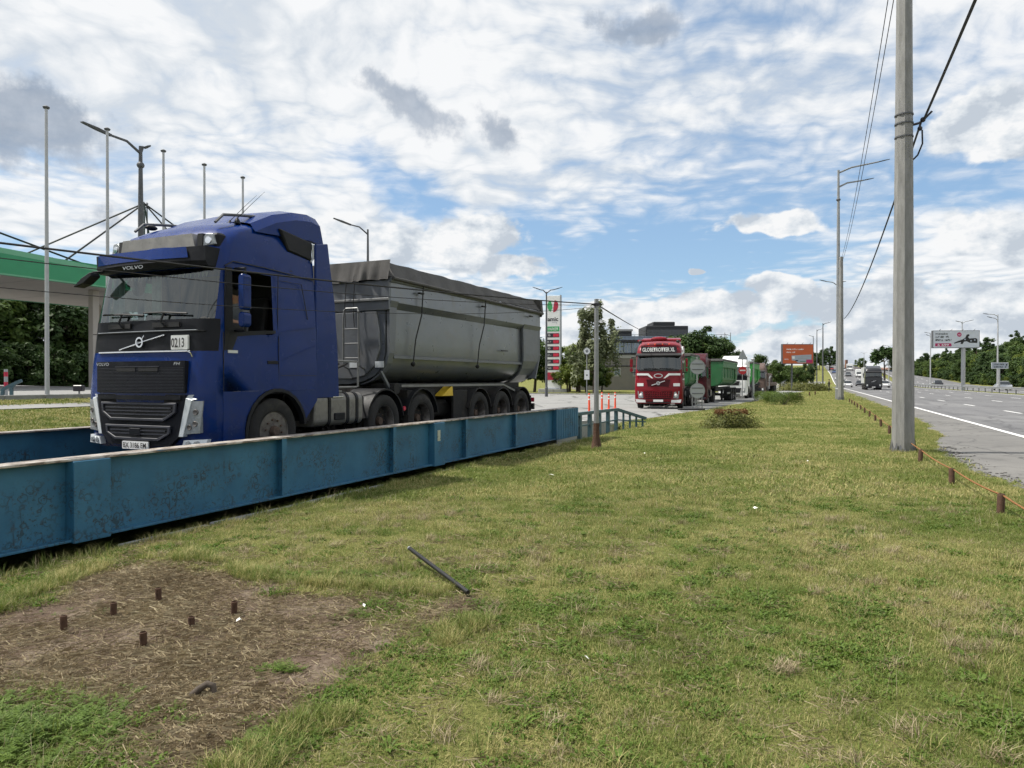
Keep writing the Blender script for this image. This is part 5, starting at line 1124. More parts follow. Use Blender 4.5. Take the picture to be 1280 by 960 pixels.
# lamps of the filling station
b_ = A(176.5, 475, 25.0); b_.z = Hf(b_.x, b_.y); h = 9.75 - b_.z; e1 = A(103, 153, 22.8); e2 = A(189, 183, 25.2)
def loc(v): return (v.x - b_.x, v.y - b_.y, v.z - (b_.z + h - .1), h - .1)
lamp_post(b_, h, [loc(e1), loc(e2)], 'dark lamp post with one long and one short arm left of the blue cab', .115, m='darksteel', joint=(HZ - 207) / FPX * 25 + 1.65 - b_.z, head=1.1)
b_ = A(460, 475, 36.0); b_.z = Hf(b_.x, b_.y); h = (HZ - 287) / FPX * 36 + 1.65 - b_.z; e1 = A(417, 273, 35.2); lamp_post(b_, h, [loc(e1)], 'dark lamp post with a single arm above the tipper trailer', .09, m='darksteel', head=.9)
b_ = G(683, 496); k_ = b_.y / FPX; h = (HZ - 365) * k_ + 1.65; lamp_post(b_, h, [(-17 * k_, 0, 6 * k_, h), (20 * k_, 0, 6 * k_, h)], 'dark lamp post with two arms in a V before the price totem', .12, m='darksteel', head=.9)
b_ = G(941, 497); k_ = b_.y / FPX; h = (HZ - 449) * k_ + 1.65; tag(MB().tube([(0, 0, -.1), (0, 0, h)], [.17, .12], 10).ball((0, 0, h), (.2, .2, .12), 10, 6).build('pale_post', M['polewhite'], None, b_), 'plain pale post beside the white truck cab', 'post')
# flag poles on the bank
for i, (u, v) in enumerate(((59, 136), (135, 163), (205, 190), (256, 207), (304, 223))):
    Y = 7.5 * FPX / (HZ - v); q = A(u, v, Y); g = Hf(q.x, q.y); o = empty('flag_pole', (q.x, q.y, g))
    tag(o, ['bare flag pole standing clear left of the blue cab', 'second bare flag pole from the left', 'third bare flag pole from the left', 'fourth bare flag pole from the left', 'last bare flag pole showing above the cab roof'][i], 'flag pole', 'bare flag poles in a row')
    MB().tube([(0, 0, -.05), (0, 0, 4), (0, 0, q.z - g)], [.06, .05, .038], 12).build('shaft', M['polewhite'], o, smooth=40)
    MB().lathe([(.001, .0), (.075, .01), (.09, .05), (.05, .08), (.001, .10)], 'z', 12, (0, 0, q.z - g - .02)).build('cap', M['darksteel'], o); MB().lathe([(.14, -.05), (.14, .03), (.06, .04)], 'z', 12).build('base_plate', M['steel'], o)
# post with the service cables
b_ = G(745.5, 562); sp = empty('cable_post', b_); tag(sp, 'short grey post with a rust brown flared foot at the lawn edge', 'post')
hp = (HZ - 374) / FPX * b_.y + 1.65
MB().tube([(0, 0, .62), (0, 0, 2), (0, 0, hp)], [.06, .055, .05], 12).build('shaft', M['steel'], sp, smooth=40); MB().tube([(0, 0, -.05), (0, 0, .04), (0, 0, .30), (0, 0, .63)], [.16, .13, .08, .07], 12).build('foot', M['rust'], sp, smooth=60)
MB().ring(circ(0, 0, .075, 12), circ(0, 0, .056, 12), 'z', hp - .16, hp - .10).tube([(-.12, 0, hp - .12), (.12, 0, hp - .12)], .015, 6).build('clamp', M['tblack'], sp)
pt = b_ + Vector((0, 0, hp - .12))
def span(name, pts, r, label, group):
    t_ = np.array([p[0] for p in pts]); z_ = np.array([p[1] for p in pts]); c = np.polyfit(t_, z_, 2); o = []
    for k in np.linspace(0, 2, 40): o.append((pt.x + (-5.33 - 1.97) * k, pt.y + (7.5 - 16.9) * k, float(np.polyval(c, k))))
    return tag(MB().tube(o, r, 5).build(name, M['cable']), label, 'cable', group)
span('overhead_cable', [(0, pt.z), (.793, 3.12), (1.0, 3.09)], .013, 'thick black cable crossing in front of the blue cab', 'cables slung to the short post')
span('overhead_wire', [(0, pt.z - .02), (.55, 3.02), (1.0, 2.93)], .006, 'thin wire just under the thick cable across the cab', 'cables slung to the short post')
span('overhead_wire', [(0, pt.z - .06), (.6, 2.72), (1.0, 2.62)], .005, 'lowest thin wire crossing the blue door and windscreen', 'cables slung to the short post')
cable('overhead_cable', pt, A(815, 416, 118), .25, .018, 'black cable from the short post to the dark building', group='cables slung to the short post')
# orange marker posts
om = None
for i, (u, v, h) in enumerate(((736.5, 517.5, 1.0), (752.5, 514, 1.0), (761, 512, .9), (769, 511, .95))):
    q = G(u, v); o = empty('marker_post', q); tag(o, ['orange marker post nearest the short grey post', 'second orange marker post right of the short grey post', 'third orange marker post, the lowest', 'orange marker post nearest the red truck'][i], 'bollard', 'orange marker posts in the yard')
    MB().lathe([(.16, 0), (.16, .04), (.055, .06), (.045, h), (.001, h + .01)], 'z', 14).build('post', M['orange'], o, smooth=35)
    for z in (h - .14, h - .32): MB().lathe([(.050, z), (.050, z + .07)], 'z', 14).build('reflective_band', M['white'], o)
# ------------------------------------------------------------------ fence of stub posts and wire rope along the verge
stub = [(1251, 645), (1190, 607), (1150.5, 579), (1112, 543), (1101.5, 534), (1094, 527), (1087, 521), (1081, 516.5), (1076, 512.8), (1071.5, 509.6), (1068, 507), (1065, 505), (1062, 503)]
sl_ = ['rusty stub post nearest the camera on the right', 'rusty stub post second nearest the camera', 'rusty stub post right beside the foot of the thick pole'] + [f'rusty stub post, {w} beyond the thick pole' for w in ('first', 'second', 'third', 'fourth', 'fifth', 'sixth', 'seventh', 'eighth', 'ninth', 'last')]
sm_ = MB().lathe([(.042, -.1), (.042, .25), (.036, .27), (.028, .272), (.026, .20), (.001, .20)], 'z', 12).mesh('stub_post', M['rust'], smooth=40)
tops = []
for (u, v), l in zip(stub, sl_):
    q = G(u, v); tag(link('stub_post', sm_, None, q, (random.uniform(-.05, .05), random.uniform(-.05, .05), random.random())), l, 'post', 'rusty stub posts along the verge'); tops.append(q + Vector((.03, 0, .25)))
ext = tops[0] + (tops[0] - tops[1]) * 1.0; rope = []
for a, b in zip([ext] + tops, tops):
    for i in range(6): k = i / 6; q = a.lerp(b, k); q.z -= .03 * 4 * k * (1 - k); rope.append(q)
rope.append(tops[-1])
tag(MB().tube(rope, .012, 5).build('wire_rope', M['rope']), 'rust coloured wire rope strung between the stub posts', 'rope')
for i, (u, v) in enumerate(((1012, 495), (1019, 494), (1000, 497))):
    tag(link('stub_post', sm_, None, G(u, v), (0, 0, i), (1.6, 1.6, 1.6)), ['dark stub post in front of the orange billboard', 'dark stub post nearest the person by the road', 'dark stub post right of the clipped hedge'][i], 'post', 'stub posts at the far lawn edge')
# ------------------------------------------------------------------ signs
def print_rows(par, m, y, rows):
    'print too small to read in the photograph: letter-sized marks grouped as words'
    for x0, x1, z, h in rows:
        b = MB(); x = x0; k = 0
        while x < x1:
            w = h * random.uniform(.4, .7)
            b.box(x, x + w * .35, y - .008, y, z, z + h).box(x + w * .35, x + w, y - .008, y, z + h * random.choice((0, .4, .8)), z + h * random.choice((.2, .6, 1.0)) + .01); x += w * 1.25; k += 1
            if k % 7 == 6: x += h * .6
        b.build('lettering', m, par, merge=0)
def ground_sign(name, q, label, cat='road sign', group=None): return tag(empty(name, q), label, cat, group)
q = G(871.5, 513); k_ = q.y / FPX; sg = ground_sign('sign_post', q, 'post with two round signs seen from behind beside the red truck')
MB().tube([(0, 0, 0), (0, 0, (HZ - 446) * k_ + 1.65)], .035, 8).build('post', M['steel'], sg)
for v in (458.5, 488.5):
    z = (HZ - v) * k_ + 1.65; d = MB().prism(circ(0, z, .41, 28), 'y', -.06, -.045).build('sign_disc', M['greymet'], sg); MB().ring(circ(0, z, .415, 28), circ(0, z, .385, 28), 'y', -.075, -.06).build('disc_rim', M['steel'], d)
    for dz_ in (-.15, .15): bx('bracket', M['darksteel'], d, -.3, .3, -.085, -.06, z + dz_ - .02, z + dz_ + .02)
for dx_ in (-.26, -.09, .09, .26): bx('lattice_bar', M['steel'], sg, dx_ - .02, dx_ + .02, -.03, .0, .08, .78)
for z in (.15, .45, .74): bx('lattice_bar', M['steel'], sg, -.3, .3, -.05, -.031, z - .02, z + .02)
bx('base_slab', M['chassis'], sg, -1.0, .35, -.3, .3, -.02, .10, .02)
q = G(928, 499); k_ = q.y / FPX; sg = ground_sign('no_entry_sign', q, 'no entry sign under a grey triangle on a thin post')
MB().tube([(0, 0, 0), (0, 0, (HZ - 440) * k_ + 1.65)], .035, 8).build('post', M['steel'], sg)
z = (HZ - 463) * k_ + 1.65; d = MB().prism(circ(0, z, .34, 28), 'y', -.06, -.04).build('sign_disc', M['signred'], sg); bx('white_bar', M['white'], d, -.24, .24, -.066, -.060, z - .055, z + .055)
z0, z1 = (HZ - 449.5) * k_ + 1.65, (HZ - 437.5) * k_ + 1.65; MB().prism([(-.45, z0), (.45, z0), (.04, z1), (-.04, z1)], 'y', -.06, -.045).build('sign_triangle', M['greymet'], sg, bevel=.01)
q = G(733.5, 494.5); k_ = q.y / FPX; sg = ground_sign('round_sign', q, 'round pale sign above a white plate on a thin post by the bushes')
MB().tube([(0, 0, 0), (0, 0, (HZ - 434) * k_ + 1.65)], .05, 8).build('post', M['steel'], sg)
z = (HZ - 439) * k_ + 1.65; d = MB().prism(circ(0, z, .37, 24), 'y', -.10, -.07).build('sign_disc', M['greymet'], sg); MB().ring(circ(0, z, .30, 24), circ(0, z, .18, 24), 'y', -.11, -.10).build('ring', M['white'], d); bx('symbol', M['darksteel'], d, -.06, .06, -.112, -.10, z - .08, z + .08)
pl_ = MB().box(-.27, .27, -.09, -.06, (HZ - 474.5) * k_ + 1.65, (HZ - 462.5) * k_ + 1.65).build('white_plate', M['white'], sg); bx('plate_print', M['steel'], pl_, -.10, .10, -.096, -.09, (HZ - 470) * k_ + 1.65, (HZ - 468) * k_ + 1.65)
x = (1248.5 - 640) / FPX * 107; sg = ground_sign('direction_sign', (x, 107, Hf(x, 107)), 'pale blue direction sign with an arrow mounted across the right lamp post'); k_ = 107 / FPX; zb = Hf(x, 107)
pl_ = MB().box(-10.5 * k_, 10.5 * k_, -.25, -.18, (HZ - 461) * k_ + 1.65 - zb, (HZ - 453) * k_ + 1.65 - zb).build('panel', M['signblue'], sg)
zt_ = lambda v: (HZ - v) * k_ + 1.65 - zb
MB().ring(rrect(-10.4 * k_, 10.4 * k_, zt_(460.9), zt_(453.1), .08, 2), rrect(-10.0 * k_, 10.0 * k_, zt_(460.5), zt_(453.5), .06, 2), 'y', -.26, -.25).build('border', M['white'], pl_)
print_rows(pl_, M['ink'], -.25, [(-.85, .55, zt_(456.2), .17), (-.85, .30, zt_(459.4), .17)])
MB().prism([(.72, zt_(459.5)), (.82, zt_(459.8)), (1.0, zt_(456.4)), (1.1, zt_(456.8)), (1.06, zt_(454.4)), (.84, zt_(456.0)), (.93, zt_(456.1))], 'y', -.256, -.25).build('arrow', M['ink'], pl_)
bx('post', M['polewhite'], sg, -.08, .08, -.18, -.05, 0, zt_(453.5))
# price totem
q = G(691.5, 491.0); k_ = q.y / FPX; ang = R(-14); tt = empty('price_totem', q, ang); tag(tt, 'tall white fuel price totem with red digits behind the trailer', 'price sign')
hw = 9.2 * k_; zt_ = lambda v: (HZ - v) * k_ + 1.65
bx('pylon', M['white'], tt, -hw, hw, -.30, .35, zt_(487.5), zt_(370), .02); bx('pylon_edge', M['greymet'], tt, hw + .002, hw + .10, -.34, .36, zt_(488.5), zt_(369.2), .01)
bs = bx('plinth', M['conc'], tt, -hw * 1.9, hw * 2.0, -.9, .8, -.1, zt_(486), .03)
for k in range(1, 4): bx('plinth_joint', M['kerb'], bs, -hw * 1.9 + k * 1.0, -hw * 1.9 + k * 1.0 + .02, -.904, -.89, .0, zt_(486.3))
lz = zt_(382.5); lr = 6.9 * k_
def tp(name, m, poly, d=.012, par=tt): return MB().prism(poly, 'y', -.30 - d, -.30).build(name, m, par)
tp('logo_green', M['tgreen'], [(-lr * math.cos(R(a)), lz - lr * 1.2 * math.sin(R(a))) for a in range(-25, 75, 10)] + [(-.02, lz - lr * .35), (-lr * .35, lz + lr * .9), (-lr * .62, lz + lr * .95)])
tp('logo_red', M['tred'], [(lr * math.cos(R(a)), lz - lr * 1.2 * math.sin(R(a))) for a in range(-45, 95, 10)] + [(.06, lz - lr * .30), (lr * .35, lz + lr * 1.0)])
text('lettering', 'amic', M['tblack'], tt, (.02, -.31, zt_(401.5)), 5.0 * k_, '-y', 13.5 * k_, bold=.03); text('lettering', 'energy', M['greymet'], tt, (.25, -.31, zt_(404)), 1.6 * k_, '-y', 6 * k_)
gp = tp('shop_panel', M['tgreen'], rrect(-8.4 * k_, 8.2 * k_, zt_(414.5), zt_(408.3), .05, 2)); text('lettering', 'МАРКЕТ', M['white'], gp, (0, -.312, zt_(413.2)), 3.4 * k_, '-y', 12.5 * k_, bold=.01)
for i in range(6):
    v = 419.3 + 8.15 * i; pn = tp('price_row', M['tblack'], rrect(-8.4 * k_, 8.2 * k_, zt_(v + 2.6), zt_(v - 2.6), .09, 3)); tp('price_window', M['tred'], rrect(.5 * k_, 7.6 * k_, zt_(v + 2.1), zt_(v - 2.1), .08, 3), .016, pn)
    text('digits', ('57.99', '55.99', '53.99', '54.99', '52.49', '29.85')[i], M['ledred'], pn, (4.1 * k_, -.316, zt_(v + 1.4)), 2.9 * k_, '-y', 6.3 * k_, bold=.01)
    text('lettering', ('98', '95 +', '95', 'ДП +', 'ДП', 'ГАЗ')[i], M['white'], pn, (-4.6 * k_, -.312, zt_(v + 1.2)), 2.4 * k_, '-y', (3.0, 5.0, 3.0, 5.5, 3.5, 5.0)[i] * k_)
ad = tp('advert', M['tred'], rrect(-8.4 * k_, 8.2 * k_, zt_(475), zt_(465.5), .05, 2)); tp('advert_shape', M['tblack'], [(1.5 * k_, zt_(476)), (4.5 * k_, zt_(476)), (4.5 * k_, zt_(468)), (2.2 * k_, zt_(469))], .018, ad)
MB().ring(circ(6 * k_, zt_(469), 1.9 * k_, 16), circ(6 * k_, zt_(469), 1.2 * k_, 16), 'y', -.32, -.312).build('advert_ring', M['white'], ad)
tp('advert_strip', M['signblue'], rrect(-8.4 * k_, 8.2 * k_, zt_(486.5), zt_(484.8), .03, 2))
# billboards
def billboard(name, uc, Y, half_w, v0, v1, rz, face, label, pole_u, pole_r, pm_):
    x = (uc - 640) / FPX * Y; g = Hf(x, Y); o = empty(name, (x, Y, g), rz); tag(o, label, 'billboard'); z = lambda v: (HZ - v) / FPX * Y + 1.65 - g
    bd = bx('board', M['darksteel'], o, -half_w - .08, half_w + .08, -.25, .25, z(v1) - .08, z(v0) + .08, .02); bx('poster', face, bd, -half_w, half_w, -.262, -.25, z(v1), z(v0))
    px_ = (pole_u - uc) / FPX * Y; MB().tube([(px_, .1, -.2), (px_, .1, z(v1))], pole_r, 12).build('column', pm_, o)
    for i in range(4): MB().tube([(-half_w * .75 + i * half_w * .5, -.25, z(v0) + .05), (-half_w * .75 + i * half_w * .5, -.75, z(v0) + .25)], .03, 5).build('flood_arm', M['darksteel'], bd)
    return o, bd, z
wo, wbd, z = billboard('billboard', 1194, 112, 3.42, 413.8, 434.5, R(-4), M['board_white'], 'white billboard with a black power tool above the roadside trees', 1204, .30, M['polewhite'])
text('lettering', 'metabo', M['ink'], wbd, (-3.1 + .92, -.262, z(418.4)), .33, '-y', 1.85, bold=.02)
print_rows(wbd, M['ink'], -.262, [(-3.1, -1.1, z(422.4), .30), (-3.1, -.7, z(426.4), .30)])
rp = MB().prism(rrect(-3.15, -.72, z(433), z(429.2), .06, 2), 'y', -.272, -.262).build('price_strip', M['magenta'], wbd); text('lettering', '6 699', M['white'], rp, (-1.95, -.272, z(432.3)), .30, '-y', 1.7, bold=.02)
MB().prism(circ(.45, z(418.4), .34, 20), 'y', -.272, -.262).build('round_badge', M['magenta'], wbd); text('lettering', '40', M['white'], wbd, (.45, -.272, z(419.6)), .28, '-y', .36)
tool = [(-.35, 428.6), (.25, 426.4), (.9, 424.6), (1.35, 422.2), (1.55, 418.6), (1.85, 417.8), (2.0, 419.2), (1.75, 421.4), (1.95, 423.3), (2.9, 422.8), (3.15, 424.0), (3.12, 428.9), (2.0, 428.6), (1.6, 426.9), (1.15, 427.2), (.95, 430.2), (.62, 430.0), (.72, 427.6), (.1, 428.8), (-.25, 429.6)]
MB().prism([(x, z(v)) for x, v in tool], 'y', -.274, -.262).build('tool_picture', M['ink'], wbd)
for x, v in ((2.2, 426.2), (2.75, 425.2), (1.3, 424.5)): MB().prism(circ(x, z(v), .13, 10), 'y', -.282, -.274).build('tool_picture', M['signblue'], wbd)
oo, obd, z = billboard('billboard', 996.5, 108, 2.32, 430.8, 454.3, R(3), M['board_orange'], 'orange billboard on a thin post at the end of the lawn', 990, .13, M['darksteel'])
print_rows(obd, M['white'], -.262, [(-1.8, 1.0, z(437.5), .18), (-1.8, -.5, z(441.3), .18)])
pa_ = MB().prism([(-.95, z(450.5)), (-1.0, z(444.5)), (2.05, z(443.2)), (2.05, z(453.0)), (.0, z(453.4)), (-.4, z(451))], 'y', -.272, -.262).build('torn_poster', M['signblue'], obd)
for a, b, c, d, mm in ((.2, 1.9, 445.4, 446.0, 'greymet'), (.0, 1.5, 447.6, 448.2, 'greymet'), (1.25, 2.2, 449.5, 453.5, 'magenta'), (-.4, .0, 450.2, 451.6, 'ink'), (.3, 1.2, 451.5, 452.2, 'green'), (-.9, -.5, 445.5, 448.5, 'white')):
    MB().box(a, b, -.279, -.272, z(d), z(c)).build('poster_scrap', M[mm], pa_)
print_rows(obd, M['white'], -.262, [(-2.1, -1.5, z(449.8), .16)])
# ------------------------------------------------------------------ filling station canopy
cn_ = lane_empty('station_canopy', 0, 28, Hf(*W(10, 28)[:2])); tag(cn_, 'green filling station canopy with a pale underside at the left edge', 'canopy'); zg = cn_.location.z
bx('soffit', M['soffit'], cn_, -45, 30, -4.25, 4.9, 6.0 - zg, 6.02 - zg)
for i in range(18): bx('soffit_joint', M['conc'], cn_, -40 + i * 4, -39.96 + i * 4, -4.2, 4.85, 5.992 - zg, 5.999 - zg)
fpts = [(x, 7.0 + .22 * math.exp(-((x + 4) / 9.0) ** 2)) for x in np.linspace(-45, 30, 60)]
f = MB()
for (xa, za), (xb, zb) in zip(fpts[:-1], fpts[1:]): f.box(xa, xb, -4.45, -4.26, 5.98 - zg, (za + zb) / 2 - zg)
f.build('fascia', M['canopy'], cn_)
st1 = [(x, 6.35 + .55 * math.sin((x + 2) * .11) ** 2) for x in np.linspace(-8, 29, 50)]
f = MB()
for (xa, za), (xb, zb) in zip(st1[:-1], st1[1:]): f.add([(xa, -4.456, za - zg), (xb, -4.456, zb - zg), (xb, -4.456, zb + .22 - zg), (xa, -4.456, za + .22 - zg)], [(0, 1, 2, 3)])
f.build('fascia_stripe', M['canopyl'], cn_); f = MB().box(-45, 30, -4.468, -4.451, 5.99 - zg, 6.05 - zg).build('fascia_edge', M['canopyl'], cn_)
bx('roof', M['canopy'], cn_, -45, 30, -4.2, 4.8, 6.6 - zg, 6.7 - zg); bx('fascia', M['canopy'], cn_, -45, 30, 4.9, 5.1, 5.98 - zg, 6.9 - zg); bx('fascia', M['canopy'], cn_, 30, 30.2, -4.45, 5.1, 5.98 - zg, 6.95 - zg)
for s_, n_ in ((19.4, -3.0), (24.3, 3.6), (3, -3), (3, 3.6), (28.5, -3), (28.5, 3.6)): bx('column', M['soffit'], cn_, s_ - .17, s_ + .17, n_ - .17, n_ + .17, -.1, 5.99 - zg, .02)
for s_ in (24.6, 2.0):
    zt = 11.7 - zg; b = MB()
    for dx_, dy_ in ((-.14, -.14), (.14, -.14), (.14, .14), (-.14, .14)): b.tube([(s_ + dx_, dy_, 6.0 - zg), (s_ + dx_ * .7, dy_ * .7, zt)], .035, 5)
    for k in range(10): zz = 6.2 - zg + k * .55; b.tube([(s_ - .14, -.14, zz), (s_ + .14, .14 * (-1) ** k, zz + .5)], .02, 4)
    ms = b.build('mast', M['darksteel'], cn_)
    for ds, dn in ((-7.5, -4.1), (-6.5, 4.4), (5.2 if s_ > 20 else 16.6, -4.1), (4.6 if s_ > 20 else 15.0, 4.4), (1.6, -3.8)): MB().tube([(s_, 0, zt - .05), (s_ + ds, dn, 6.9 - zg)], .045, 5).build('stay', M['cable'], ms)
# bits on the forecourt
q = A(8, 496, 20.0); q.z = Hf(q.x, q.y); br = empty('steel_barrier', q); tag(br, 'dark teal bent steel barrier at the left edge of the forecourt', 'barrier')
MB().tube([(-.12, 0, .05), (-.10, 0, .24), (.02, 0, .32), (.42, 0, .50)], .055, 4).tube([(.14, 0, .0), (.14, 0, .30), (.24, 0, .42)], .05, 4).build('rail', M['teal'], br); bx('foot', M['teal'], br, -.22, -.02, -.1, .1, -.05, .06)
q = A(7.5, 492, 21.5); q.z = Hf(q.x, q.y); tag(MB().tube([(0, 0, 0), (0, 0, .82)], .05, 10).tube([(0, 0, .30), (0, 0, .44)], .052, 10, 1).tube([(0, 0, .60), (0, 0, .74)], .052, 10, 1).build('striped_post', [M['greymet'], M['tred']], None, q), 'red and grey striped post behind the teal barrier', 'post')
q = A(99, 484, 24.0); q.z = Hf(q.x, q.y); fl_ = empty('ground_lamp', q); tag(fl_, 'small black floodlight box on a stake at the forecourt edge', 'lamp'); bx('housing', M['tblack'], fl_, -.16, .14, -.1, .1, .12, .32, .02); MB().tube([(0, 0, -.05), (0, 0, .13)], .03, 6).build('stake', M['steel'], fl_)
# ------------------------------------------------------------------ buildings
bl = empty('office_building', (25, 118, 0)); tag(bl, 'grey building with a glazed upper storey and black rooftop block', 'building'); bk_ = 118 / FPX
Xb = lambda u: (u - 640) * bk_ - 25; Zb = lambda v: (HZ - v) * bk_ + 1.65
bx('lower_wall', M['bld'], bl, Xb(722), Xb(905), 0, 12, 0, Zb(448)); bx('light_band', M['bldl'], bl, Xb(721), Xb(906), -.12, 12.1, Zb(447.9), Zb(443.5))
bx('mullion_band', M['bldd'], bl, Xb(757), Xb(905), -.2, 12.2, Zb(443.4), Zb(441.5))
bx('upper_storey', M['bldd'], bl, Xb(758), Xb(903), .05, 11.5, Zb(441.4), Zb(428))
for i in range(14):
    ua = 759 + i * 10.3; bx('window_pane', M['bldg'], bl, Xb(ua), Xb(ua + 9.7), 0, .049, Zb(441), Zb(428.5))
for i in range(40): bx('fin', M['bldl'], bl, Xb(759 + i * 3.6), Xb(759.35 + i * 3.6), -.10, -.002, Zb(441.2), Zb(428.2))
bx('roof_slab', M['bldd'], bl, Xb(755), Xb(910), -.5, 12.4, Zb(427.8), Zb(425)); bx('parapet_glass', M['bldg'], bl, Xb(770), Xb(868), .3, .35, Zb(424.9), Zb(420))
pt_ = bx('rooftop_block', M['bldd'], bl, Xb(810), Xb(864), 2, 9, Zb(424.9), Zb(406), .1); bx('rooftop_top', M['bldd'], pt_, Xb(820), Xb(848), 2.5, 8, Zb(405.9), Zb(400.6), .1); bx('rooftop_shed', M['bldd'], bl, Xb(771), Xb(793.5), 3, 7, Zb(424.9), Zb(410.5)); bx('shed_cornice', M['bldl'], bl, Xb(770), Xb(794.5), 2.8, 2.99, Zb(412.5), Zb(410))
bx('rooftop_louvre', M['darksteel'], pt_, Xb(812), Xb(863), 1.8, 1.99, Zb(420), Zb(411))
rl = MB()
for u in range(757, 911, 6): rl.tube([(Xb(u), -.3, Zb(425)), (Xb(u), -.3, Zb(418.5))], .03, 4)
rl.tube([(Xb(757), -.3, Zb(418.5)), (Xb(909), -.3, Zb(418.5))], .04, 4).tube([(Xb(757), -.3, Zb(421.5)), (Xb(909), -.3, Zb(421.5))], .025, 4); rl.build('roof_railing', M['darksteel'], bl)
tf = MB()
for u in (905, 912): tf.tube([(Xb(u), -.4, 0), (Xb(u), -.4, Zb(416))], .06, 5)
for v in (418, 424, 430, 436, 442): tf.tube([(Xb(905), -.4, Zb(v)), (Xb(913), -.4, Zb(v + 2))], .04, 4)
tf.build('stair_frame', M['steel'], bl)
for i in range(6):
    u = 767 + i * 24; wn = bx('window', M['bldl'], bl, Xb(u), Xb(u + 9), -.06, -.002, Zb(470.5), Zb(460)); bx('pane', M['bldg'], wn, Xb(u + 1), Xb(u + 4.2), -.075, -.06, Zb(469), Zb(461.5)); bx('pane', M['bldg'], wn, Xb(u + 4.9), Xb(u + 8), -.075, -.06, Zb(469), Zb(461.5))
for i in range(34): bx('cladding_rib', M['bld'], bl, Xb(723 + i * 5.4), Xb(723.5 + i * 5.4), -.05, -.001, Zb(456.5), Zb(448.2))
bx('string_course', M['bldd'], bl, Xb(722), Xb(905), -.08, -.001, Zb(458.2), Zb(457))
def far_house(u0, u1, v0, Y, m, label, roof=None, chim=None, name='far_building'):
    xa, xb = (u0 - 640) / FPX * Y, (u1 - 640) / FPX * Y; g = Hf((xa + xb) / 2, Y); o = empty(name, ((xa + xb) / 2, Y, g - 1)); tag(o, label, 'building'); h = (HZ - v0) / FPX * Y + 1.65 - g + 1; w = (xb - xa) / 2
    bx('wall', M[m], o, -w, w, 0, 10, 0, h)
    if roof: MB().prism([(-.5, h), (10.5, h), (5, h + w * .35)], 'x', -w - .4, w + .4).build('roof', M[roof], o)
    for i in range(max(1, int(w / 3))): bx('window', M['bldg'], o, -w + 1.5 + i * 5.5, -w + 3.2 + i * 5.5, -.05, -.002, h * .45, h * .45 + 1.5)
    if chim: cx, ct = chim; bx('chimney', M['brick'], o, (cx - 640) / FPX * Y - (xa + xb) / 2 - .5, (cx - 640) / FPX * Y - (xa + xb) / 2 + .5, 4, 5, h * .5, (HZ - ct) / FPX * Y + 1.65 - g + 1)
far_house(1054, 1078, 459.5, 330, 'brick', 'long brown building with a thin chimney beyond the road', None, (1063.5, 449.5))
far_house(1040, 1052, 462, 420, 'bldl', 'pale far building at the foot of the trees beyond the road')
far_house(1108, 1124, 462, 300, 'bldl', 'pale far house right of the palm-like tree', 'brick')
far_house(975, 990, 467, 170, 'bldl', 'pale low house behind the orange billboard', 'bldd')
# ------------------------------------------------------------------ people
def person_mesh(J, E, matf, mats, fingers=()):
    me = bpy.data.meshes.new('person'); names = list(J); me.from_pydata([J[n][0] for n in names], [], [])
    me = bpy.data.meshes.new('person'); me.from_pydata([J[n][0] for n in names], [(names.index(a), names.index(b)) for a, b in E], [])
    ob = bpy.data.objects.new('person_tmp', me); COL.objects.link(ob); ob.modifiers.new('skin', 'SKIN'); sk = me.skin_vertices[0].data if me.skin_vertices else None
    if sk is None: bpy.context.view_layer.objects.active = ob; sk = me.skin_vertices[0].data
    for i, n in enumerate(names):
        r = J[n][1]; sk[i].radius = r if isinstance(r, tuple) else (r, r); sk[i].use_root = (i == 0)
    s_ = ob.modifiers.new('sub', 'SUBSURF'); s_.levels = s_.render_levels = 2
    dg = bpy.context.evaluated_depsgraph_get(); out = bpy.data.meshes.new_from_object(ob.evaluated_get(dg)); bpy.data.objects.remove(ob); bpy.data.meshes.remove(me)
    bm = bmesh.new(); bm.from_mesh(out)
    if fingers:
        f = MB()
        for pts, rr in fingers: f.tube(pts, rr, 6)
        tmp = bpy.data.meshes.new('tmp'); tmp.from_pydata(f.v, [], f.f); bm.from_mesh(tmp); bpy.data.meshes.remove(tmp)
    bm.to_mesh(out); bm.free(); out.materials.clear()
    for m in mats: out.materials.append(m)
    for p in out.polygons: p.use_smooth = True; p.material_index = matf(p.center)
    return out
def hand(w, d, side, curl=.5):
    'five fingers growing from the end of a palm at w, pointing along d, thumb to side'
    w, d, s_ = Vector(w), Vector(d).normalized(), Vector(side).normalized(); n_ = d.cross(s_); o = []
    for i, L in enumerate((.070, .080, .075, .060)):
        b = w + d * .02 + s_ * (.030 - .020 * i); o.append(([b, b + d * L * .5, b + d * L * .75 - n_ * L * curl * .5, b + d * L * .7 - n_ * L * curl], [.010, .009, .008, .006]))
    b = w - d * .03 + s_ * .035; o.append(([b, b + (d * .5 + s_) * .035, b + (d * .9 + s_ * .8) * .06], [.012, .010, .008])); return o
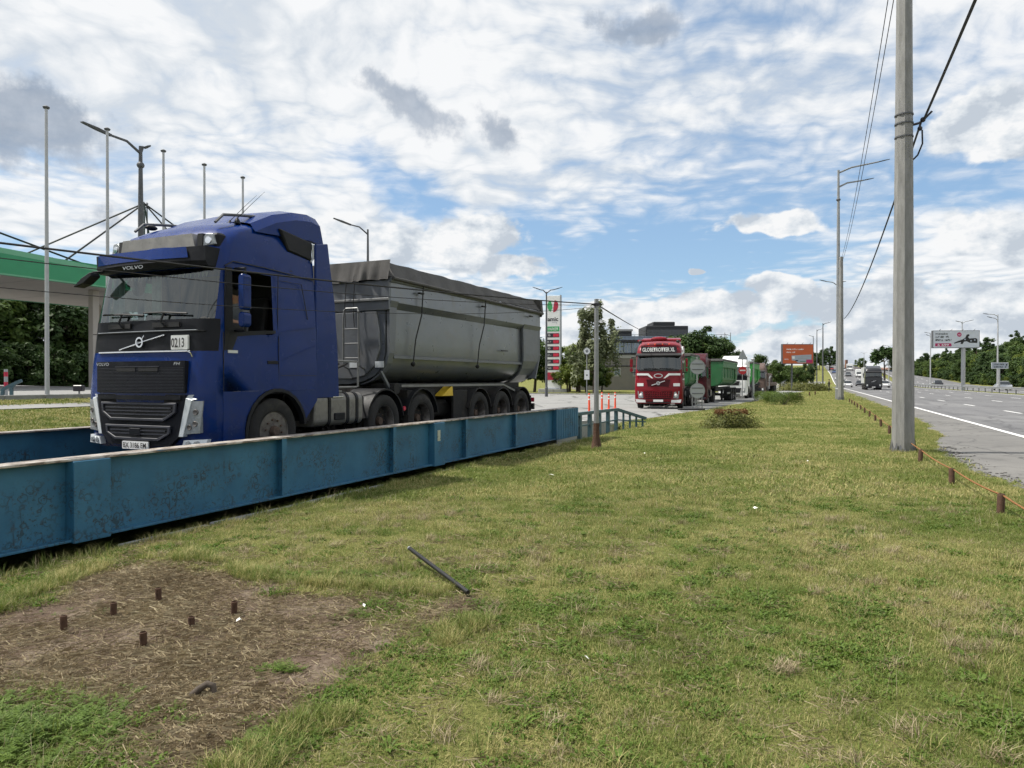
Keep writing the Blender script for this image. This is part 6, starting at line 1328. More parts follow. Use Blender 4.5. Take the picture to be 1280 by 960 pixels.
def face(parent, c, d, up=Vector((0, 0, 1)), hair=True):
    d = Vector(d).normalized(); r = d.cross(up).normalized(); c = Vector(c)
    for s_ in (-1, 1):
        MB().ball(c + d * .088 + r * .032 * s_ + up * .01, .012, 8, 6).build('eye', M['ink'], parent); MB().ball(c + r * .078 * s_, (.02, .02, .032), 8, 6).build('ear', M['skin'], parent)
    MB().tube([c + d * .088 + up * .005, c + d * .115 - up * .025, c + d * .09 - up * .032], [.008, .015, .008], 6).build('nose', M['skin'], parent); MB().tube([c + d * .088 - r * .022 - up * .058, c + d * .096 - up * .056, c + d * .088 + r * .022 - up * .058], .006, 5).build('mouth', M['redink'], parent)
    if hair: MB().ball(c - d * .012 + up * .045, (.092, .092, .085), 12, 8).build('hair', M['hair'], parent)
J = {'pelvis': ((1.22, .62, 1.82), (.17, .14)), 'waist': ((1.24, .62, 2.00), (.155, .12)), 'chest': ((1.22, .62, 2.22), (.18, .13)), 'collar': ((1.19, .62, 2.38), (.10, .09)), 'neck': ((1.16, .61, 2.45), .058), 'head': ((1.12, .60, 2.55), (.078, .085)), 'crown': ((1.12, .60, 2.65), (.07, .08)),
     'sl': ((1.19, .42, 2.34), .072), 'el': ((1.02, .30, 2.10), .048), 'wl': ((.80, .42, 2.17), .032), 'pl': ((.74, .44, 2.19), .034), 'sr': ((1.19, .82, 2.34), .072), 'er': ((1.05, .94, 2.08), .048), 'wr': ((.82, .80, 2.17), .032), 'pr': ((.76, .79, 2.19), .034),
     'hl': ((1.12, .52, 1.80), .10), 'kl': ((.78, .50, 1.80), .075), 'fl': ((.72, .50, 1.42), .05), 'tl': ((.60, .50, 1.36), .04), 'hr': ((1.12, .72, 1.80), .10), 'kr': ((.78, .76, 1.80), .075), 'fr': ((.72, .76, 1.42), .05), 'tr': ((.60, .76, 1.36), .04)}
E = [('pelvis', 'waist'), ('waist', 'chest'), ('chest', 'collar'), ('collar', 'neck'), ('neck', 'head'), ('head', 'crown'), ('chest', 'sl'), ('sl', 'el'), ('el', 'wl'), ('wl', 'pl'), ('chest', 'sr'), ('sr', 'er'), ('er', 'wr'), ('wr', 'pr'), ('pelvis', 'hl'), ('hl', 'kl'), ('kl', 'fl'), ('fl', 'tl'), ('pelvis', 'hr'), ('hr', 'kr'), ('kr', 'fr'), ('fr', 'tr')]
dm = person_mesh(J, E, lambda c: 0 if c.z > 2.44 or (c.x < .93 and 2.05 < c.z < 2.3) else (1 if c.z > 1.9 else 2), [M['skin'], M['shirt'], M['dark_cloth']], hand((.74, .44, 2.19), (-.7, .1, .35), (0, 1, 0), .9) + hand((.76, .79, 2.19), (-.7, -.1, .35), (0, -1, 0), .9))
dr = link('person', dm); dr.matrix_world = Matrix.Translation(bt.location) @ Matrix.Rotation(LANE, 4, 'Z'); tag(dr, 'person in a grey shirt at the wheel inside the blue cab', 'person'); face(dr, (1.12, .60, 2.56), (-.85, -.5, 0))
J = {'pelvis': ((0, 0, .95), (.15, .11)), 'waist': ((0, 0, 1.12), (.135, .10)), 'chest': ((.01, 0, 1.34), (.16, .11)), 'collar': ((.01, 0, 1.47), (.09, .07)), 'neck': ((.01, 0, 1.52), .052), 'head': ((.02, 0, 1.62), (.075, .085)), 'crown': ((.02, 0, 1.70), (.068, .08)),
     'sl': ((0, .19, 1.43), .062), 'el': ((.03, .27, 1.17), .042), 'wl': ((.20, .16, 1.20), .03), 'pl': ((.26, .12, 1.22), .032), 'sr': ((0, -.19, 1.43), .062), 'er': ((.0, -.28, 1.16), .042), 'wr': ((.18, -.16, 1.18), .03), 'pr': ((.25, -.11, 1.20), .032),
     'hl': ((0, .09, .90), .095), 'kl': ((.03, .10, .50), .062), 'al': ((-.02, .10, .09), .042), 'tl': ((.14, .11, .04), .036), 'hr': ((0, -.09, .90), .095), 'kr': ((.01, -.10, .50), .062), 'ar': ((-.03, -.11, .09), .042), 'tr': ((.13, -.12, .04), .036)}
E = [('pelvis', 'waist'), ('waist', 'chest'), ('chest', 'collar'), ('collar', 'neck'), ('neck', 'head'), ('head', 'crown'), ('chest', 'sl'), ('sl', 'el'), ('el', 'wl'), ('wl', 'pl'), ('chest', 'sr'), ('sr', 'er'), ('er', 'wr'), ('wr', 'pr'), ('pelvis', 'hl'), ('hl', 'kl'), ('kl', 'al'), ('al', 'tl'), ('pelvis', 'hr'), ('hr', 'kr'), ('kr', 'ar'), ('ar', 'tr')]
pm_ = person_mesh(J, E, lambda c: 0 if c.z > 1.50 or (c.x > .15 and 1.1 < c.z < 1.3) else 1, [M['skin'], M['dark_cloth']], hand((.26, .12, 1.22), (.7, -.5, .1), (0, .3, 1), .8) + hand((.25, -.11, 1.20), (.7, .5, .1), (0, -.3, 1), .8))
pr_ = link('person', pm_, None, G(1036.3, 490.6), (0, 0, R(-20))); tag(pr_, 'person in dark clothes standing at the far end of the lawn by the road', 'person'); face(pr_, (.02, 0, 1.63), (1, 0, 0))
# ------------------------------------------------------------------ trees and bushes
def leaf_mesh(name, mats, pos, nrm, size, v, long=1.0, extra=None):
    'one diamond of two triangles per leaf; extra is an MB with the woody part'
    n = len(pos); nrm = nrm / np.linalg.norm(nrm, axis=1)[:, None]; ref = rng.normal(size=(n, 3)); t1 = np.cross(nrm, ref); t1 /= np.linalg.norm(t1, axis=1)[:, None]; t2 = np.cross(nrm, t1)
    s = size[:, None]; co = np.stack([pos - t1 * s * .5 * long, pos + t2 * s * .32, pos + t1 * s * .5 * long, pos - t2 * s * .32], 1).reshape(-1, 3)
    me = bpy.data.meshes.new(name); me.vertices.add(4 * n); me.vertices.foreach_set('co', co.reshape(-1).astype(np.float32))
    me.loops.add(4 * n); me.loops.foreach_set('vertex_index', np.arange(4 * n)); me.polygons.add(n); me.polygons.foreach_set('loop_start', np.arange(0, 4 * n, 4)); me.polygons.foreach_set('loop_total', np.full(n, 4))
    a = me.attributes.new('v', 'FLOAT', 'POINT'); a.data.foreach_set('value', np.repeat(v, 4).astype(np.float32)); me.materials.append(mats); me.update(calc_edges=True); return me
def crown_mesh(name, m, cr, ch, cz, n, leaf, nclump, seed, droop=0.0, clump=.34, low=-.75):
    g = np.random.default_rng(seed); C = []
    while len(C) < nclump:
        p = g.normal(size=3); p /= np.linalg.norm(p); p *= g.uniform(.35, 1.0) ** .5
        if p[2] < low: continue
        lump = 1 + .28 * math.sin(3 * math.atan2(p[1], p[0]) + seed) * (1 - abs(p[2])) + g.normal() * .10
        C.append((p[0] * cr * lump, p[1] * cr * lump, p[2] * ch * lump))
    C = np.array(C); rad = clump * cr * g.uniform(.55, 1.25, nclump); k = g.integers(0, nclump, n); d = g.normal(size=(n, 3)); d /= np.linalg.norm(d, axis=1)[:, None]
    off = d * (g.random(n) ** .45)[:, None] * rad[k][:, None] * np.array([1, 1, .75]); pos = C[k] + off + np.array([0, 0, cz])
    if droop: pos[:, 2] -= droop * g.random(n) ** 1.5 * np.hypot(pos[:, 0], pos[:, 1]) / cr
    nrm = d + np.array([0, 0, .9]) + g.normal(size=(n, 3)) * .5; cv = g.random(nclump)
    v = np.clip(.5 * g.random(n) + .5 * cv[k], 0, 1); return leaf_mesh(name, m, pos, nrm, leaf * g.uniform(.6, 1.3, n), v, 1.0 if not droop else 1.8)
def trunk_mesh(h, r, crz, cr, seed, limbs=7):
    g = np.random.default_rng(seed); b = MB(); top = Vector((g.normal() * .2, g.normal() * .2, h)); b.tube([(0, 0, -.3), (g.normal() * .08, g.normal() * .08, h * .35), (top.x * .6, top.y * .6, h * .7), top], [r * 1.25, r, r * .7, r * .2], 8)
    for i in range(limbs):
        a = g.uniform(0, 6.28); z = h * g.uniform(.25, .75); L = cr * g.uniform(.5, .85); b.tube([(0, 0, z), (math.cos(a) * L * .5, math.sin(a) * L * .5, z + L * .35), (math.cos(a) * L, math.sin(a) * L, z + L * g.uniform(.4, .8))], [r * .5, r * .3, r * .1], 6)
    return b.mesh('trunk', M['bark'], smooth=60)
KIND = {}
for key, m, cr, ch, cz, h, n, leaf, ncl in (('dark', 'leafd', 3.2, 4.0, 5.6, 7.5, 9000, .42, 60), ('mid', 'leaf', 3.4, 3.4, 4.9, 6.5, 9000, .42, 55), ('yel', 'leafy', 2.8, 3.0, 4.4, 5.8, 7500, .38, 45), ('tall', 'leafd', 2.4, 5.2, 6.6, 10.0, 8500, .40, 60)):
    for s in range(2): KIND[key, s] = (crown_mesh('crown', M[m], cr, ch, cz, n, leaf, ncl, 11 + s * 7 + len(KIND)), trunk_mesh(h, .20, cz, cr, 5 + s))
def tree(x, y, kind, sc, label, group=None, name='tree', rz=None, zs=1.0):
    o = empty(name, (x, y, Hf(x, y)), random.uniform(0, 6.28) if rz is None else rz); o.scale = (sc, sc, sc * zs); tag(o, label, 'tree', group); c, t_ = KIND[kind]; link('crown', c, o); link('trunk', t_, o)
    if name == 'shrub': o.location.z -= 1.9 * sc                             # crown down to the ground
    return o
# behind the filling station
g_ = 'dark trees behind the filling station'
for i, (s, n, sc, kd) in enumerate(((-2, 50, 1.0, ('mid', 0)), (4, 49, .95, ('dark', 0)), (9.5, 51, 1.0, ('mid', 1)), (14.5, 49, .92, ('dark', 1)), (19.5, 51, 1.0, ('mid', 0)), (24.5, 49.5, .95, ('dark', 0)), (29, 51, 1.0, ('mid', 1)), (34, 50, 1.0, ('dark', 1)), (39, 51, 1.0, ('mid', 0)), (6.5, 55, 1.05, ('dark', 1)), (17, 56, 1.05, ('dark', 0)), (27, 56, 1.05, ('dark', 1)), (37, 56, 1.0, ('dark', 0)))):
    q = W(s, n); tree(q.x, q.y, kd, sc, 'leafy tree in the dark row under the station canopy', g_)
for i, (s, n) in enumerate([(24 + k * 1.25, 45.5 + (k % 2) * .9) for k in range(16)]):
    q = W(s, n); tree(q.x, q.y, ('dark', i % 2), .46, 'low dark shrub at the foot of the trees behind the station', 'shrubs behind the station', 'shrub', zs=1.0)
# by the totem and the building
for u, Y, sc, kd, l in ((712, 97, .84, ('yel', 0), 'yellow green tree right beside the price totem'), (722, 99, .92, ('yel', 1), 'second yellow green tree right of the price totem'), (733, 96, .76, ('mid', 0), 'green bushy tree behind the round pale sign'),
                        (668, 100, .9, ('mid', 1), 'green tree half hidden by the tipper trailer'), (752, 94, .48, ('yel', 1), 'low yellow green shrub behind the short grey post'), (709, 92, .50, ('yel', 0), 'low shrub at the foot of the totem'), (743, 93, .46, ('mid', 1), 'low shrub under the willow'), (725, 92, .52, ('yel', 1), 'low shrub between totem and round sign')):
    tree((u - 640) / FPX * Y, Y, kd, sc, l)
wl_ = crown_mesh('crown', M['willow'], 3.1, 5.0, 7.4, 6500, .36, 60, 77, droop=2.4, clump=.26); KIND['willow', 0] = (wl_, trunk_mesh(9.5, .16, 7, 2.6, 9, 9))
tree((742 - 640) / FPX * 88, 88, ('willow', 0), .88, 'silvery loose willow-like tree behind the short grey post')
for u, Y, sc, kd, l in ((838, 108, .92, ('mid', 0), 'tree above the green tipper, nearest the red cab'), (856, 109, 1.02, ('mid', 1), 'tree before the building, second from the red cab'), (875, 108, 1.0, ('dark', 0), 'dark tree before the building above the second tipper'), (893, 109, .98, ('mid', 0), 'tree before the right corner of the building'), (906, 107, .80, ('dark', 1), 'dark tree at the right end of the building')):
    tree((u - 640) / FPX * Y, Y, kd, sc, l)
for i, (u, Y, sc, kd) in enumerate(((985, 150, .55, ('mid', 0)), (998, 140, .50, ('mid', 1)), (1008, 150, .55, ('dark', 0)), (968, 140, .6, ('mid', 1)), (952, 150, .8, ('mid', 0)), (975, 155, .6, ('dark', 1)))):
    tree((u - 640) / FPX * Y, Y, kd, sc, ['bushy tree right under the orange billboard', 'bushy tree below the right half of the orange billboard', 'dark bushy tree at the right edge of the orange billboard', 'bushy tree left of the orange billboard', 'tree behind the brown flatbed truck', 'dark bushy tree left of the billboard post'][i], name='tree')
# far slope
for i, (u, Y, sc, kd, l) in enumerate(((1037, 300, 1.05, ('dark', 0), 'rounded dark tree on the far slope right of the slim lamp posts'), (1024, 310, .85, ('dark', 1), 'dark tree on the far slope between the slim lamp posts'), (1019, 330, .9, ('mid', 0), 'tree on the far slope behind the slim lamp posts'), (1076, 300, .6, ('mid', 0), 'small tree on the far slope left of the black truck'), (1122, 260, .85, ('dark', 1), 'dark tree left of the thick pole beyond the road'))):
    tree((u - 640) / FPX * Y, Y, kd, sc, l)
pmesh = crown_mesh('crown', M['leafd'], 3.4, 1.6, 9.2, 900, .9, 26, 5, droop=2.6, clump=.22, low=-.2); KIND['palm', 0] = (pmesh, trunk_mesh(9.0, .2, 8, 2.5, 3, 8))
tree((1106 - 640) / FPX * 185, 185, ('palm', 0), .92, 'palm-like spreading tree behind the black box truck')
# wood on the right
gw = 'trees of the wood beyond the highway'
wood = []; g = np.random.default_rng(3)
for row, (p0, st) in enumerate(((37, 5.5), (43, 6.0), (50, 7.5), (60, 9.0), (72, 11.0))):
    a = 120
    while a < 400:
        wood.append((a + g.normal() * .8, p0 + g.normal() * 1.0, row)); a += st
for i, (a, p, row) in enumerate(wood):
    q = Q(a, p); u = 640 + FPX * q.x / q.y
    if u > 1330 or u < 1122: continue
    kd = (('mid', 'dark', 'yel', 'mid', 'tall')[int(g.integers(0, 5))], int(g.integers(0, 2))); far = np.clip((a - 60) / 110, 0, 1)
    tree(q.x, q.y, kd, g.uniform(.85, 1.2) * (1.05 if row else .85) * (1 - .22 * far), 'broadleaf tree in the wood beyond the highway', gw)
for i, a in enumerate(np.arange(125, 330, 2.6)):
    q = Q(a + g.normal() * .5, 35.2 + g.normal() * .5); u = 640 + FPX * q.x / q.y
    if 1122 < u < 1325: tree(q.x, q.y, (('yel', 'mid', 'dark')[i % 3], i % 2), g.uniform(.30, .52), 'low shrub along the foot of the wood beyond the highway', 'shrubs at the foot of the wood', 'shrub')
def bush(name, q, rx, ry, h, m, n, leaf, label, seed, cat='bush', flat=0.0, top=None):
    g = np.random.default_rng(seed); k = g.random((n, 3)); ang = k[:, 0] * 2 * math.pi; el_ = np.arcsin(k[:, 1]); r = .62 + .38 * k[:, 2] ** .4
    sx, sy, sz = np.cos(ang) * np.cos(el_), np.sin(ang) * np.cos(el_), np.sin(el_)
    if flat: f = lambda x: np.sign(x) * np.abs(x) ** flat; sx, sy, sz = f(sx), f(sy), f(sz)
    lump = 1 + (.10 if flat else .34) * np.sin(ang * 3 + seed) * np.cos(el_ * 4) + g.normal(size=n) * (.03 if flat else .16)
    pos = np.stack([sx * rx * r * lump, sy * ry * r * lump, sz * h * r * lump + .02], 1); nrm = np.stack([sx, sy, sz + .35], 1) + g.normal(size=(n, 3)) * .45
    o = empty(name, q, .25); tag(o, label, cat); link('foliage', leaf_mesh('foliage', M[m], pos, nrm, leaf * g.uniform(.6, 1.3, n), g.random(n)), o)
    if top:
        n2 = n // 4; a2 = g.random(n2) * 6.28; r2 = np.sqrt(g.random(n2)) * .62; p2 = np.stack([np.cos(a2) * r2 * rx + .0, np.sin(a2) * r2 * ry, h * (.80 + .26 * g.random(n2))], 1)
        link('new_shoots', leaf_mesh('new_shoots', M[top], p2, g.normal(size=(n2, 3)) + np.array([0, 0, .3]), leaf * g.uniform(.6, 1.2, n2), g.random(n2), 1.5), o)
    b = MB()
    for i in range(14): a = g.uniform(0, 6.28); b.tube([(0, 0, -.05), (math.cos(a) * rx * .4, math.sin(a) * ry * .4, h * .5), (math.cos(a) * rx * .75, math.sin(a) * ry * .75, h * .85)], [.02, .012, .004], 5)
    b.build('stems', M['bark'], o); return o
bush('round_bush', G(914, 535), .98, .62, .60, 'bush', 5200, .060, 'low loose bush with bronze tips on the lawn before the queue', 4, top='rusty')
bush('clipped_hedge', G(980, 506), 1.30, .72, .86, 'hedge', 9000, .055, 'clipped green hedge on the lawn, the nearer one with the dark side', 8, 'hedge', .55)
bush('clipped_hedge', G(960, 502), 1.0, .9, .80, 'hedge', 7000, .055, 'clipped yellow green hedge behind and left of the nearer hedge', 9, 'hedge', .55)
for i, (u, v, w) in enumerate(((1010, 489, 2.4), (1022, 488.5, 2.0), (1000, 488, 2.2), (988, 488.5, 2.0))): bush('low_shrub', G(u, v), w, 1.4, 1.1, 'bush', 2200, .22, ['low shrub under the slim lamp posts', 'low shrub left of the person by the road', 'low shrub under the right half of the orange billboard', 'low shrub at the foot of the orange billboard post'][i], 20 + i)
# ------------------------------------------------------------------ turf
HID = bpy.data.collections.new('turf_tufts')                                 # not linked to the scene: only a stock of tufts for the instancer
def blade_mesh(name, m, n, rad, h, w, lean, seed, leafy_=0, flat=False):
    g = np.random.default_rng(seed); V = []; F = []; val = []
    for i in range(n):
        a, r = g.uniform(0, 6.283), rad * math.sqrt(g.random()); x, y = math.cos(a) * r, math.sin(a) * r; d = g.uniform(0, 6.283); L = h * g.uniform(.45, 1.15); ww = w * g.uniform(.6, 1.3); le = lean * g.uniform(.2, 1.6)
        cx, cy = math.cos(d), math.sin(d); px_, py_ = -cy * ww, cx * ww; b = len(V); v = g.random()
        if flat: zz = g.uniform(.004, .02); V += [(x, y, zz), (x + cx * L, y + cy * L, zz + g.uniform(-.003, .012)), (x + cx * L + px_, y + cy * L + py_, zz + .002), (x + px_, y + py_, zz)]; F += [(b, b + 1, b + 2, b + 3)]; val += [v] * 4
        elif leafy_:
            V += [(x, y, 0), (x + cx * L * .5 + px_, y + cy * L * .5 + py_, L * leafy_), (x + cx * L, y + cy * L, L * leafy_ * 1.1), (x + cx * L * .5 - px_, y + cy * L * .5 - py_, L * leafy_)]; F += [(b, b + 1, b + 2, b + 3)]; val += [v] * 4
        else:
            mx_, my_ = x + cx * le * L * .35, y + cy * le * L * .35; tx, ty = x + cx * le * L, y + cy * le * L; hz = L * max(.25, 1 - .35 * le)
            V += [(x - px_, y - py_, -.005), (x + px_, y + py_, -.005), (mx_ + px_ * .8, my_ + py_ * .8, hz * .6), (mx_ - px_ * .8, my_ - py_ * .8, hz * .6), (tx, ty, hz)]; F += [(b, b + 1, b + 2, b + 3), (b + 3, b + 2, b + 4)]; val += [v] * 5
    me = bpy.data.meshes.new(name); me.from_pydata(V, [], F); me.materials.append(m); at = me.attributes.new('v', 'FLOAT', 'POINT'); at.data.foreach_set('value', np.array(val, np.float32))
    o = bpy.data.objects.new(name, me); HID.objects.link(o); return o
def fern_mesh(name, m, seed):
    'a low ferny weed: short feathered fronds at several heights'
    g = np.random.default_rng(seed); V = []; F = []; val = []
    for i in range(16):
        d = g.uniform(0, 6.283); L = g.uniform(.03, .075); up = g.uniform(.25, 1.1); c, s_ = math.cos(d), math.sin(d); v = g.random(); r0 = g.uniform(0, .05); a0 = g.uniform(0, 6.28); ox, oy = math.cos(a0) * r0, math.sin(a0) * r0
        for k in range(7):
            f = (k + 1) / 7; x, y, z = ox + c * L * f, oy + s_ * L * f, L * up * f * (1.25 - .45 * f); w = .016 * (1 - .6 * f) + .003
            for sd in (-1, 1):
                b = len(V); V += [(x, y, z), (x - s_ * w * sd + c * w * .6, y + c * w * sd + s_ * w * .6, z + .004), (x + c * .006, y + s_ * .006, z + .001)]; F.append((b, b + 1, b + 2)); val += [v * .7 + .3 * g.random()] * 3
    me = bpy.data.meshes.new(name); me.from_pydata(V, [], F); me.materials.append(m); at = me.attributes.new('v', 'FLOAT', 'POINT'); at.data.foreach_set('value', np.array(val, np.float32))
    o = bpy.data.objects.new(name, me); HID.objects.link(o); return o
TUFT = [blade_mesh('a_grass', M['grass'], 70, .11, .050, .0016, .9, 1), blade_mesh('b_grass', M['grass'], 60, .12, .040, .0020, 1.3, 2), blade_mesh('c_dry', M['deadgrass'], 36, .11, .055, .0014, 1.4, 3), blade_mesh('d_clover', M['weed'], 70, .10, .032, .0075, .6, 4, .75),
        fern_mesh('e_weed', M['weed'], 5), blade_mesh('f_straw', M['deadgrass'], 34, .14, .085, .0022, 0, 6, flat=True), blade_mesh('g_tall', M['grass'], 46, .06, .12, .0020, .7, 7), blade_mesh('h_far', M['grass'], 60, .26, .060, .0055, 1.0, 8), blade_mesh('i_farther', M['grass'], 60, .55, .075, .013, 1.0, 9),
        blade_mesh('j_rosette', M['weed'], 13, .012, .11, .011, .6, 41, .42), blade_mesh('k_stalk', M['deadgrass'], 5, .05, .22, .0011, .55, 42), blade_mesh('l_dead_tuft', M['deadgrass'], 60, .06, .085, .0013, 1.1, 43)]
def scatter(n, x0, x1, y0, y1): return rng.uniform(x0, x1, n), rng.uniform(y0, y1, n)
PTS = []
def put(x, y, z, k, sc): PTS.append(np.stack([x, y, z, np.full(len(x), k, float), sc], 1))
def lawn_ok(x, y, inset=0.0):
    s, n = SN(x, y); a, p = AP(x, y); left = np.where(s < 21, -1.44, lawn_n(s)); return (n < left - inset) & (p < edge_p(a) - .05 - inset) & (np.abs(x) < .80 * y + .8)
def zone(dens, y0, y1, kinds, rz):
    'dens tufts per square metre between two distances'
    xa = .80 * y1 + 1; n = int(dens * (2 * xa) * (y1 - y0)); x, y = scatter(n, -xa, min(xa, 60), y0, y1); ok = lawn_ok(x, y); x, y = x[ok], y[ok]
    d = dirtf(x, y) if y0 < 9 else np.zeros(len(x)); keep = (rng.random(len(x)) > d * 1.02) & ((rng.random(len(x)) > sandf(x, y) * 1.2) if y0 < 9 else True); x, y, d = x[keep], y[keep], d[keep]
    dry = vnoise(x, y, .55, 4) * .6 + vnoise(x, y, 2.1, 5) * .4; r = rng.random(len(x)); z = np.full(len(x), .018 if y0 < 12 else .0)
    for lo, hi, k, f in kinds:
        if f == 'dry': m_ = (r >= lo) & (r < lo + (hi - lo) * np.clip((dry - .3) * 3.2, 0, 1.4))
        elif f == 'wet': m_ = (r >= lo) & (r < lo + (hi - lo) * np.clip((.66 - dry) * 3.2, 0, 1.3))
        else: m_ = (r >= lo) & (r < hi)
        put(x[m_], y[m_], z[m_], k, rng.uniform(*rz, m_.sum()))
zone(340, 2.4, 5.5, [(0, .34, 0, ''), (.34, .55, 1, ''), (.55, .70, 2, 'dry'), (.72, .86, 3, 'wet'), (.86, .97, 1, ''), (.97, 1, 6, 'dry')], (.6, 1.15))
zone(170, 5.5, 10, [(0, .40, 0, ''), (.40, .65, 1, ''), (.65, .80, 2, 'dry'), (.80, .89, 3, 'wet'), (.89, .98, 1, ''), (.98, 1, 6, '')], (.7, 1.25))
zone(75, 10, 16, [(0, .5, 0, ''), (.5, .7, 1, ''), (.7, .85, 2, 'dry'), (.85, .99, 7, '')], (.9, 1.5))
zone(22, 16, 30, [(0, 1, 7, '')], (.8, 1.3)); zone(5, 30, 60, [(0, .6, 8, ''), (.6, 1, 7, '')], (.8, 1.2)); zone(2.2, 60, 115, [(0, 1, 8, '')], (1.0, 1.6))
for cnt, k, rs, y1 in ((260, 9, (.3, .75), 9), (420, 10, (.5, 1.2), 10), (240, 11, (.6, 1.3), 9)):   # rosettes, stray stalks, dead clumps
    x, y = scatter(cnt * 3, -8, 9, 2.4, y1); ok = lawn_ok(x, y) & (vnoise(x, y, .8, k % 6) > .42) & (dirtf(x, y) < .3); x, y = x[ok][:cnt], y[ok][:cnt]; put(x, y, np.full(len(x), .018), k, rng.uniform(*rs, len(x)))
# lusher fringe round the bare patch, loose straw on it
n = 60000; x, y = scatter(n, -6, 2, 2.2, 7.5); sd_ = sdist(x, y, DIRT); ok = lawn_ok(x, y) & (np.abs(x) < .8 * y + .5); x, y, sd_ = x[ok], y[ok], sd_[ok]
fr_k = (np.abs(sd_ + .10) < .12) & (vnoise(x, y, 1.5, 3) > .45) & (rng.random(len(x)) < .30); put(x[fr_k], y[fr_k], np.full(fr_k.sum(), .018), 6, rng.uniform(.5, 1.0, fr_k.sum()))
for (u, v, ru, rv, dn, sc) in ((60, 925, .36, .22, 120, (.9, 1.5)), (10, 900, .3, .2, 60, (.8, 1.3)), (345, 935, .16, .10, 30, (.8, 1.3)), (330, 950, .14, .10, 26, (.8, 1.3)), (350, 845, .10, .08, 8, (.7, 1.1)), (430, 775, .25, .1, 14, (.5, .9)), (540, 800, .28, .12, 40, (.5, .9)), (470, 850, .2, .15, 20, (.6, 1.0)), (440, 722, .5, .10, 34, (.5, .9)), (130, 770, .3, .08, 12, (.4, .7))):
    q = G(u, v); dn = int(dn * 1.25); gx, gy = rng.normal(0, ru * .62, dn), rng.normal(0, rv * .75, dn); fall = np.exp(-.5 * ((gx / ru) ** 2 + (gy / rv) ** 2)); put(q.x + gx, q.y + gy, np.full(dn, .018), 4, rng.uniform(.45, 1.15, dn) * np.mean(sc) * (.45 + .65 * fall))
dd = dirtf(x, y); m_ = (rng.random(len(x)) < dd * .22 * np.clip(vnoise(x, y, 1.3, 2) * 2 - .3, .15, 1.4)); put(x[m_], y[m_], np.full(m_.sum(), .017), 5, rng.uniform(.5, 1.2, m_.sum()))
m_ = (rng.random(len(x)) < .006); put(x[m_], y[m_], np.full(m_.sum(), .03), 5, rng.uniform(.5, 1.0, m_.sum()))
# grass on the bank to the left, the verges beyond and round the poles
s = rng.uniform(-6, 16, 9000); n_ = rng.uniform(4.2, 12.0, 9000); ok = (n_ < 10.5) | (n_ > 11.2); xx, yy2 = lane_xy(s[ok], n_[ok]); put(xx, yy2, H(xx, yy2), 7, rng.uniform(.8, 1.3, ok.sum()))
s = rng.uniform(73.6, 92, 2600); n_ = rng.uniform(6.2, 26, 2600); xx, yy2 = lane_xy(s, n_); put(xx, yy2, H(xx, yy2), 8, rng.uniform(1.0, 1.8, 2600))
s = rng.uniform(-4, 15, 420); n_ = -1.42 - rng.random(420) * .15; xx, yy2 = lane_xy(s, n_); put(xx, yy2, np.zeros(420), 6, rng.uniform(.6, 1.3, 420))
for c in (p1, Vector(sp.location)):
    a = rng.uniform(0, 6.28, 60); r = rng.uniform(.2, .5, 60); put(c.x + np.cos(a) * r, c.y + np.sin(a) * r, np.zeros(60), 6, rng.uniform(.7, 1.3, 60))
a_ = rng.uniform(-14, 30, 3600); p_ = edge_p(a_) - np.abs(rng.normal(0, .45, 3600)) - .02; xx, yy2 = road_xy(a_, p_); put(xx, yy2, np.full(3600, .0), 6, rng.uniform(.5, 1.1, 3600))
P_ = np.concatenate(PTS)
def instancer(name, P_, stock, label, cat):
    me = bpy.data.meshes.new(name); me.vertices.add(len(P_)); me.vertices.foreach_set('co', P_[:, :3].reshape(-1).astype(np.float32))
    for nm, arr, ty in (('idx', P_[:, 3].astype(np.int32), 'INT'), ('sc', P_[:, 4].astype(np.float32), 'FLOAT'), ('rz', rng.uniform(0, 6.283, len(P_)).astype(np.float32), 'FLOAT')):
        me.attributes.new(nm, ty, 'POINT').data.foreach_set('value', arr)
    o = link(name, me); ng = bpy.data.node_groups.new(name, 'GeometryNodeTree'); ng.interface.new_socket('Geometry', in_out='INPUT', socket_type='NodeSocketGeometry'); ng.interface.new_socket('Geometry', in_out='OUTPUT', socket_type='NodeSocketGeometry')
    t = T(ng); gi, go = t.n('NodeGroupInput'), t.n('NodeGroupOutput'); ci = t.n('GeometryNodeCollectionInfo'); ci.inputs['Collection'].default_value = stock; ci.inputs['Separate Children'].default_value = True; ci.inputs['Reset Children'].default_value = True
    def attr(nm, ty): a = t.n('GeometryNodeInputNamedAttribute', data_type=ty); a.inputs['Name'].default_value = nm; return a.outputs[0]
    e = t.n('FunctionNodeEulerToRotation'); t.L.new(t.comb(0, 0, attr('rz', 'FLOAT')), e.inputs[0])
    ip = t.n('GeometryNodeInstanceOnPoints'); ip.inputs['Pick Instance'].default_value = True
    t.L.new(gi.outputs[0], ip.inputs['Points']); t.L.new(ci.outputs[0], ip.inputs['Instance']); t.L.new(attr('idx', 'INT'), ip.inputs['Instance Index']); t.L.new(e.outputs[0], ip.inputs['Rotation']); t.L.new(attr('sc', 'FLOAT'), ip.inputs['Scale']); t.L.new(ip.outputs[0], go.inputs[0])
    md = o.modifiers.new('turf', 'NODES'); md.node_group = ng; return tag(o, label, cat, kind='stuff')
instancer('grass', P_, HID, 'short mown grass with clover, dry stalks and straw over the lawn', 'grass')
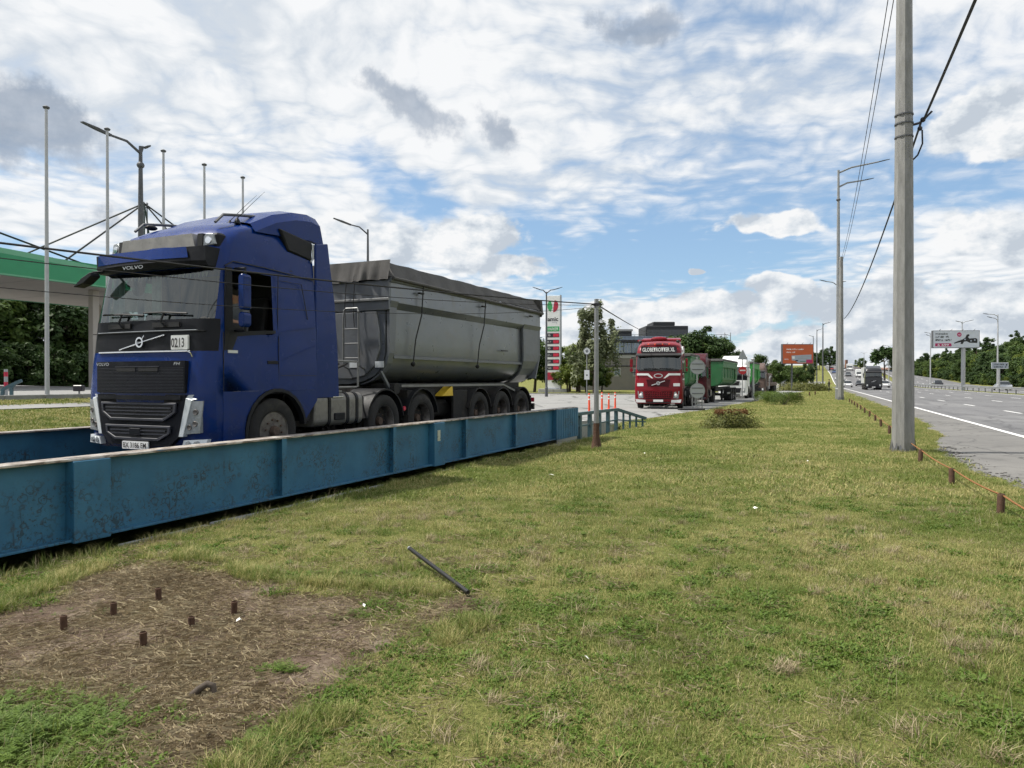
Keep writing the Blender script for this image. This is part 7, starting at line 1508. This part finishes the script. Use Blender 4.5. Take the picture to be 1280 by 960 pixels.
# ------------------------------------------------------------------ small things lying about
pegs = [((79, 793), .115), ((141, 775), .115), ((198, 756), .12), ((292, 773), .115), ((239, 789), .09), ((179, 813), .11)]
pl2 = ['rusty pipe stump farthest left in the bare patch', 'rusty pipe stump second from the left in the bare patch', 'rusty pipe stump farthest back in the bare patch', 'rusty pipe stump farthest right in the bare patch', 'shortest rusty pipe stump in the bare patch', 'rusty pipe stump nearest the camera in the bare patch']
for ((u, v), h), l in zip(pegs, pl2):
    q = G(u, v); tag(MB().lathe([(.021, -.05), (.021, h), (.017, h + .003), (.015, h - .02), (.001, h - .02)], 'z', 12).build('pipe_stump', M['rust'], None, q, (random.uniform(-.06, .06), random.uniform(-.06, .06), 0), smooth=40), l, 'pipe stump', 'rusty pipe stumps in the bare patch')
q0, q1 = G(512, 707), G(585, 751); q0.z = .15; q1.z = .06
tag(MB().tube([q0, q0.lerp(q1, .5), q1], .017, 10).tube([q0 + (q0 - q1) * .012, q0], .0175, 10, 1).build('plastic_pipe', [M['blackpipe'], M['greymet']], smooth=40), 'straight black plastic pipe lying on the grass', 'pipe')
c = G(255, 876); rp_ = [c + Vector((-.075, .0, .0)), c + Vector((-.06, 0, .03)), c + Vector((-.03, .01, .055)), c + Vector((.005, .02, .075)), c + Vector((.035, .02, .065)), c + Vector((.045, .01, .02))]
tag(MB().tube(rp_, [.02, .02, .019, .018, .017, .015], 8).build('bent_pipe', M['bark'], smooth=60), 'dark bent pipe end sticking out of the bare soil', 'pipe')
for i, (u, v, s_) in enumerate(((689, 598, .06), (945, 641, .05), (1010, 580, .03), (733, 836, .018), (806, 570, .03), (830, 790, .014), (455, 768, .02), (298, 787, .02))):
    q = G(u, v); q.z = .055; a = random.uniform(0, 3); b = MB(); b.add([(-s_, -s_ * .4, 0), (s_ * .2, -s_ * .5, .012), (s_, s_ * .1, .004), (s_ * .3, s_ * .5, .02), (-s_ * .7, s_ * .4, .01)], [(0, 1, 3, 4), (1, 2, 3)])
    tag(b.build('litter_scrap', M['litter'], None, q, (0, 0, a)), ['white litter scrap on the lawn before the weighbridge end', 'pale litter scrap in the middle of the lawn', 'small litter scrap on the pale part of the lawn', 'small white scrap low in the lawn centre', 'small pale scrap beyond the short post', 'tiny white scrap right of the lawn centre', 'white scrap at the tip of the bare patch', 'white scrap beside the right pipe stump'][i], 'litter', 'scraps of litter on the lawn')
hp_ = blade_mesh('hay', M['deadgrass'], 160, .12, .10, .002, 1.5, 31); HID.objects.unlink(hp_); q = G(607, 716); o = link('hay_heap', hp_.data, None, q + Vector((0, 0, .02)), (0, 0, 0), (1.3, 1.1, .8)); tag(o, 'small heap of brown cut grass beside the black pipe', 'grass heap'); bpy.data.objects.remove(hp_)
cr_ = MB(); g = np.random.default_rng(12)                                    # broken asphalt crumbs at the shoulder edge
for i in range(260):
    a = g.uniform(-11.5, -4); p = float(edge_p(a)) + abs(g.normal(0, .22)); q = Q(a, p); s_ = g.uniform(.012, .045); cr_.ball((q.x, q.y, .018), (s_, s_ * .8, s_ * .55), 5, 3)
tag(cr_.build('gravel', M['shoulder']), 'loose asphalt crumbs along the broken shoulder edge', 'gravel', kind='stuff')
